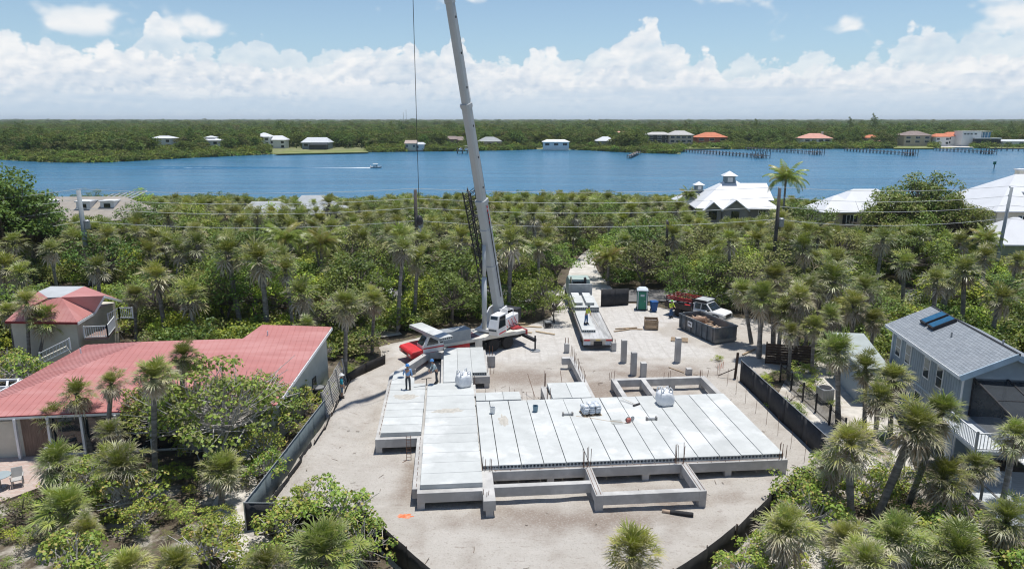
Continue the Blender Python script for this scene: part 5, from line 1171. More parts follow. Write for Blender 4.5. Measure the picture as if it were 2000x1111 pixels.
# ================================================================== FENCES
def fence(name, label, pts, h, panel_mat, post_mat, gap=2.4, post_r=.03, rail=True, post_h=.06, lean=0.0, cat='fence', sag=.0, both=True):
    t = thing(name, label, cat, pts[0]); o0 = Vector(pts[0])
    for a, b_ in zip(pts[:-1], pts[1:]):
        a, b_ = Vector(a) - o0, Vector(b_) - o0; n = max(1, int(round((b_-a).length/gap))); nn = Vector((-(b_-a).y, (b_-a).x, 0)).normalized()
        for i in range(n):
            p, q = a.lerp(b_, i/n), a.lerp(b_, (i+1)/n); lp, lq = nn*lean*rnd.uniform(-1, 1), nn*lean*rnd.uniform(-1, 1); m = MB(); K_ = 6; V = []
            for j in range(K_+1):
                f = j/K_; c_ = p.lerp(q, f); ll = lp.lerp(lq, f); bul = nn*(.05*math.sin(math.pi*f)*rnd.uniform(-.6, 1)); sg = -sag*math.sin(math.pi*f)*rnd.uniform(.3, 1)
                V += [c_ + Vector((0, 0, -.1)), c_ + bul + ll*.5 + Vector((0, 0, h*.5)), c_ + ll + Vector((0, 0, h + sg))]
            F = []
            for j in range(K_):
                for r_ in range(2): F.append((j*3+r_, (j+1)*3+r_, (j+1)*3+r_+1, j*3+r_+1))
            m.add(V, F); ob = m.build('screen_panel', panel_mat, t, smooth=True); sd = ob.modifiers.new('thick', 'SOLIDIFY'); sd.thickness = .012
            MB().tube([p + Vector((0, 0, -.2)) + nn*.03, p + nn*.03 + lp + Vector((0, 0, h + post_h))], post_r, 6).build('post', post_mat, t)
            if rail: MB().tube([p + lp + Vector((0, 0, h + .01)), q + lq + Vector((0, 0, h + .01))], .022, 5).build('top_rail', post_mat, t)
        MB().tube([b_ + Vector((0, 0, -.2)) + nn*.03, b_ + nn*.03 + Vector((0, 0, h + post_h))], post_r, 6).build('post', post_mat, t)
    return t
SCRG = M('grey_windscreen', (.115, .145, .155), .85, .12, 3, .2, 20); SCRB = M('black_windscreen', (.035, .036, .040), .85, .2, 2.5, .2, 15); SILT = M('silt_fabric', (.022, .021, .021), .8, .3, 2, .3, 8); GALV = M('galvanised', (.42, .44, .45), .5, .1, 4, metal=.5); STK = M('stake_wood', (.14, .10, .08), .9, .2, 5)
fence('chain_link_fence', 'chain link fence with grey screening along the left edge of the sand', [FR['L0'], FR['L1']], 1.5, SCRG, GALV)
fence('corner_screen', 'black screened fence corner at the front left of the sand', [FR['F1'] + Vector((.1, -.3, 0)), FR['L0']], 1.5, SCRB, GALV, 1.5)
fence('silt_fence', 'black silt fence along the front left edge of the sand', [FR['F1'], FR['F2'], FR['F3'], FR['F3b']], 1.25, SILT, STK, 2.2, .025, False, .08, .08, sag=.03)
fence('silt_fence', 'black silt fence along the front right edge of the sand', [FR['F4b'], FR['F4'], FR['F5'], FR['F6'], FR['F7'], FR['F8']], 1.25, SILT, STK, 2.2, .025, False, .08, .08, sag=.03)
fence('silt_fence', 'low black silt fence curving from the slatted fence to the crane', [FR['L2'], Vector((-11.6, 53.8, 0)), FR['L3']], .75, SILT, STK, 2.0, .02, False, .1, .08)
fence('silt_fence', 'low sagging black silt strip inside the left chain link fence', [FR['L0'] + Vector((.45, .6, 0)), FR['L1'] + Vector((.4, 0, 0)), FR['L2'] + Vector((.25, 0, 0))], .5, SILT, STK, 2.0, .02, False, .1, .2)
fence('screen_fence', 'dark screened fence with pale posts along the right edge of the sand', [FR['R1'], FR['R0']], 1.65, SCRB, GALV, 2.6)
fence('screen_gate', 'black screened gate panels standing right of the flatbed tractor', [Vector((9.5, 74.0, 0)), Vector((12.5, 74.6, 0))], 1.9, SCRB, STK, 1.5, .03, False, .0)
t = thing('slatted_fence', 'weathered white slatted fence leaning behind the teal shirted bystander', 'fence', FR['L1'])
SLW = M('weathered_slats', (.40, .385, .36), .9, .2, 4, .2, 20, orand=.15); dl = FR['L2'] - FR['L1']
for i in range(3):
    for j in range(11):
        a, b_ = dl*(i/3), dl*((i+1)/3); z = .12 + j*.165; off = Vector((-.25*z/1.8*(1+.3*i), 0, 0)); MB().bar(a + off + Vector((0, 0, z)), b_ + off + Vector((0, 0, z + rnd.uniform(-.03, .03))), .03, .11).build('slat', SLW, t)
for i in range(4): MB().bar(dl*(i/3) + Vector((.05, 0, -.1)), dl*(i/3) + Vector((-.22, 0, 2.0)), .09).build('post', SLW, t)
t = thing('picket_fence', 'black metal picket fence behind the right screened fence', 'fence', (20.5, 51.8, 0)); BLKF = M('black_fence_paint', (.022, .024, .03), .5, .1, 3)
m = MB(); fd = Vector((.3, -10.2, 0)); n_ = 92
for i in range(n_+1): p = fd*(i/n_); m.box(p.x-.012, p.x+.012, p.y-.012, p.y+.012, .05, 1.32)
stuff(m.build('picket', BLKF, t))
for z in (.2, 1.15): MB().bar((0, 0, z), fd + Vector((0, 0, z)), .035, .04).build('rail', BLKF, t)
for i in range(6): p = fd*(i/5); MB().box(p.x-.05, p.x+.05, p.y-.05, p.y+.05, -.1, 1.42).build('post', BLKF, t)
t = thing('board_fence', 'dark brown horizontal board fence among the palms on the right', 'fence', (20.7, 55.6, 0), R(-14)); DBW = M('dark_boards', (.075, .052, .04), .9, .25, 4, .2, 20, orand=.2)
for j in range(8): MB().box(0, 3.4, -.02, .02, .1 + j*.215, .295 + j*.215).build('board', DBW, t)
for x in (0, 1.7, 3.4): MB().box(x-.05, x+.05, .02, .12, -.1, 1.9).build('post', DBW, t)
t = thing('stake_post', 'rough grey timber post at the far end of the right fence', 'post', (17.2, 52.3, 0)); MB().bar((0, 0, -.2), (.1, 0, 2.1), .16).build('post', DBW, t); MB().bar((.05, -.1, .9), (-1.2, .3, .15), .06).build('brace', DBW, t)

# ================================================================== HOUSES
def clip(poly, ax, lo, hi):
    for sgn, lim in ((1, lo), (-1, -hi)):
        out = []
        for i in range(len(poly)):
            a, b_ = poly[i-1], poly[i]; da, db = sgn*a[ax]-lim, sgn*b_[ax]-lim
            if (da < 0) != (db < 0): f = da/(da-db); out.append((a[0]+(b_[0]-a[0])*f, a[1]+(b_[1]-a[1])*f))
            if db >= 0: out.append(b_)
        poly = out
        if len(poly) < 3: return []
    return poly
def metal_roof(poly3, e1, mat, parent, w=.41, t=.05, name='roof_panel', rib=.020):
    """roof plane made of separate standing-seam panels running up the slope"""
    ps = [Vector(p) for p in poly3]; n = (ps[1]-ps[0]).cross(ps[2]-ps[0]).normalized(); n = n if n.z > 0 else -n
    e1 = (Vector(e1) - n*Vector(e1).dot(n)).normalized(); e2 = n.cross(e1); o0 = ps[0]
    q = [((p-o0).dot(e1), (p-o0).dot(e2)) for p in ps]; x0, x1 = min(a for a, _ in q), max(a for a, _ in q); k_ = int(math.ceil((x1-x0)/w))
    for i in range(k_):
        c_ = clip(q, 0, x0 + i*w + .002, x0 + (i+1)*w - .002)
        if len(c_) < 3: continue
        m = MB(); m.slab([o0 + e1*a + e2*b_ for a, b_ in c_], t)
        l = [b_ for a, b_ in c_ if a < x0 + i*w + .03]
        if len(l) >= 2 and max(l) - min(l) > .2:
            a = x0 + i*w + .02; m.bar(o0 + e1*a + e2*min(l) + n*rib*.4, o0 + e1*a + e2*max(l) + n*rib*.4, .022, rib, up=n)
        m.build(name, mat, parent)
    return n
def walls(foot, top, mat, parent, name='wall', z0=-.1):
    """closed wall body: footprint xy with a roof height per corner"""
    n = len(foot); m = MB(); m.add([(x, y, z0) for x, y in foot] + [(x, y, z) for (x, y), z in zip(foot, top)], [tuple(range(n))[::-1], tuple(range(n, 2*n))] + [(i, (i+1) % n, n+(i+1) % n, n+i) for i in range(n)])
    return m.build(name, mat, parent)
REDROOF = M('red_metal_roof', (.455, .19, .172), .5, .06, .8, spec=.4, col2=(.52, .25, .23), stretch=(.5, 2.2, 1)); CREAMW = M('cream_stucco', (.58, .545, .455), .9, .06, 1.5, .15, 40); WTRIM = M('white_trim', (.72, .73, .73), .6, .05, 2)
PALEW = M('pale_wall', (.50, .50, .44), .85, .08, 1.2); BRNW = M('brown_wood_wall', (.19, .135, .105), .85, .25, 2, .2, 20, stretch=(8, 8, .6))
# ---- red-roofed house on the left
H1 = thing('red_roof_house', 'long low house with a wide salmon red metal roof on the left', 'house', (0, 0, 0))
A_ = G(0, 813, 2.7); B_ = G(540, 790, 2.7); R0_ = G(278, 667, 4.3); nn_ = (B_-A_).cross(R0_-A_).normalized()
FLc = A_ + (A_ - B_).normalized()*2.6; Cc_ = GP(648, 638, A_, nn_); Dd_ = GP(512, 634, A_, nn_); Ee_ = GP(474, 661, A_, nn_); BLc = G(168, 673, 2.75)
metal_roof([FLc, B_, Cc_, Dd_, Ee_, R0_], B_-A_, REDROOF, H1)
metal_roof([FLc, R0_, BLc], BLc-FLc, REDROOF, H1)
def zpl(x, y): return A_.z - (nn_.x*(x-A_.x) + nn_.y*(y-A_.y))/nn_.z
fp = []
cen = (A_+B_+Cc_+R0_)/4
for p, k_ in ((FLc, .94), (B_, .945), (Cc_, .95), (Dd_, .95), (Ee_, .96), (R0_, .98)):
    q = cen + (p-cen)*k_; fp.append((q.x, q.y))
bq = cen + (BLc-cen)*.95; walls(fp + [(bq.x, bq.y)], [zpl(x, y) - .12 for x, y in fp] + [2.5], PALEW, H1)
MB().bar(FLc + Vector((0, -.02, -.12)), B_ + Vector((0, -.02, -.12)), .06, .16).build('fascia', WTRIM, H1); MB().bar(B_ + Vector((.03, 0, -.14)), Cc_ + Vector((.03, 0, -.14)), .06, .2).build('rake_trim', WTRIM, H1)
MB().bar(FLc + Vector((0, -.03, -.02)), B_ + Vector((0, -.03, -.02)), .05, .06).build('drip_edge', M('dark_red_trim', (.22, .03, .035), .5), H1)
fdir = Vector((fp[1][0]-fp[0][0], fp[1][1]-fp[0][1], 0)).normalized(); w0 = Vector((fp[0][0], fp[0][1], 0)); wn_ = Vector((fdir.y, -fdir.x, 0)); wL = (Vector((fp[1][0], fp[1][1], 0)) - w0).length
def onwall(d0, d1, z0, z1, off, mat, name): MB().bar(w0 + fdir*d0 + wn_*off + Vector((0, 0, (z0+z1)/2)), w0 + fdir*d1 + wn_*off + Vector((0, 0, (z0+z1)/2)), .06, z1-z0).build(name, mat, H1)
onwall(0, 2.5, .0, 2.3, .04, CREAMW, 'porch_wall'); onwall(2.8, 4.4, .0, 2.45, .05, BRNW, 'timber_panel')
for d in (4.55, 6.4, 8.3, 10.2): onwall(d, d+1.7, .12, 2.35, .05, GLASS, 'sliding_door'); onwall(d, d+1.7, .02, .12, .09, WTRIM, 'door_sill')
for d in (2.65, 4.45, 6.3, 8.2, 10.1, 12.0):
    p = w0 + fdir*d + wn_*.35; MB().box(p.x-.07, p.x+.07, p.y-.07, p.y+.07, 0, 2.52).build('porch_post', WTRIM, H1)
rdir = Vector((fp[2][0]-fp[1][0], fp[2][1]-fp[1][1], 0)).normalized(); rw0 = Vector((fp[1][0], fp[1][1], 0)); rn = Vector((rdir.y, -rdir.x, 0))
for d in (1.2, 2.2, 4.6, 6.6): MB().bar(rw0 + rdir*d + rn*.03 + Vector((0, 0, 1.3)), rw0 + rdir*(d+.7) + rn*.03 + Vector((0, 0, 1.3)), .05, 1.0).build('side_window', GLASS, H1)
for px, py in ((953 if 0 else 523, 655), (158, 690)):
    p = GP(px, py, A_, nn_); MB().tube([p, p + Vector((0, 0, .35))], .05, 8).build('vent_pipe', WTRIM, H1)
t = thing('air_conditioner', 'dark air conditioning unit beside the red roofed house', 'air conditioner', (-13.75, 48.0, 0), R(4)); MB().box(-.45, .45, -.45, .45, 0, .95).build('casing', BLACKM, t, bevel=.03); MB().lathe([(.40, .95), (.40, .98), (.12, .99)], n=16).build('fan_grille', STEELG, t)
# ---- second red-roofed house behind it
H2 = thing('upper_red_house', 'cream house with red roof, flat grey top and white railings', 'house', (0, 0, 0)); ze, zt = 3.8, 5.4
e0, e1_, e2_, e3 = G(10, 627, ze), G(151, 629, ze), G(184, 609, ze), G(237, 586, ze + .1); k0, k1, k2, k3 = G(75, 569, zt), G(99, 559, zt), G(165, 559, zt), G(119, 580, zt - .05); k4 = G(93, 581, zt - .05); pk = G(203, 577, zt - .25)
metal_roof([e0, e1_, k3, k4], e1_-e0, REDROOF, H2); 
m = MB(); m.slab([k4, k3, k2, k1, k0], .12); m.build('flat_roof', M('flat_roof_grey', (.42, .44, .45), .8, .08, 1), H2)
for tri in ([e1_, e2_, k3], [e2_, pk, k3], [pk, k2, k3], [pk, e3, k2], [e0, k4, k0]):
    m = MB(); m.slab(tri, .08); m.build('roof_slope', REDROOF, H2)
MB().bar(e0 + Vector((0, -.03, -.1)), e1_ + Vector((0, -.03, -.1)), .05, .16).build('fascia', M('dark_red_trim', (.22, .03, .035), .5), H2); MB().bar(e1_ + Vector((.03, 0, -.14)), e2_ + Vector((.03, 0, -.14)), .05, .2).build('fascia', WTRIM, H2); MB().bar(e2_ + Vector((.03, 0, -.1)), pk + Vector((.03, -.05, -.1)), .06, .2).build('gable_trim', WTRIM, H2); MB().bar(pk + Vector((.03, -.05, -.1)), e3 + Vector((.03, 0, -.1)), .06, .2).build('gable_trim', WTRIM, H2)
fpt = [(e0.x, e0.y+.6), (e1_.x-.5, e1_.y+.6), (e2_.x-.6, e2_.y), (e3.x-.6, e3.y), (k1.x, e3.y+1)]; walls(fpt, [ze-.1]*5, CREAMW, H2)
p = Vector((e0.x+1.4, e0.y+.57, 2.5)); MB().box(p.x, p.x+1.9, p.y-.03, p.y+.02, 2.1, 3.1).build('window_frame', WTRIM, H2); MB().box(p.x+.1, p.x+1.8, p.y-.05, p.y-.03, 2.2, 3.0).build('window_pane', GLASS, H2)
def railing(a, b_, parent, h=.95, gap=.16, mat=None):
    a, b_ = Vector(a), Vector(b_); mat = mat or WTRIM; L_ = (b_-a).length; n = int(L_/gap); m = MB()
    for i in range(1, n): p = a.lerp(b_, i/n); m.bar(p + Vector((0, 0, .08)), p + Vector((0, 0, h-.03)), .03)
    stuff(m.build('baluster', mat, parent))
    for z in (.08, h): MB().bar(a + Vector((0, 0, z)), b_ + Vector((0, 0, z)), .06, .06).build('hand_rail', mat, parent)
    for p in (a, b_): MB().bar(p, p + Vector((0, 0, h+.08)), .09).build('newel_post', mat, parent)
d0, d1_, d2_ = G(166, 660, 2.2), G(211, 658, 2.2), G(225, 640, 2.2); m = MB(); m.prism([(d0.x, d0.y), (d1_.x, d1_.y), (d2_.x, d2_.y), (d0.x-.3, d2_.y+.5)], 2.0, 2.2); m.build('balcony_floor', M('brown_deck', (.24, .17, .15), .8, .15, 3), H2); railing(d0, d1_, H2); railing(d1_, d2_, H2)
railing(G(213, 634, 2.4), G(234, 622, 2.9), H2); railing(G(234, 622, 2.9), G(260, 622, 2.9), H2); railing(G(80, 712, 1.3), G(138, 683, 2.1), H2, .9, .22); m = MB(); m.bar(G(80, 716, .9), G(138, 688, 1.7), .25, 1.2); m.build('stair_wall', CREAMW, H2)
t = thing('pergola', 'white timber pergola frame at the far left edge', 'pergola', (0, 0, 0))
for a, b_ in (((-20, 775), (45, 742)), ((-20, 795), (30, 768)), ((0, 742), (40, 741)), ((-20, 757), (30, 755)), ((10, 782), (15, 745)), ((-14, 770), (-10, 748)), ((32, 768), (36, 740))): MB().bar(G(*a, 1.9), G(*b_, 1.9), .12, .14).build('beam', WTRIM, t)
for px, py in ((30, 768), (-5, 788)): p = G(px, py, 1.85); MB().box(p.x-.06, p.x+.06, p.y-.06, p.y+.06, 0, 1.85).build('post', WTRIM, t)
# ---- blue-grey shingled house on the right
H3 = thing('blue_grey_house', 'blue grey two storey house with shingle roof and two skylights', 'house', (25.64, 38.96, 0), R(-6.3))
msh = bpy.data.materials.new('grey_shingle'); msh.use_nodes = True; k = NT(msh.node_tree); b = msh.node_tree.nodes['Principled BSDF']
oc = k.n('ShaderNodeTexCoord').outputs['Object']; sp_ = k.n('ShaderNodeSeparateXYZ', {0: oc}); vec = k.xyz(sp_.outputs[1], k.m('MULTIPLY', sp_.outputs[0], 1.12), 0.0)
br = k.n('ShaderNodeTexBrick', {'Vector': vec, 'Color1': (.285, .315, .345, 1), 'Color2': (.21, .235, .262, 1), 'Mortar': (.10, .115, .13, 1), 'Scale': 1.0, 'Mortar Size': .014, 'Mortar Smooth': .3, 'Brick Width': .32, 'Row Height': .20, 'Bias': -.1})
cc = k.mix(k.ss(k.noise(oc, 1.2, 5, .6), .3, .7), br.outputs[0], k.mix(.35, br.outputs[0], (.30, .32, .34)))
msh.node_tree.links.new(cc, b.inputs['Base Color']); b.inputs['Roughness'].default_value = .9; bp = k.n('ShaderNodeBump', {'Height': br.outputs[1], 'Strength': .7, 'Distance': -.02}); msh.node_tree.links.new(bp.outputs[0], b.inputs['Normal'])
BLUW = M('blue_grey_siding', (.29, .345, .385), .8, .06, 1, .1, 20); m = MB(); m.slab([(0, -.25, 5.2), (2.95, -.25, 6.62), (2.95, 10.55, 6.62), (0, 10.55, 5.2)], .14); m.build('roof_slope', msh, H3); m = MB(); m.slab([(2.98, -.25, 6.50), (6.6, -.25, 4.9), (6.6, 10.9, 4.9), (2.98, 10.9, 6.50)], .14); m.build('roof_slope', msh, H3)
MB().box(2.90, 3.02, -.25, 10.55, 6.50, 6.66).build('ridge_vent', BLACKM, H3)
MB().bar((-.02, -.25, 5.10), (-.02, 10.55, 5.10), .06, .2).build('fascia', WTRIM, H3)
for s0, s1 in (((0, -.27, 5.08), (2.95, -.27, 6.50)), ((2.98, -.27, 6.40), (6.6, -.27, 4.80))): MB().bar(s0, s1, .08, .34).build('gable_trim', M('pale_blue_trim', (.36, .46, .54), .6), H3)
MB().add([(.5, .3, -.1), (6.1, .3, -.1), (6.1, 10.3, -.1), (.5, 10.3, -.1), (.5, .3, 5.15), (2.95, .3, 6.35), (6.1, .3, 4.95), (.5, 10.3, 5.15), (2.95, 10.3, 6.35), (6.1, 10.3, 4.95)], [(0, 3, 2, 1), (0, 1, 6, 5, 4), (3, 7, 8, 9, 2), (0, 4, 7, 3), (1, 2, 9, 6), (4, 5, 8, 7), (5, 6, 9, 8)]).build('wall', BLUW, H3)
for i in range(33): y = .45 + i*.3; MB().box(.482, .5, y-.012, y+.012, .0, 5.05).build('siding_batten', BLUW, H3)
MB().box(.47, .5, .3, 10.3, 2.42, 2.52).build('belt_trim', M('pale_blue_trim', (.36, .46, .54), .6), H3)
MB().box(.46, .52, .26, .40, 0, 5.1).build('corner_board', WTRIM, H3); MB().box(.46, .52, 10.2, 10.34, 0, 5.1).build('corner_board', WTRIM, H3)
for y in (9.15, 7.55, 4.75, 3.0):
    wf = MB().box(.44, .5, y-.42, y+.42, 3.25, 4.65).build('window', WTRIM, H3, bevel=.01); MB().box(.428, .44, y-.33, y+.33, 3.35, 4.55).build('pane', GLASS, wf); MB().box(.42, .428, y-.33, y+.33, 3.93, 3.97).build('glazing_bar', WTRIM, wf)
for y in (2.2, 5.5): wf = MB().box(.44, .5, y-.45, y+.45, .9, 2.1).build('window', WTRIM, H3, bevel=.01); MB().box(.428, .44, y-.36, y+.36, 1.0, 2.0).build('pane', GLASS, wf)
SKYG = M('skylight_glass', (.02, .105, .20), .12, .2, 3, spec=.7)
for y in (8.15, 7.05):
    f_ = lambda x: 5.2 + x*.481
    m = MB(); m.slab([(1.35, y-.42, f_(1.35)+.26), (2.75, y-.42, f_(2.75)+.26), (2.75, y+.42, f_(2.75)+.26), (1.35, y+.42, f_(1.35)+.26)], .27); sk = m.build('skylight', BLACKM, H3); m = MB(); m.slab([(1.42, y-.36, f_(1.42)+.28), (2.68, y-.36, f_(2.68)+.28), (2.68, y+.36, f_(2.68)+.28), (1.42, y+.36, f_(1.42)+.28)], .015); m.build('glass', SKYG, sk)
for x, y, z in ((1.75, 4.9, 6.0), (4.2, 3.7, 5.95)): MB().tube([(x, y, z-.05), (x, y, z+.35)], .055, 8).build('vent_pipe', STEELG, H3)
# screened porch, balcony, stair, lower deck
mscr = bpy.data.materials.new('insect_screen'); mscr.use_nodes = True; k = NT(mscr.node_tree); b = mscr.node_tree.nodes['Principled BSDF']; b.inputs['Base Color'].default_value = (.035, .045, .055, 1); b.inputs['Roughness'].default_value = .8
tb = k.n('ShaderNodeBsdfTransparent'); mx = k.n('ShaderNodeMixShader', {0: .42, 1: b.outputs[0], 2: tb.outputs[0]}); mscr.node_tree.links.new(mx.outputs[0], mscr.node_tree.nodes['Material Output'].inputs['Surface'])
cx0, cx1, cy0, cy1, cz0, cz1 = 1.0, 6.4, -4.4, .28, 2.6, 4.95
for x in (cx0, 2.8, 4.6, cx1):
    for y in (cy0, cy1-.1): MB().box(x-.05, x+.05, y-.05, y+.05, cz0, cz1 - (.75 if y == cy0 else 0)).build('porch_post', BLACKM, H3)
    MB().bar((x, cy0, cz1-.75), (x, cy1-.1, cz1), .09).build('porch_rafter', BLACKM, H3)
for y, z in ((cy0, cz1-.75), (cy0+2.2, cz1-.40), (cy0, cz0+.95)): MB().bar((cx0, y, z), (cx1, y, z), .08).build('porch_beam', BLACKM, H3)
for nm, q in (('screen', [(cx0, cy0, cz0), (cx1, cy0, cz0), (cx1, cy0, cz1-.75), (cx0, cy0, cz1-.75)]), ('screen', [(cx0, cy0, cz0), (cx0, cy1-.1, cz0), (cx0, cy1-.1, cz1), (cx0, cy0, cz1-.75)]), ('roof_screen', [(cx0, cy0, cz1-.74), (cx1, cy0, cz1-.74), (cx1, cy1-.1, cz1), (cx0, cy1-.1, cz1)])): MB().add(q, [(0, 1, 2, 3)]).build(nm, mscr, H3)
MB().box(-.9, cx1, cy0-.1, .28, 2.42, 2.6).build('porch_floor', M('grey_decking', (.50, .53, .55), .8, .08, 2), H3)
MB().add([(1.0, .27, 2.6), (6.1, .27, 2.6), (6.1, .27, 4.8), (1.0, .27, 4.8)], [(0, 1, 2, 3)]).build('patio_door', GLASS, H3)
railing((-.85, .25, 2.6), (-.85, cy0, 2.6), H3); railing((-.85, cy0, 2.6), (.9, cy0, 2.6), H3); railing((1.05, cy0-.02, 2.6), (6.3, cy0-.02, 2.6), H3, .95, .14, BLACKM)
for x in (-.8, 2.6, 6.2):
    for y in (cy0+.1, -1.6): MB().box(x-.12, x+.12, y-.12, y+.12, -.1, 2.42).build('deck_post', WTRIM, H3)
m = MB(); m.bar((.95, cy0-.1, 2.5), (6.0, cy0-1.3, .7), .10, .30); m.build('stair_string', WTRIM, H3)
for i in range(9): f = i/9; MB().box(1.0 + 4.9*f, 1.5 + 4.9*f, cy0-1.2*f-1.1, cy0-1.2*f-.1, 2.36 - 1.75*f, 2.41 - 1.75*f).build('stair_tread', WTRIM, H3)
DK = thing('lower_deck', 'pale grey timber deck beneath the screened porch', 'deck', (25.4, 33.9, 0), R(-6.3))
for i in range(24): MB().box(-1.4, 9.0, -3.0 + i*.24, -2.77 + i*.24, .42, .47).build('board', M('grey_decking', (.50, .53, .55), .8, .08, 2), DK)
MB().box(-1.4, 9.0, -3.0, 2.76, .1, .42).build('deck_frame', M('pale_skirt', (.36, .38, .40), .8), DK)
for a, b_ in (((-1.3, -2.9, .47), (-1.3, 1.5, .47)), ((-1.3, -2.9, .47), (2.0, -2.9, .47))):
    MB().bar(Vector(a) + Vector((0, 0, .9)), Vector(b_) + Vector((0, 0, .9)), .10, .05).build('hand_rail', M('weathered_rail', (.20, .19, .18), .9), DK)
    for f in (0, .5, 1): p = Vector(a).lerp(Vector(b_), f); MB().box(p.x-.05, p.x+.05, p.y-.05, p.y+.05, .4, 1.4).build('rail_post', M('weathered_rail', (.20, .19, .18), .9), DK)
t = thing('garage', 'low building with pale grey green roof behind the palms', 'garage', (0, 0, 0)); GRF = M('pale_green_grey_roof', (.36, .40, .385), .85, .08, 1.5, .3, 10); m = MB(); m.slab([(24.0, 47.2, 2.7), (26.2, 46.9, 2.7), (26.9, 52.6, 3.55), (24.6, 52.9, 3.55)], .12); m.build('roof', GRF, t); walls([(24.3, 47.6), (26.0, 47.3), (26.6, 52.2), (24.9, 52.5)], [2.55, 2.55, 3.35, 3.35], BLUW, t)
t = thing('air_conditioner', 'grey ribbed air conditioning unit behind the black picket fence', 'air conditioner', (22.1, 47.6, 0), R(8)); MB().box(-.45, .45, -.45, .45, .1, 1.1).build('casing', STEELG, t, bevel=.03); 
for i in range(7): MB().box(-.40 + i*.12, -.36 + i*.12, -.47, -.45, .18, 1.02).build('louvre', GREYP, t)
MB().lathe([(.42, 1.1), (.42, 1.14), (.1, 1.15)], n=16).build('fan_grille', BLACKM, t)
def chair(loc, rz, label, mat, name='garden_chair'):
    t = thing(name, label, 'chair', loc, rz)
    MB().box(-.26, .26, -.25, .28, .40, .45).build('seat', mat, t, bevel=.01)
    MB().loft([[(-.27, .24, .42), (.27, .24, .42), (.27, .29, .42), (-.27, .29, .42)], [(-.26, .42, .95), (.26, .42, .95), (.26, .46, .95), (-.26, .46, .95)]]).build('backrest', mat, t, bevel=.01)
    for sx in (-1, 1):
        for sy in (-.22, .26): MB().bar((sx*.24, sy, 0), (sx*.24, sy, .42), .05).build('leg', mat, t)
        MB().box(sx*.28-.03, sx*.28+.03, -.22, .34, .62, .65).build('armrest', mat, t); MB().bar((sx*.28, -.2, .42), (sx*.28, -.2, .62), .04).build('arm_post', mat, t)
LCH = M('chair_pale', (.42, .41, .39), .7, .08, 4)
chair((26.0, 34.6, .48), R(30), 'white garden chair on the lower deck by the stair', WTRIM); chair((29.3, 35.6, .48), R(-20), 'white garden chair under the screened porch', WTRIM)
for i, (x, y, a, lb) in enumerate(((-26.6, 38.3, 60, 'grey patio chair nearest the glass doors'), (-25.8, 37.0, 100, 'grey patio chair among the palms on the patio edge'), (-26.9, 35.6, 30, 'grey patio chair beside the round table'), (-28.2, 34.4, 140, 'grey patio chair at the front of the patio'))): chair((x, y, .04), R(a), lb, LCH, 'patio_chair')
t = thing('patio_table', 'round glass topped table on the brick patio', 'table', (-27.7, 35.4, .04)); MB().lathe([(.55, .70), (.56, .72), (.55, .735)], n=24).build('top', M('table_glass', (.34, .40, .41), .2, .05), t); MB().tube([(0, 0, .05), (0, 0, .70)], .04, 8).build('stem', STEELG, t); MB().lathe([(.28, 0), (.26, .05)], n=16).build('base', STEELG, t)
t = thing('path_light', 'small black path light by the round clipped hedge', 'lamp', (-26.9, 33.0, 0)); MB().tube([(0, 0, 0), (0, 0, .5)], .02, 6).build('stem', BLACKM, t); MB().lathe([(.10, .5), (.02, .62)], n=10).build('cap', BLACKM, t)
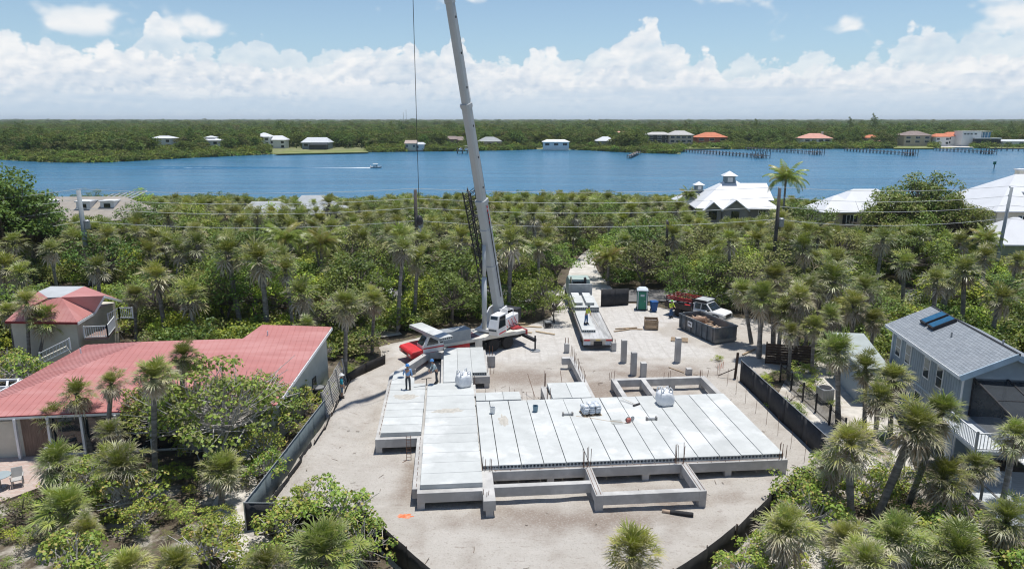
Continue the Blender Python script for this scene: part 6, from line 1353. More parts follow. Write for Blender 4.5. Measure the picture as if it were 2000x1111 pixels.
# ---- generic hip or gable house for the river bank and beyond
def hip_house(name, label, cx, cy, w, d, ze, zr, wallc, roofc, rz=0.0, ridge=.4, over=.5, wins=(), shutters=None, gable=False, cat='house', base=-.3, roofname='roof', chimney=None, cupola=None, porch=False):
    t = thing(name, label, cat, (cx, cy, 0), rz); walls([(-w/2, -d/2), (w/2, -d/2), (w/2, d/2), (-w/2, d/2)], [ze-.05]*4, wallc, t, z0=base)
    W_, D_ = w/2+over, d/2+over; r_ = ridge*w/2 if not gable else W_
    m = MB(); V = [(-W_, -D_, ze-.15), (W_, -D_, ze-.15), (W_, D_, ze-.15), (-W_, D_, ze-.15), (-W_, -D_, ze), (W_, -D_, ze), (W_, D_, ze), (-W_, D_, ze), (-r_, 0, zr), (r_, 0, zr)]
    m.add(V, [(0, 3, 2, 1), (0, 1, 5, 4), (1, 2, 6, 5), (2, 3, 7, 6), (3, 0, 4, 7), (4, 5, 9, 8), (5, 6, 9), (6, 7, 8, 9), (7, 4, 8)]); rf = m.build(roofname, roofc, t)
    for (x, z, ww, hh) in wins:
        f_ = MB().box(x-ww/2-.12, x+ww/2+.12, -d/2-.06, -d/2, z-hh/2-.12, z+hh/2+.12).build('window', WTRIM, t); MB().box(x-ww/2, x+ww/2, -d/2-.09, -d/2-.06, z-hh/2, z+hh/2).build('pane', GLASS, f_)
        if ww < 2: MB().box(x-.03, x+.03, -d/2-.11, -d/2-.09, z-hh/2, z+hh/2).build('mullion', WTRIM, f_)
        if shutters:
            for s_ in (-1, 1): xx = x + s_*(ww/2+.42); MB().box(xx-.26, xx+.26, -d/2-.08, -d/2, z-hh/2-.05, z+hh/2+.05).build('shutter', shutters, t)
    if chimney: x, y, z = chimney; c_ = MB().box(x-.6, x+.6, y-.6, y+.6, ze, z).build('chimney', CREAMW, rf); MB().box(x-.75, x+.75, y-.75, y+.75, z, z+.25).build('chimney_cap', WTRIM, rf)
    for cu in (cupola or ()):
        x, y, z, s_ = cu; cp = MB().box(x-s_, x+s_, y-s_, y+s_, z-1.6*s_, z).build('cupola', M('slate_blue_wall', (.20, .26, .30), .8), rf); MB().box(x-s_*.5, x+s_*.5, y-s_-.05, y-s_, z-1.2*s_, z-.3*s_).build('cupola_window', WTRIM, rf)
        m = MB(); e_ = s_*1.45; m.add([(x-e_, y-e_, z), (x+e_, y-e_, z), (x+e_, y+e_, z), (x-e_, y+e_, z), (x, y, z+s_*.95)], [(0, 3, 2, 1), (0, 1, 4), (1, 2, 4), (2, 3, 4), (3, 0, 4)]); m.build('cupola_roof', roofc, rf)
    return t
WMR = M('white_metal_roof', (.66, .67, .685), .45, .04, .4, spec=.4); TANW = M('tan_wall', (.50, .42, .32), .85, .08, 1); GRYW = M('grey_wall', (.30, .29, .27), .85, .1, 1); SHUT = M('blue_shutter', (.035, .085, .12), .6); TANR = M('tan_shingle', (.34, .305, .265), .9, .1, 1); GRYR = M('grey_shingle_far', (.38, .40, .41), .9, .1, 1)
# white-roofed houses on the near bank
h = hip_house('white_roof_house', 'big white roofed house with a cupola by the river', 41.8, 138, 13.6, 13, 3.6, 8.2, GRYW, WMR, R(-4), .12, .9, [(-5.0, 2.2, 1.0, 2.2), (-.5, 2.2, 2.6, 1.6), (4.6, 2.0, 1.2, 2.4)], None, cupola=[(-.3, 0, 9.0, .95)])
for x, w_, z in ((-4.6, 3.0, 4.9), (-.6, 4.6, 5.3)):
    m = MB(); y0 = -8.4; m.add([(x-w_/2-.3, y0, 3.3), (x, y0, z), (x+w_/2+.3, y0, 3.3), (x-w_/2-.3, -2.5, 3.3), (x, -2.5, z), (x+w_/2+.3, -2.5, 3.3)], [(0, 1, 4, 3), (1, 2, 5, 4)]); o = m.build('gable_roof', WMR, h); o.modifiers.new('thick', 'SOLIDIFY').thickness = .2
    m = MB(); m.add([(x-w_/2, y0+.4, .0), (x+w_/2, y0+.4, .0), (x+w_/2, y0+.4, 3.4), (x, y0+.4, z-.25), (x-w_/2, y0+.4, 3.4)], [(0, 1, 2, 3, 4)]); m.build('gable_wall', GRYW, h); MB().box(x-.7, x+.7, y0+.33, y0+.39, 1.6, 3.2).build('gable_window', GLASS, h)
h2 = hip_house('garden_wing', 'smaller white roofed wing with a little cupola left of the cupola house', 36.8, 143, 7, 8, 3.6, 6.2, GRYW, WMR, 0, .1, .6, (), cupola=[(0, -1, 6.9, .7)])
hip_house('rear_wing', 'plain white gabled roof wing right of the cupola house', 47.8, 146, 6.5, 9, 4.0, 6.9, GRYW, WMR, 0, .8, .5, (), gable=True)
hip_house('tan_house', 'tan house with white hip roof and dark shutters near the river', 53.2, 118, 6.5, 6.5, 5.0, 7.3, TANW, WMR, R(3), .08, .5, [(1.0, 3.8, 1.0, 1.4)], M('dark_shutter', (.03, .035, .045), .6))
hip_house('tan_house_wing', 'wide white hip roof behind the tan house', 60.8, 124, 12, 8, 4.9, 7.8, TANW, WMR, R(3), .35, .6, [(-2, 3.0, 2.2, 1.8), (2.5, 3.0, 2.0, 1.8)])
hip_house('cream_house', 'large cream house with blue shutters and white roof at the right edge', 82.5, 112, 22, 15, 6.4, 11.2, CREAMW, WMR, R(-2), .40, .7, [(-6.6, 4.6, 1.3, 2.0), (-2.2, 4.4, 2.4, 2.4), (2.6, 4.6, 1.3, 2.0)], SHUT, chimney=(-2.0, 2.5, 11.6))
t = hip_house('dormer', 'white dormer window on the cream house roof', 78.6, 107.0, 2.6, 3.4, 8.9, 9.9, M('slate_blue_wall', (.20, .26, .30), .8), WMR, R(88), .9, .3, (), gable=True, base=7.0); MB().box(-1.75, -1.68, -.6, .6, 7.6, 8.6).build('pane', GLASS, t)
hip_house('white_roof_garage', 'garage with a white hip roof below the cream house', 69.2, 98, 8.5, 8, 3.3, 6.4, M('sage_wall', (.36, .40, .28), .9), WMR, R(-3), .1, .5)
# tan-roofed house and grey house on the left
h = hip_house('tan_roof_house', 'house with tan shingle roof and white dormers behind the left pole', -69.9, 119, 16, 12, 3.9, 7.0, TANW, TANR, R(2), .7, .6, [(-4, 2.4, 1.0, 1.2), (4, 2.4, 1.2, 1.2)])
for x, y in ((-5.6, -1.2), (.6, -2.6), (4.2, -2.2)):
    MB().box(x-1.1, x+1.1, y-.9, y+1.4, 4.6, 6.5).build('dormer', WTRIM, h); MB().box(x-1.25, x+1.25, y-1.1, y+1.5, 6.5, 6.65).build('dormer_roof', WTRIM, h); MB().box(x-.5, x+.5, y-.95, y-.9, 5.4, 6.2).build('dormer_window', GLASS, h)
CG = thing('pool_cage', 'white aluminium pool cage frame beside the tan roofed house', 'pool cage', (-73.0, 127, 0)); CG.scale = (.62, 1, .94)
for i in range(6): x = -1 + i*2.0; MB().bar((x, -3, 5.2 + .12*i), (x + 1.6, 4, 6.6 + .12*i), .14).build('rafter', WTRIM, CG); MB().bar((x, -3, 0), (x, -3, 5.2 + .12*i), .14).build('post', WTRIM, CG)
for a, b_ in (((-1, -3, 5.2), (9, -3, 5.8)), ((.6, 4, 6.6), (10.6, 4, 7.2)), ((-.2, .5, 5.9), (9.8, .5, 6.5))): MB().bar(a, b_, .16).build('beam', WTRIM, CG)
for a in ((-45.0, 131, 8, 8, 2.9, 4.9, 'grey metal roof of a house half hidden by trees'), (-38.2, 138, 7, 8, 3.2, 5.3, 'small white gabled roof behind yellow green bush'), (-33.5, 133, 8, 6, 2.7, 3.9, 'low pale roof end showing between the bushes')):
    hip_house('hidden_house', a[6], a[0], a[1], a[2], a[3], a[4], a[5], GRYW, GRYR, R(8), .6, .5)
hip_house('red_shed', 'small red roofed shed hidden in the bushes behind the red house', -20.2, 68.5, 4.2, 3, 1.9, 2.7, CREAMW, REDROOF, R(4), .6, .3, cat='shed')
# ================================================================== FAR BANK
OR_ = M('orange_tile_roof', (.56, .20, .11), .9, .12, .5); SAL = M('salmon_tile_roof', (.60, .32, .25), .9, .08, .5); BRR = M('brown_roof', (.25, .20, .18), .9, .12, .5); WHW = M('white_wall', (.70, .70, .68), .85, .04, .5); DKW = M('dark_screen_wall', (.05, .06, .065), .8); CRW2 = M('cream_wall', (.56, .50, .38), .85, .05, .5); BRW = M('brown_wall', (.22, .17, .14), .9); OCH = M('terracotta_wall', (.38, .13, .09), .9)
def far_house(x0, x1, yr, ye, Y, wallc, roofc, label, ridge=.4, d=11, wins=2, gable=False, chim=False, base=None):
    Y = Y + 24 if x0 > 1240 else Y
    cx = (D(x0, 280, Y).x + D(x1, 280, Y).x)/2; w = (x1-x0)*Y*1.0/1400*.96; zr = D(1000, yr, Y).z; ze = D(1000, ye, Y).z
    ww = [(-w*.32 + w*.64*i/max(1, wins-1), max(1.4, ze-1.6), w*.12 + .6, 1.5) for i in range(wins)]
    if ze > 5.2: ww += [(a, z_ - 2.9, b_, 1.6) for a, z_, b_, c_ in ww]
    return hip_house('far_house', label, cx, Y, w*.92, d, ze, zr, wallc, roofc, 0, ridge, .8, ww, None, gable, chimney=(w*.25, 0, zr+.8) if chim else None)
far_house(303, 343, 265.5, 270, 470, WHW, WMR, 'white house with solar panels on the far left bank', .5); 
h = far_house(393, 435, 270.5, 274, 460, WHW, WMR, 'white two tier pagoda roofed house among far mangroves', .35); 
far_house(404, 423, 265.5, 268.5, 461.5, WHW, WMR, 'small upper tier roof of the pagoda roofed far house', .2, 5, 1)
far_house(503, 532, 259.5, 267, 500, WHW, WMR, 'white two storey far house with a tall hip roof', .15, 11, 3); far_house(528, 562, 265, 273, 503, WHW, WMR, 'lower white wing of the tall hip roofed far house', .5, 9, 2)
far_house(592, 648, 268.5, 278, 492, M('grey_blue_wall', (.22, .26, .29), .8), M('pale_grey_metal', (.56, .58, .60), .5), 'far house with pale grey roof and dark screened porch', .75, 12, 2); far_house(604, 640, 281, 282.5, 480, DKW, DKW, 'dark flat screened pool room on the far lawn', .9, 6, 0)
far_house(793, 814, 274, 280, 470, CRW2, M('taupe_roof', (.40, .33, .29), .9), 'narrow cream two storey far house by the water', .8, 9, 2, True); far_house(814, 829, 278, 282, 472, WHW, M('pale_grey_metal', (.56, .58, .60), .5), 'low white shed roofed far cottage', .8, 7, 1)
far_house(873, 893, 266, 272, 505, BRW, BRR, 'brown far house with a slanting roof left of the boom', .9, 9, 1); far_house(888, 906, 267, 274, 508, BRW, BRR, 'second brown slanted roof house beside the boom', .9, 9, 1)
far_house(931, 982, 267.5, 276, 505, TANW, M('mid_grey_roof', (.33, .35, .35), .9), 'far house with grey hip roof and dark porch right of the boom', .35, 12, 3)
far_house(1058, 1113, 272.5, 277, 488, WHW, WHW, 'low white far house with three dark doors', .7, 9, 3); far_house(1162, 1201, 267, 275, 500, M('grey_wall_far', (.32, .34, .35), .9), M('pale_grey_metal', (.56, .58, .60), .5), 'far house with pale grey hip roof near the point', .3, 11, 2)
far_house(1258, 1310, 258, 263, 520, DKW, M('stone_grey_roof', (.46, .45, .43), .9), 'left half of the wide grey roofed far mansion', .5, 12, 3); far_house(1300, 1352, 255.5, 263.5, 516, M('stone_wall', (.36, .33, .30), .9), M('stone_grey_roof', (.46, .45, .43), .9), 'right half of the wide grey roofed far mansion', .4, 12, 4)
far_house(1353, 1418, 258.5, 268, 522, OCH, OR_, 'far house with bright orange hip roof', .3, 13, 3); far_house(1558, 1620, 260.5, 270, 515, WHW, SAL, 'white far house with salmon hip roof and chimney', .35, 13, 4, False, True)
far_house(1686, 1711, 263.5, 269, 540, CRW2, OR_, 'small orange roof showing above far trees', .3, 8, 1); far_house(1712, 1730, 271, 275, 530, CRW2, SAL, 'tiny salmon roof low among the far trees', .4, 6, 1)
far_house(1753, 1811, 256, 264.5, 525, TANW, BRR, 'tan far house with a broad brown hip roof', .3, 13, 3); far_house(1818, 1846, 261, 267, 520, WHW, OR_, 'orange roofed white far villa, left part', .5, 11, 2); far_house(1838, 1872, 258, 266, 524, WHW, OR_, 'orange roofed white far villa, right part', .5, 11, 2)
MW = thing('modern_house', 'white flat roofed modern far house with blue glass balconies', 'house', (D(1903, 280, 539).x, 539, 0)); q = 539/1400
MB().box(-33*q, 3*q, -5, 5, -.3, D(1000, 257, 539).z).build('main_block', WHW, MW); MB().box(3*q, 22*q, -4, 5, -.3, D(1000, 258.5, 539).z).build('glass_block', M('blue_glass', (.06, .19, .28), .15, .2, .3, spec=.6), MW); MB().box(22*q, 36*q, -4, 5, -.3, D(1000, 270, 539).z).build('low_wing', WHW, MW)
MB().box(-12*q, 36*q, -8, -4, -.3, D(1000, 270, 539).z - .3).build('terrace_block', DKW, MW); MB().box(-12*q, 37*q, -8.5, -3.5, D(1000, 270, 539).z - .3, D(1000, 270, 539).z + .3).build('terrace_slab', WHW, MW); MB().box(-34*q, 23*q, -5.5, 5.5, D(1000, 257, 539).z, D(1000, 256.3, 539).z).build('parapet', WHW, MW)
for x in (-28, -22, -16, -8): MB().box(x*q-.8, x*q+.8, -5.1, -5, D(1000, 263, 539).z, D(1000, 260.5, 539).z).build('window', GLASS, MW)
for x in (6, 11, 17): MB().box(x*q-.15, x*q+.15, -4.2, -4, .5, D(1000, 258.7, 539).z).build('mullion', WHW, MW)
far_house(1945, 2030, 272.5, 276, 510, WHW, M('pale_grey_metal', (.56, .58, .60), .5), 'long low pale roofed far house at the right edge', .8, 10, 3); far_house(1197, 1232, 256.5, 259.5, 640, TANW, SAL, 'pinkish roof deep in the far trees', .5, 9, 1)
# docks with pilings
PIL = M('weathered_dock', (.16, .15, .145), .95, .2, 1)
def dock(p0, p1, label, tee=5, n=None, w=1.8):
    a, b_ = G(*p0, .6), G(*p1, .6); t = thing('dock', label, 'dock', a, 0, 'long docks on the far bank'); b_ = b_ - a; a = Vector((0, 0, 0)); d = b_.normalized(); nn = Vector((-d.y, d.x, 0)); L_ = b_.length
    MB().bar(a, b_, w, .22).build('walkway', PIL, t)
    if tee: MB().bar(b_ - nn*tee, b_ + nn*tee*.4, 3.0, .22).build('platform', PIL, t)
    m = MB(); n = n or int(L_/3.2)
    for i in range(n+1):
        p = b_*(i/n)
        for s_ in (-1, 1): m.tube([p + nn*s_*w*.5 + Vector((0, 0, -3)), p + nn*s_*w*.5 + Vector((0, 0, .75))], .19, 6)
    stuff(m.build('piling', PIL, t))
    if tee:
        m = MB()
        for i in range(5):
            for s_ in (-1, 1): p = b_ - nn*tee*(i/4*1.4-.4) + d*s_*2.0; m.tube([p + Vector((0, 0, -3)), p + Vector((0, 0, 2.0 + .5*(i % 2)))], .2, 6)
        stuff(m.build('mooring_pile', PIL, t))
dock((1333, 292.5), (1492, 304), 'longest dock, reaching from the mangrove point to the right', 6); dock((1458, 289), (1600, 297.5), 'second long dock below the salmon roofed far house', 5); dock((1652, 291), (1782, 299.5), 'third long dock with mooring piles at its end', 5); dock((1826, 290), (1936, 296.5), 'dock below the white modern far house', 5); dock((1945, 290), (2060, 293), 'dock at the right edge of the far bank', 0); dock((1247, 297), (1229, 304.5), 'short pale dock at the tip of the mangrove point', 0, 4, 2.2)
# boats
def boat(loc, rz, label, top=True, name='motorboat', L_=7.0, hull=None):
    t = thing(name, label, 'boat', loc, rz); hull = hull or WHW; sec = []
    for x, w, k_, sh in ((-.5, .15, .2, .62), (-.48, .17, .0, .62), (0, .185, .0, .64), (.28, .15, .05, .72), (.44, .07, .25, .82), (.5, .005, .5, .88)):
        X = x*L_; W_ = w*L_; sec.append([(X, -W_, sh), (X, -W_*.85, .15 + k_*.5), (X, 0, -.25 + k_), (X, W_*.85, .15 + k_*.5), (X, W_, sh), (X, 0, sh - .1)])
    MB().loft(sec).build('hull', hull, t, smooth=False); MB().box(-.3, .6, -.45, .45, .5, 1.45).build('console', GREYP, t, bevel=.05); MB().box(-3.7*L_/7, -3.2*L_/7, -.25, .25, .2, 1.25).build('outboard_motor', WHW, t, bevel=.08)
    MB().box(-1.6, -.9, -.6, .6, .5, 1.0).build('seat', DARK, t, bevel=.05)
    if top:
        MB().loft([[(-1.9, -1.05, 2.25), (1.0, -1.0, 2.2), (1.0, 1.0, 2.2), (-1.9, 1.05, 2.25)], [(-1.8, -.9, 2.38), (.9, -.85, 2.33), (.9, .85, 2.33), (-1.8, .9, 2.38)]]).build('canopy', WHW, t)
        for x in (-1.6, .7):
            for s_ in (-1, 1): MB().tube([(x, s_*.8, .6), (x, s_*.9, 2.25)], .035, 5).build('canopy_pole', STEELG, t)
    return t
bp_ = G(735, 328, WATER_Z); boat((bp_.x, bp_.y, WATER_Z + .1), R(-3), 'white motorboat with canopy speeding across the river').scale = (.72, .72, .72)
FOAM = bpy.data.materials.new('wake_foam'); FOAM.use_nodes = True; k = NT(FOAM.node_tree); b = FOAM.node_tree.nodes['Principled BSDF']; b.inputs['Base Color'].default_value = (.78, .80, .82, 1); b.inputs['Roughness'].default_value = .8
pos = k.n('ShaderNodeNewGeometry').outputs['Position']; sx_ = k.n('ShaderNodeSeparateXYZ', {0: pos}).outputs[0]; fo = k.noise(k.n('ShaderNodeVectorMath', {0: pos, 1: (.5, 1, 1)}, operation='MULTIPLY').outputs[0], .9, 6, .65)
th_ = k.ss(sx_, bp_.x - 105, bp_.x - 8); al = k.ss(k.m('ADD', fo, k.m('MULTIPLY', th_, .95)), .56, .80); tb = k.n('ShaderNodeBsdfTransparent'); mx = k.n('ShaderNodeMixShader', {0: al, 1: tb.outputs[0], 2: b.outputs[0]}); FOAM.node_tree.links.new(mx.outputs[0], FOAM.node_tree.nodes['Material Output'].inputs['Surface'])
m = MB(); V = []; n_ = 40
for i in range(n_+1):
    f = i/n_; x = bp_.x - 2.0 - f*105; hw = .8 + 1.7*f + .3*rnd.random(); yc = bp_.y - .05*f*20; V += [(x, yc-hw, WATER_Z+.02), (x, yc, WATER_Z + .16*(1-f)), (x, yc+hw, WATER_Z+.02)]
m.add(V, [q for i in range(n_) for q in ((3*i, 3*i+1, 3*i+4, 3*i+3), (3*i+1, 3*i+2, 3*i+5, 3*i+4))]); o = m.build('boat_wake', FOAM, smooth=True); tag(o, 'white foam wake trailing behind the motorboat', 'wake', kind='stuff')
for k_, (dy0, sp) in enumerate(((2, 11), (-2, -9))):                      # the wake's swell running back to the left bank
    m = MB(); V = []; n_ = 60
    for i in range(n_+1):
        f = i/n_; x = bp_.x - 8 - f*165; yc = bp_.y + dy0*f*2 + sp*f*.5; hh = .34*math.sin(math.pi*min(1, f*1.1+.05)); V += [(x, yc-2.2, WATER_Z-.02), (x, yc-.6, WATER_Z+hh), (x, yc+1.8, WATER_Z-.02)]
    m.add(V, [q for i in range(n_) for q in ((3*i, 3*i+1, 3*i+4, 3*i+3), (3*i+1, 3*i+2, 3*i+5, 3*i+4))]); o = m.build('wake_swell', mw, smooth=True); tag(o, 'low swell line spreading from the boat wake, %s of two' % ('farther', 'nearer')[k_], 'wave', kind='stuff')
p = G(903, 300, WATER_Z); t = thing('boat_lift', 'boat lift platform on piles left of the crane boom', 'boat lift', (p.x, p.y, 0))
for x in (-3, 0, 3):
    for y in (-2, 2): MB().tube([(x, y, -3), (x, y, 2.6)], .22, 6).build('pile', PIL, t)
MB().box(-3.2, 3.2, -2.2, 2.2, 1.0, 1.15).build('cradle', PIL, t); boat((p.x-1.0, p.y, 1.3), R(95), 'white boat raised on the lift, left of two', False, 'lifted_boat', 6); boat((p.x+2.4, p.y+.3, 1.3), R(92), 'white canopied boat raised on the lift, right of two', True, 'lifted_boat', 6)
p = G(1941, 330, WATER_Z); t = thing('channel_marker', 'green channel marker on a pile in the river', 'channel marker', (p.x, p.y, WATER_Z)); MB().tube([(0, 0, -2), (.1, 0, 2.2)], .18, 8).build('pile', M('dark_green_pile', (.02, .07, .06), .9), t); MB().box(-.55, .65, -.1, .1, 1.8, 3.0).build('sign', M('marker_green', (.01, .16, .09), .6), t)
t = thing('radio_mast', 'thin lattice radio masts on the horizon', 'mast', (D(791, 240, 2600).x, 2600, 0))
for x in (-5, 5): MB().bar((x, 0, 0), (x, 0, D(1000, 217, 2600).z + x), 1.1).build('mast', STEELG, t)
# ================================================================== POLES AND WIRES
POLEY = 85.0; WOODPOLE = M('pole_wood', (.085, .075, .07), .9, .2, 3); CONCPOLE = M('pole_concrete', (.30, .33, .35), .8, .1, 2); INS = M('insulator', (.5, .5, .5), .4)
def pole(px, pyt, label, mat, r=.17, ztop=None, Y=POLEY, tank=False, lean=0.0):
    p = D(px, pyt, Y); t = thing('utility_pole', label, 'utility pole', (p.x, Y, 0)); h = p.z
    MB().tube([(0, 0, -.3), (lean*.5, 0, h*.5), (lean, 0, h)], [r*1.35, r*1.15, r], 10).build('shaft', mat, t, smooth=True)
    for z in (h-.1, h-1.1, h-2.2): MB().bar((lean-.02, -.1, z), (lean + .02, .35, z + .05), .07).build('bracket', mat, t); MB().lathe([(.06, 0), (.09, .1), (.05, .22)], (lean, .34, z), 8).build('insulator', INS, t)
    if tank: MB().lathe([(.30, 0), (.34, .1), (.34, 1.0), (.2, 1.12)], (lean + .5, 0, h - 4.6), 14).build('transformer', STEELG, t)
    return Vector((p.x + lean, Y, h))
tops = [pole(153, 372, 'thick pale concrete utility pole on the left with a grey transformer', CONCPOLE, .24, tank=True), pole(811, 371, 'dark wooden utility pole left of the crane boom', WOODPOLE, .2, tank=True), pole(1523, 368, 'dark wooden utility pole beside the tall coconut palm', WOODPOLE, .19, tank=True), pole(1968, 366, 'slim grey utility pole in front of the cream house', CONCPOLE, .17, lean=.5)]
pole(1304, 432, 'short dark service pole among the palms', WOODPOLE, .16)
WIRE = M('pale_cable', (.50, .52, .53), .5, .05); allp = [Vector((-96, 72, 8.0))] + tops + [Vector((104, 85, 11))]
for k_, dz in enumerate((.12, -1.05, -2.15, -3.7)):
    m = MB()
    for a, b_ in zip(allp[:-1], allp[1:]):
        pts = []
        for i in range(17): f = i/16; p = a.lerp(b_, f) + Vector((0, .34, dz - (.55 + .1*k_)*4*f*(1-f))); pts.append(p)
        m.tube(pts, .024, 4, False)
    o = m.build('power_line', WIRE); tag(o, '%s of the four power lines strung across the view' % ('topmost', 'second from top', 'third from top', 'lowest')[k_], 'power line', 'power lines')
# ================================================================== VEGETATION
def fpalm(cx, cy, bx, by, rpx, crown, label, tr=0, Y=None, z0=0.0):
    """foreground palm from crown centre, foot and crown radius as measured in the photograph"""
    b_ = G(bx, by, z0) if Y is None else None
    if b_ is None:
        c_ = D(cx, cy, Y); b_ = Vector((c_.x + (bx-cx)/FPX*Y, Y, 0))
    c_ = D(cx, cy, b_.y); palm(b_, c_, rpx/FPX*(b_.y*_cp + (CAMH-c_.z)*_sp)*.90, CROWN_HI[crown], label, 'palms around the site', tr)
FP = [ # left side
 (300, 738, 303, 955, 58, 1, 'tall slim palm with a straight grey trunk in front of the red roof', 0), (358, 697, 350, 890, 42, 3, 'palm crown against the red roof behind the tallest slim palm', 0),
 (152, 772, 182, 885, 50, 0, 'palm with a curved trunk by the glass doors of the red house', 2), (108, 815, 124, 884, 44, 2, 'short palm at the left porch of the red house', 0),
 (110, 908, 112, 968, 66, 0, 'low palm with drooping side fronds on the patio edge', 0), (232, 915, 236, 1005, 72, 4, 'stocky palm with pale hanging skirt right of the patio', 0), (128, 1000, 130, 1050, 76, 3, 'broad low palm below the patio', 0),
 (436, 922, 432, 985, 60, 1, 'young palm standing alone on pale sand left of the fence corner', 0), (218, 752, 205, 900, 40, 2, 'small palm beside the sea grape in front of the red roof', 0), (215, 845, 214, 935, 40, 4, 'small shaggy palm low in front of the red house', 0),
 (264, 580, 266, 668, 36, 1, 'palm with dark red boots between the two red houses', 0), (88, 628, 72, 712, 46, 3, 'front leaning palm of the three by the cream red house', 2), (20, 612, 30, 690, 34, 1, 'leftmost palm of the three by the cream red house', 1), (52, 592, 58, 715, 38, 2, 'rear palm of the three by the cream red house', 0),
 (676, 600, 674, 738, 46, 1, 'tall palm left of the red crane bumper', 0), (730, 590, 727, 690, 36, 3, 'palm just right of the tall palm by the crane bumper', 0), (600, 640, 603, 720, 30, 2, 'small palm behind the far corner of the red roof', 0),
 # right side
 (1636, 692, 1637, 832, 54, 1, 'palm with a straight pale trunk inside the black picket fence', 0), (1690, 722, 1688, 838, 44, 3, 'palm left of the pair before the blue grey house', 0), (1745, 742, 1738, 850, 50, 1, 'palm touching the blue grey house wall', 0), (1716, 782, 1708, 868, 52, 2, 'palm with yellow lower fronds by the white sand path', 0),
 (1660, 872, 1664, 1025, 76, 4, 'thick trunked shaggy palm outside the right fence corner', 1), (1785, 842, 1708, 1022, 84, 2, 'long leaning palm with the widest green crown on the right', 1), (1835, 812, 1768, 1000, 62, 1, 'palm crown behind the long leaning palm', 1), (1842, 938, 1815, 1035, 76, 0, 'grey tipped palm left of the lower deck', 1),
 (1905, 912, 1884, 1015, 50, 4, 'slim palm rising through the lower deck corner', 1), (1985, 855, 1955, 995, 60, 4, 'palm at the right edge in front of the porch', 1), (1625, 905, 1600, 1000, 55, 4, 'ragged palm crown behind the thick trunked one', 0),
 # clump by the right fence end
 (1488, 585, 1482, 700, 50, 3, 'leftmost palm of the clump at the end of the right fence', 0), (1530, 612, 1520, 705, 46, 0, 'palm with yellow hanging fronds in the clump by the right fence', 1), (1452, 575, 1468, 672, 40, 1, 'palm of the clump nearest the dumpster', 0), (1562, 588, 1552, 712, 44, 2, 'rightmost tall palm of the clump by the right fence', 0), (1512, 548, 1510, 676, 46, 1, 'rear palm of the clump by the right fence', 0), (1590, 640, 1585, 730, 36, 3, 'small palm between the clump and the garage', 0), (1640, 605, 1640, 690, 38, 1, 'palm behind the garage roof', 0), (1600, 560, 1598, 668, 42, 2, 'slender palm behind the board fence', 0), (1622, 622, 1618, 722, 38, 0, 'palm right of the dark board fence', 0), (1668, 600, 1664, 706, 42, 3, 'palm over the near edge of the garage roof', 1), (1705, 628, 1700, 716, 36, 1, 'palm between the garage roof and the blue grey house', 0), (1578, 566, 1572, 694, 40, 4, 'shaggy palm left of the board fence', 1), (1545, 650, 1540, 742, 32, 2, 'low palm just inside the picket fence', 0), (1690, 565, 1686, 672, 42, 2, 'palm in the row behind the garage', 0),
]
for a in FP: fpalm(*a[:7], tr=a[7])
for cx, cy, rp, Y, cr, lb in ((1236, 1088, 76, 26.2, 1, 'palm crown at the bottom centre in front of the sand'), (630, 1082, 96, 25.5, 3, 'big palm crown at the bottom left of centre'), (1535, 1040, 78, 27.5, 0, 'grey tipped palm below the right silt fence'), (1748, 1058, 78, 27.0, 0, 'palm below the thick trunked palm at bottom right'), (1688, 1100, 72, 25.8, 4, 'bleached palm crown at the bottom right edge'), (1872, 1088, 92, 26.2, 0, 'large ragged palm crown in the bottom right corner'), (1965, 1022, 66, 28.5, 2, 'palm at the right edge below the deck'), (1650, 1060, 60, 28.0, 2, 'palm between the two ragged palms at bottom right'), (250, 1112, 60, 26.0, 1, 'palm crown cut by the bottom edge at left'), (345, 1110, 62, 25.5, 3, 'second palm crown cut by the bottom edge at left'), (520, 1108, 66, 25.0, 4, 'pale palm crown cut by the bottom edge'), (170, 1040, 46, 29.5, 4, 'small bleached palm among scrub at lower left'), (400, 1050, 40, 29.0, 4, 'small grey palm among scrub left of the fence corner')):
    fpalm(cx, cy, cx + rnd.uniform(-8, 8), cy, rp, cr, lb, rnd.choice((0, 1)), Y=Y)
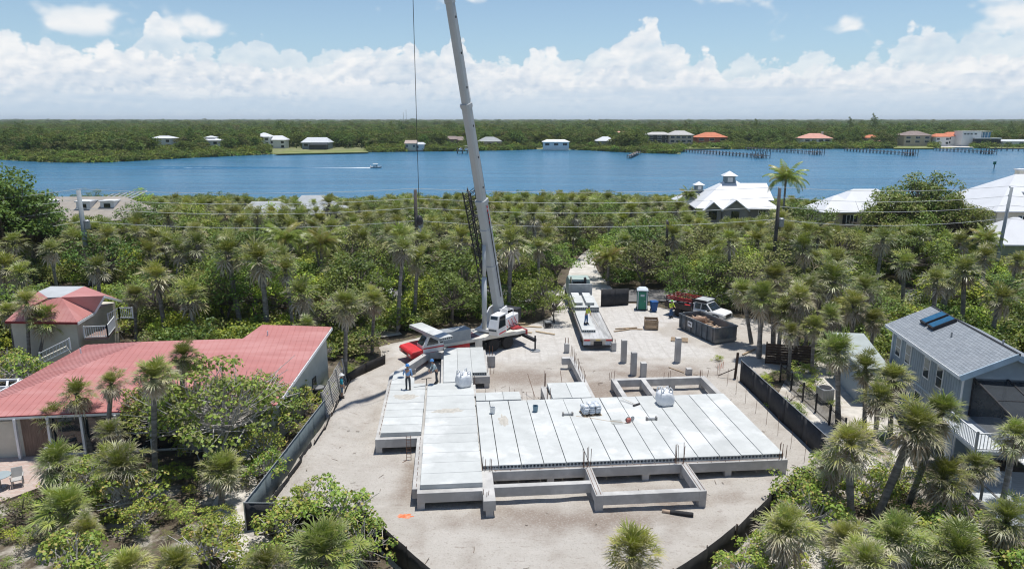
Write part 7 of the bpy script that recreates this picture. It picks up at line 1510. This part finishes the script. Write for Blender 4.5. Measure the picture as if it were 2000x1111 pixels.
# sea grape and scrub near the camera
tree(GRAPE_BIG, G(425, 905), 1.12, 'large sprawling sea grape tree with bare grey branches before the red house', 'tree', name='sea_grape_tree'); tree(GRAPE_BIG, G(330, 872), .8, 'smaller bare branched sea grape tree left of the large one', 'tree', name='sea_grape_tree'); tree(GRAPE_BIG, G(505, 850), .72, 'sea grape tree at the right corner of the red house', 'tree', name='sea_grape_tree')
gl = [((560, 1055), .85, 'sea grape bush growing over the front left fence corner'), ((665, 1045), .95, 'sea grape bush rising above the front left silt fence'), ((600, 1000), .6, 'small sea grape in front of the grey screening'), ((525, 945), .7, 'sea grape leaning over the grey screened fence'), ((705, 1100), .75, 'sea grape bush hugging the outside of the front left silt fence'),
 ((1490, 1100), .6, 'young sea grape beside the front right silt fence'), ((1560, 1000), .85, 'sea grape bush below the right fence corner'), ((1620, 980), .8, 'sea grape bush left of the thick trunked palm'), ((1590, 1050), .9, 'sea grape bush behind the grey tipped palm'), ((1700, 990), .8, 'dark green bush among the leaning trunks'), ((1450, 1150), .7, 'sea grape bush at the bottom edge right of centre'), ((1760, 960), .6, 'small bush by the white sand path'), ((1830, 1070), .7, 'sea grape bush under the ragged corner palm'), ((1920, 1075), .8, 'bush below the lower deck'), ((560, 770), .7, 'green bush beside the air conditioner'), ((590, 810), .75, 'sea grape bush behind the grey screened fence'), ((605, 745), .6, 'bush along the wall of the red house'), ((560, 835), .8, 'sea grape bush at the corner of the red house'), ((640, 700), .6, 'bush behind the slatted fence'), ((470, 868), .95, 'sea grape bush against the front right wall of the red house'), ((525, 862), .95, 'leafy bush at the front right corner of the red house'), ((562, 805), .8, 'bush right against the side wall of the red house'), ((585, 775), .7, 'low bush next to the side windows of the red house'), ((400, 900), .8, 'bush under the large sea grape tree'), ((515, 905), .7, 'low bush on sand between the red house and the fence')]
for (px, py), s_, lb in gl: tree(GRAPE[rnd.randrange(3)], G(px, py), s_*1.05, lb, 'bush', 'sea grape bushes', 'sea_grape_bush')
r5 = random.Random(21); k_ = 0
while k_ < 34:
    x, y = r5.uniform(-29, -8), r5.uniform(22.5, 34.5)
    if x > -13.2 and y > 29 - (x+13)*.35: continue
    if x < -25 and y > 32.5: continue
    if math.hypot(x+14.6, y-33.5) < 1.6: continue
    k_ += 1; tree(GRAPE[k_ % 3] if r5.random() < .7 else BUSH[r5.randrange(4)], (x, y, 0), r5.uniform(.5, .95), 'scrub bush in the tangled thicket at the lower left of the view', 'bush', 'lower left thicket bushes', 'scrub_bush')
k_ = 0
while k_ < 26:
    x, y = r5.uniform(9, 30), r5.uniform(22.5, 33)
    if y > 26.2 + (x-8)*.62 - 1.2 and x < 19: continue
    if x > 23.5 and y > 29.5: continue
    k_ += 1; tree(GRAPE[k_ % 3] if r5.random() < .75 else BUSH[r5.randrange(4)], (x, y, 0), r5.uniform(.45, .85), 'scrub bush in the tangled thicket at the lower right of the view', 'bush', 'lower right thicket bushes', 'scrub_bush')
HEDGE = tree_template(390, 1.9, 1.0, .35, 60, .45, 110, .10, [(.12, .19, .035), (.14, .21, .04), (.10, .16, .03)], flat=.8, up=.6)
tree(HEDGE, (-28.6, 31.2, 0), .95, 'low round clipped bright green hedge at the left edge', 'hedge', name='clipped_hedge', sz=.8)
for (px, py), s_, mesh, lb in (((50, 760), 1.0, GRAPE[1], 'round green bush in front of the cream red house'), ((15, 742), 1.0, GRAPE[2], 'bushy sea grape at the far left behind the red roof'), ((300, 668), .95, BUSH[2], 'yellow green palm bush right of the white stair'), ((340, 665), 1.3, BUSH[2], 'yellow green bush behind the red roof ridge'), ((225, 662), 1.0, GRAPE[0], 'dark green bush by the balcony'), ((1590, 760), .6, BUSH[0], 'small green bush at the foot of the board fence'), ((1400, 705), .35, BUSH[2], 'small tuft of green weeds near the timber post'), ((1920, 640), 1.6, BUSH[1], 'brownish bush behind the blue grey house'), ((1880, 620), 1.5, GRAPE[1], 'reddish olive bush beyond the blue grey roof')):
    tree(mesh, G(px, py), s_, lb, 'bush', 'garden bushes', 'garden_bush')
# ---- the woods between the site and the river
def near_any(x, y, segs):
    return any(abs(x-a) < w and abs(y-b_) < d for a, b_, w, d in segs)
BLOCK = [(41.8, 138, 10, 10), (36.8, 143, 5, 6), (47.8, 146, 5, 6), (53.2, 118, 5, 5), (60.8, 124, 8, 6), (82.5, 112, 13, 9), (69.2, 98, 6, 6), (-69.9, 119, 10, 8), (-68, 127, 7, 6), (-45, 131, 6, 6), (-38, 138, 5, 6), (-33.5, 133, 6, 5), (-20.2, 68.5, 3.2, 2.6), (29.5, 44, 6.5, 9), (-37, 58, 6.5, 6.5)]
def blocked(x, y, m_=0.0):
    if pdist(x, y, LOT) > -1.0 - m_: return True
    if abs(y-79) < 3.2 + m_: return True
    for (ax, ay, w) in ((8.5, 76, 5.0), (8.8, 82, 4.4), (9.3, 88, 3.6), (9.5, 93, 3.0), (10.0, 98, 2.8), (11.6, 104, 2.6)):
        if math.hypot(x-ax, y-ay) < w + m_: return True
    if near_any(x, y, BLOCK): return True
    if y < 57 and -34 < x < -12: return True
    if y < 58 and -12 < x < 25: return True
    if y < 54 and x > 20: return True
    return y > shore_near(x) - 2
PYX = [-200, 0, 100, 250, 300, 420, 560, 650, 800, 1000, 1150, 1340, 1355, 1400, 1495, 1510, 1580, 1592, 1700, 1735, 1760, 1885, 1895, 2000, 2200]
PYY = [400, 405, 418, 408, 380, 376, 384, 384, 376, 373, 372, 378, 405, 424, 420, 392, 390, 440, 442, 412, 400, 440, 468, 476, 476]
def hmax(x, y):
    px = 1000 + 1400*x/(y*_cp + 14*_sp); v_ = float(np.interp(px, PYX, PYY)) + 16*abs(fbm(px*.03, y*.05, 1.0, 3.)) ; return D(px, v_, y).z
def visible(x, y, m_=70):
    px = 1000 + 1400*x/(y*_cp + 14*_sp); return -m_ < px < 2000 + m_
taken = []
def place(n, y0, y1, mind, tries=12000, bias=1.0):
    out = []; 
    for _ in range(tries):
        if len(out) >= n: break
        y = y0 + (y1-y0)*r5.random()**bias; x = r5.uniform(-1, 1)*(y*.735 + 6)
        if blocked(x, y) or not visible(x, y): continue
        if any((x-a)**2 + (y-b_)**2 < (mind+c_)**2*.25 for a, b_, c_ in taken): continue
        out.append((x, y)); taken.append((x, y, mind))
    return out
for k_, (px, Y, s_, tk, lb) in enumerate(((-10, 84, 2.35, ('dark', 0), 'big dark green tree rising at the left edge above the river'), (55, 92, 1.7, ('dark', 1), 'dark rounded tree beside the big tree at the left edge'), (1738, 101, 1.6, ('olive', 0), 'left part of the big grey green tree before the cream house'), (1785, 103, 1.95, ('olive', 1), 'tallest big grey green tree rising above the river at right'), (1840, 100, 1.6, ('olive', 0), 'right part of the big grey green tree before the cream house'), (1655, 100, .8, ('dark', 0), 'dark tree in front of the tan house'), (1570, 108, 1.25, ('dark', 1), 'dark round tree below the lone coconut palm'), (1800, 92, 1.25, ('mid', 0), 'leafy tree under the big grey green tree'), (1720, 90, 1.1, ('grey', 0), 'feathery grey tree left of the big tree'),
   (285, 150, 1.05, ('yellow', 0), 'flat topped pine showing against the water at left'), (195, 150, .95, ('grey', 1), 'thin grey tree against the water above the tan roof'), (378, 120, 1.1, ('yellow', 1), 'yellow flowering tree near the tan roofed house'), (530, 118, 1.2, ('yellow', 0), 'bright yellow green tree before the hidden white roof'), (1180, 88, .95, ('yellow', 1), 'bright green rounded tree beside the shell driveway'), (560, 66, 1.15, ('yellow', 0), 'bright yellow green tree behind the far end of the red roof'), (610, 68, .95, ('yellow', 1), 'second yellow green tree behind the far end of the red roof'), (745, 73, .95, ('yellow', 0), 'yellow green tree left of the lattice jib'), (830, 70, .85, ('yellow', 1), 'yellow green tree behind the crane carrier'), (505, 66, 1.2, ('mid', 1), 'mixed green tree behind the red roof'), (430, 65, 1.15, ('mid', 2), 'broad green tree behind the red roof ridge'), (365, 64, 1.0, ('olive', 1), 'olive tree behind the red roof'), (470, 92, 1.25, ('grey', 0), 'large soft grey green tree left of the coconut palms'), (455, 74, 1.0, ('dark', 1), 'dark tree left of the red shed'), (300, 103, 1.35, ('dark', 0), 'dark glossy tree mass right of the left pole'), (380, 100, 1.3, ('mid', 0), 'broad glossy tree mass above the palms at left'), (240, 98, 1.2, ('dark', 1), 'glossy tree mass beside the left pole'), (720, 96, 1.1, ('grey', 1), 'grey green tree left of the wooden pole'), (880, 66, .85, ('dark', 0), 'dark leafy tree right behind the lattice jib'), (1085, 67.6, .55, ('mid', 1), 'leafy green bush tree left of the flatbed tractor'), (1060, 70, .8, ('mid', 0), 'leafy tree behind the crane tail'), (1390, 76, .9, ('mid', 1), 'leafy tree behind the work truck'), (1330, 77, .8, ('mid', 2), 'leafy tree right behind the portable toilet'), (1440, 78, .9, ('olive', 0), 'olive tree right of the work truck'), (1560, 90, 1.1, ('grey', 0), 'feathery grey tree right of the coconut pole'), (1620, 84, .9, ('yellow', 1), 'yellow green bush tree below the tan house'))):
    c_ = D(px, 500, Y); s2 = s_; x = c_.x
    hm = max(hmax(x, Y), 2.0); tpl = TREES[tk[0]][tk[1]]; top_ = 6.4*s_
    big = 'big grey green' in lb and s_ >= 1.6
    if big: tpl = BIGTREE[k_ % 2]; s_ *= .66
    if 'left edge' in lb: tpl = BIGDARK; s_ *= .66
    keep = any(w_ in lb for w_ in ('rising', 'big grey green', 'pine', 'thin grey', 'flowering', 'dark rounded', 'below the lone'))
    sz = s_ if keep or top_ < hm else hm/6.4
    tree(tpl, (x, Y, 0), s_, lb, 'tree', None, 'broadleaf_tree', sz=sz); taken.append((x, Y, 2.2*s_))
for px, py, Y, s_, tr_, lb in ((556, 470, 79, 1.0, 1, 'coconut palm with dark trunk left of the pair in the woods'), (628, 478, 80, 1.0, 2, 'coconut palm right of the pair in the woods'), (1535, 352, 112, 1.25, 0, 'lone tall coconut palm against the river'), (1345, 383, 140, .8, 1, 'coconut palm at the left end of the cupola house'), (1190, 505, 84, .8, 1, 'small coconut palm by the driveway'), (1600, 455, 88, .75, 2, 'coconut palm low in front of the tan house'), (1925, 470, 86, .8, 1, 'coconut palm before the white roofed garage')):
    c_ = D(px, py, Y); t = thing('coconut_palm', lb, 'palm tree', (c_.x, Y, 0)); o = put('trunk', TRUNKS[tr_], None, t); o.scale = (.9, .9, c_.z); o = put('crown', COCO[px % 2], None, t, (0, 0, c_.z), rnd.uniform(0, 6)); o.scale = (s_, s_, s_); taken.append((c_.x, Y, 2))
TREEK = ['mid', 'mid', 'olive', 'grey', 'dark', 'yellow', 'olive']
for i, (x, y) in enumerate(place(235, 60, 172, 3.7, bias=.95)):
    tk = TREEK[i % 7]; tpl = TREES[tk][r5.randrange(len(TREES[tk]))]; hh = min(r5.uniform(3.8, 7.4), (hmax(x, y) - .1)*r5.uniform(.7, 1.0))
    if hh < 1.2: continue
    s_ = max(.55, min(1.25, hh/5.2)); tree(tpl, (x, y, 0), s_, {'mid': 'mid green leafy tree within the palm woods before the river', 'olive': 'dull olive tree with bare twigs within the palm woods', 'grey': 'feathery grey green tree within the palm woods', 'dark': 'dark green leafy tree within the palm woods', 'yellow': 'yellow green leafy tree within the palm woods'}[tk], 'tree', '%s trees in the woods' % {'mid': 'mid green', 'olive': 'olive', 'grey': 'grey green', 'dark': 'dark', 'yellow': 'yellow green'}[tk], 'woodland_tree', sz=hh/6.4)
for i, (x, y) in enumerate(place(292, 59, 165, 2.3, 16000, bias=1.1)):
    hh = min(r5.uniform(4.2, 7.8) if y < 84 else r5.uniform(3.4, 7.2), (hmax(x, y) - 1.2)*r5.uniform(.62, 1.0))
    if hh < 1.2: hh = 1.0
    palm((x, y, 0), (x + r5.uniform(-.7, .7), y + r5.uniform(-.5, .5), hh), r5.uniform(1.5, 2.4), CROWN_MD[i % 6], 'fan palm in the dense woods between the building site and the river', 'fan palms in the woods', r5.choice((0, 0, 1, 2)), 'woodland_palm')
# extra palm crowns and undergrowth as two masses
pcs = []
for i in range(6): me = CROWN_MD[i][0].copy(); me.transform(Matrix.Translation((0, 0, 3.0))); pcs.append(me)
pts, scl, rot, idx_ = [], [], [], []
for _ in range(9000):
    if len(pts) >= 380: break
    y = r5.uniform(82, 170); x = r5.uniform(-1, 1)*(y*.735 + 6)
    if blocked(x, y) or not visible(x, y): continue
    hh = min(r5.uniform(2.6, 6.2), (hmax(x, y) - 1.1)*r5.uniform(.55, 1.0))
    if hh < .8: continue
    s_ = r5.uniform(.85, 1.35); pts.append((x, y, hh - 3.0*s_)); scl.append((s_, s_, s_)); rot.append(r5.uniform(0, 6.28)); idx_.append(r5.randrange(6))
scatter('palm_thicket', pcs, pts, scl, rot, idx_, 'mass of smaller fan palms filling the woods toward the river', 'palms')
pts, scl, rot, idx_ = [], [], [], []
for _ in range(30000):
    if len(pts) >= 3600: break
    y = 57 + 118*r5.random()**1.15; x = r5.uniform(-1, 1)*(y*.735 + 8)
    if blocked(x, y, .6) or not visible(x, y, 120): continue
    hm = hmax(x, y)
    if hm < .4: hm = 1.4
    s_ = r5.uniform(.7, 1.7); sz = min(s_*r5.uniform(.8, 1.2), hm/1.9); pts.append((x, y, -.1)); scl.append((s_, s_, sz)); rot.append(r5.uniform(0, 6.28)); idx_.append(r5.choice((0, 0, 1, 1, 2, 3)))
# mangrove fringe on the near bank
for _ in range(520):
    x = r5.uniform(-140, 145); y = shore_near(x) + r5.uniform(-9, 1.5)
    if near_any(x, y, BLOCK): continue
    s_ = r5.uniform(1.2, 2.0); hm = max(1.4, min(3.2, hmax(x, y) + r5.uniform(-.4, .4))); pts.append((x, y, -.7)); scl.append((s_, s_, (hm + .7)/2.0)); rot.append(r5.uniform(0, 6.28)); idx_.append(r5.choice((0, 0, 1, 3)))
scatter('undergrowth', [b_[0] for b_ in BUSH], pts, scl, rot, idx_, 'dense low undergrowth and mangrove filling the woods floor', 'undergrowth')
# low scrub, sprigs and dry twigs on the sand near the camera
pts, scl, rot, idx_ = [], [], [], []
for _ in range(6000):
    if len(pts) >= 420: break
    x, y = r5.uniform(-32, 32), r5.uniform(21, 60)
    if pdist(x, y, LOT) > -.5 or (-34 < x < -13.5 and 38.5 < y < 57) or (x > 24.5 and 29 < y < 51) or (19.5 < x < 24.5 and y > 36 and r5.random() < .85) or (-45 < x < -25 and 32.5 < y < 40): continue
    s_ = r5.uniform(.18, .5); pts.append((x, y, -.03)); scl.append((s_*1.2, s_*1.2, s_)); rot.append(r5.uniform(0, 6.28)); idx_.append(r5.randrange(5))
scatter('ground_scrub', [BUSH[0][0], BUSH[1][0], BUSH[2][0], GRAPE[0][0], BUSH[1][1]], pts, scl, rot, idx_, 'low weeds, sprigs and dry twigs on the sandy ground', 'weeds')
# ---- far bank: mangrove fringe and the forest to the horizon
def far_template(seed, w, h, z0, pal, ncl, cr, leaf, flat=.8):
    rg = np.random.default_rng(seed); fb = FB(); cs = crown_pts(rg, ncl, w, h, z0); rr = rg.uniform(.7, 1.25, ncl)*cr
    clump_leaves(fb, rg, cs, rr, 10, leaf*.74, pal, flat=flat, up=.45, elong=.8)
    for i in range(int(ncl*.8)):
        a = rg.uniform(0, 6.28); leaf_cards(fb, rg, np.array([[math.cos(a)*w*.8, math.sin(a)*w*.8, rg.uniform(.3, z0)]]), np.array([[math.cos(a), math.sin(a), .3]]), leaf*1.6, pal)
    return fb.mesh('far_canopy', FARLEAF)
FD1 = [(.042, .065, .026), (.055, .082, .031), (.068, .094, .035)]; FD2 = [(.068, .092, .036), (.09, .112, .042), (.055, .078, .032)]; FD3 = [(.055, .07, .038), (.08, .085, .05), (.105, .10, .06)]
FT = [far_template(500, 4.0, 4.2, 6.5, FD1, 26, 1.5, 1.05), far_template(501, 4.6, 3.8, 6.0, FD2, 26, 1.6, 1.1), far_template(502, 3.4, 5.0, 7.2, FD1, 24, 1.3, .95), far_template(503, 4.2, 4.0, 6.2, FD3, 22, 1.4, .95), far_template(504, 5.2, 3.2, 5.2, FD2, 28, 1.6, 1.1)]
HB_ = [(303, 343, 470), (393, 435, 460), (503, 562, 500), (590, 650, 490), (793, 830, 470), (873, 906, 505), (931, 982, 505), (1057, 1115, 488), (1161, 1202, 500), (1258, 1352, 542), (1353, 1418, 546), (1557, 1620, 539), (1686, 1711, 564), (1753, 1811, 549), (1817, 1872, 546), (1868, 1940, 539), (1945, 2030, 534)]
pts, scl, rot, idx_ = [], [], [], []
def far_pt(y0, y1, hs, s0, s1, pxr=(-420, 2420)):
    px = r5.uniform(*pxr); y = y0 + (y1-y0)*r5.random()
    p = D(px, 240, y); x = p.x; sf = shore_far(x, y)
    if y < sf + 16: return
    for a, b_, Yh in HB_:
        if a - 2 < px < b_ + 2 and y < Yh + 12: return
    if 530 < px < 720 and y < 500: return
    s_ = r5.uniform(s0, s1); pts.append((x, y, -.3)); scl.append((s_, s_, s_*hs*r5.uniform(.8, 1.22))); rot.append(r5.uniform(0, 6.28)); idx_.append(r5.choice((0, 0, 1, 1, 2, 3, 4)))
for _ in range(7200): far_pt(380, 720, .92, .7, 1.15)
for _ in range(3600): far_pt(720, 1500, .78, 1.1, 1.6)
for _ in range(3600): far_pt(1500, 3200, .45, 2.0, 3.2)
for _ in range(2800): far_pt(3200, 8000, .28, 3.5, 6.0)
for px, hh in ((1680, 1.5), (1715, 1.75), (1722, 1.45), (1475, 1.35), (1345, 1.2), (1170, 1.25), (1200, 1.2), (550, 1.2), (775, 1.2), (230, 1.15), (40, 1.15), (1930, 1.2)):
    p = D(px, 240, 800); pts.append((p.x, 800 + rnd.uniform(-40, 40), 0)); scl.append((.95, .95, 1.22*hh)); rot.append(0); idx_.append(2)
scatter('far_woods', FT, pts, scl, rot, idx_, 'dark green forest stretching from the far bank to the horizon', 'forest')
MG = [far_template(520, 2.6, 1.9, 1.2, FD2 + P_MID[:2], 18, 1.0, .7), far_template(521, 2.8, 1.7, 1.1, P_MID + P_OLV[:2], 18, 1.0, .7), far_template(522, 2.4, 2.2, 1.4, FD2 + FD3, 18, 1.0, .7)]
pts, scl, rot, idx_ = [], [], [], []
for _ in range(6400):
    px = r5.uniform(-420, 2420); wl = float(np.interp(px, SHX, SHY)); Y0 = G(px, wl, WATER_Z).y
    wide = 95 if px < 480 else (55 if 1180 < px < 1330 else 58)
    if 520 < px < 718 or 1750 < px < 1824 or 1836 < px < 1905: continue
    if 1335 < px < 1412 and r5.random() < .7: continue
    y = Y0 + 1.0 + wide*r5.random()**1.3
    ok = True
    for a, b_, Yh in HB_:
        if a < px < b_ and y > Yh - 8: ok = False
    if not ok: continue
    p = D(px, 240, y); s_ = r5.uniform(.8, 1.35); hfac = .75 if y - Y0 < 8 else 1.05
    pts.append((p.x, y, WATER_Z if y - Y0 < 4 else -.3)); scl.append((s_, s_, s_*hfac*r5.uniform(.8, 1.2))); rot.append(r5.uniform(0, 6.28)); idx_.append(r5.randrange(3))
scatter('mangroves', MG, pts, scl, rot, idx_, 'lighter green mangrove fringe along the far bank', 'mangroves')

# ---- humid air over the river and the far woods
hz_ = MB(); hz_.box(-9500, 9500, -70, 9800, -4.5, 52)
mh = bpy.data.materials.new('humid_air'); mh.use_nodes = True; nt_ = mh.node_tree; nt_.nodes.remove(nt_.nodes['Principled BSDF'])
pv = nt_.nodes.new('ShaderNodeVolumePrincipled'); pv.inputs['Color'].default_value = (.80, .88, .96, 1); pv.inputs['Density'].default_value = HAZE; pv.inputs['Anisotropy'].default_value = .2
nt_.links.new(pv.outputs[0], nt_.nodes['Material Output'].inputs['Volume'])
tag(hz_.build('haze', mh), 'thin humid haze in the air over the river and woods', 'haze', kind='stuff')
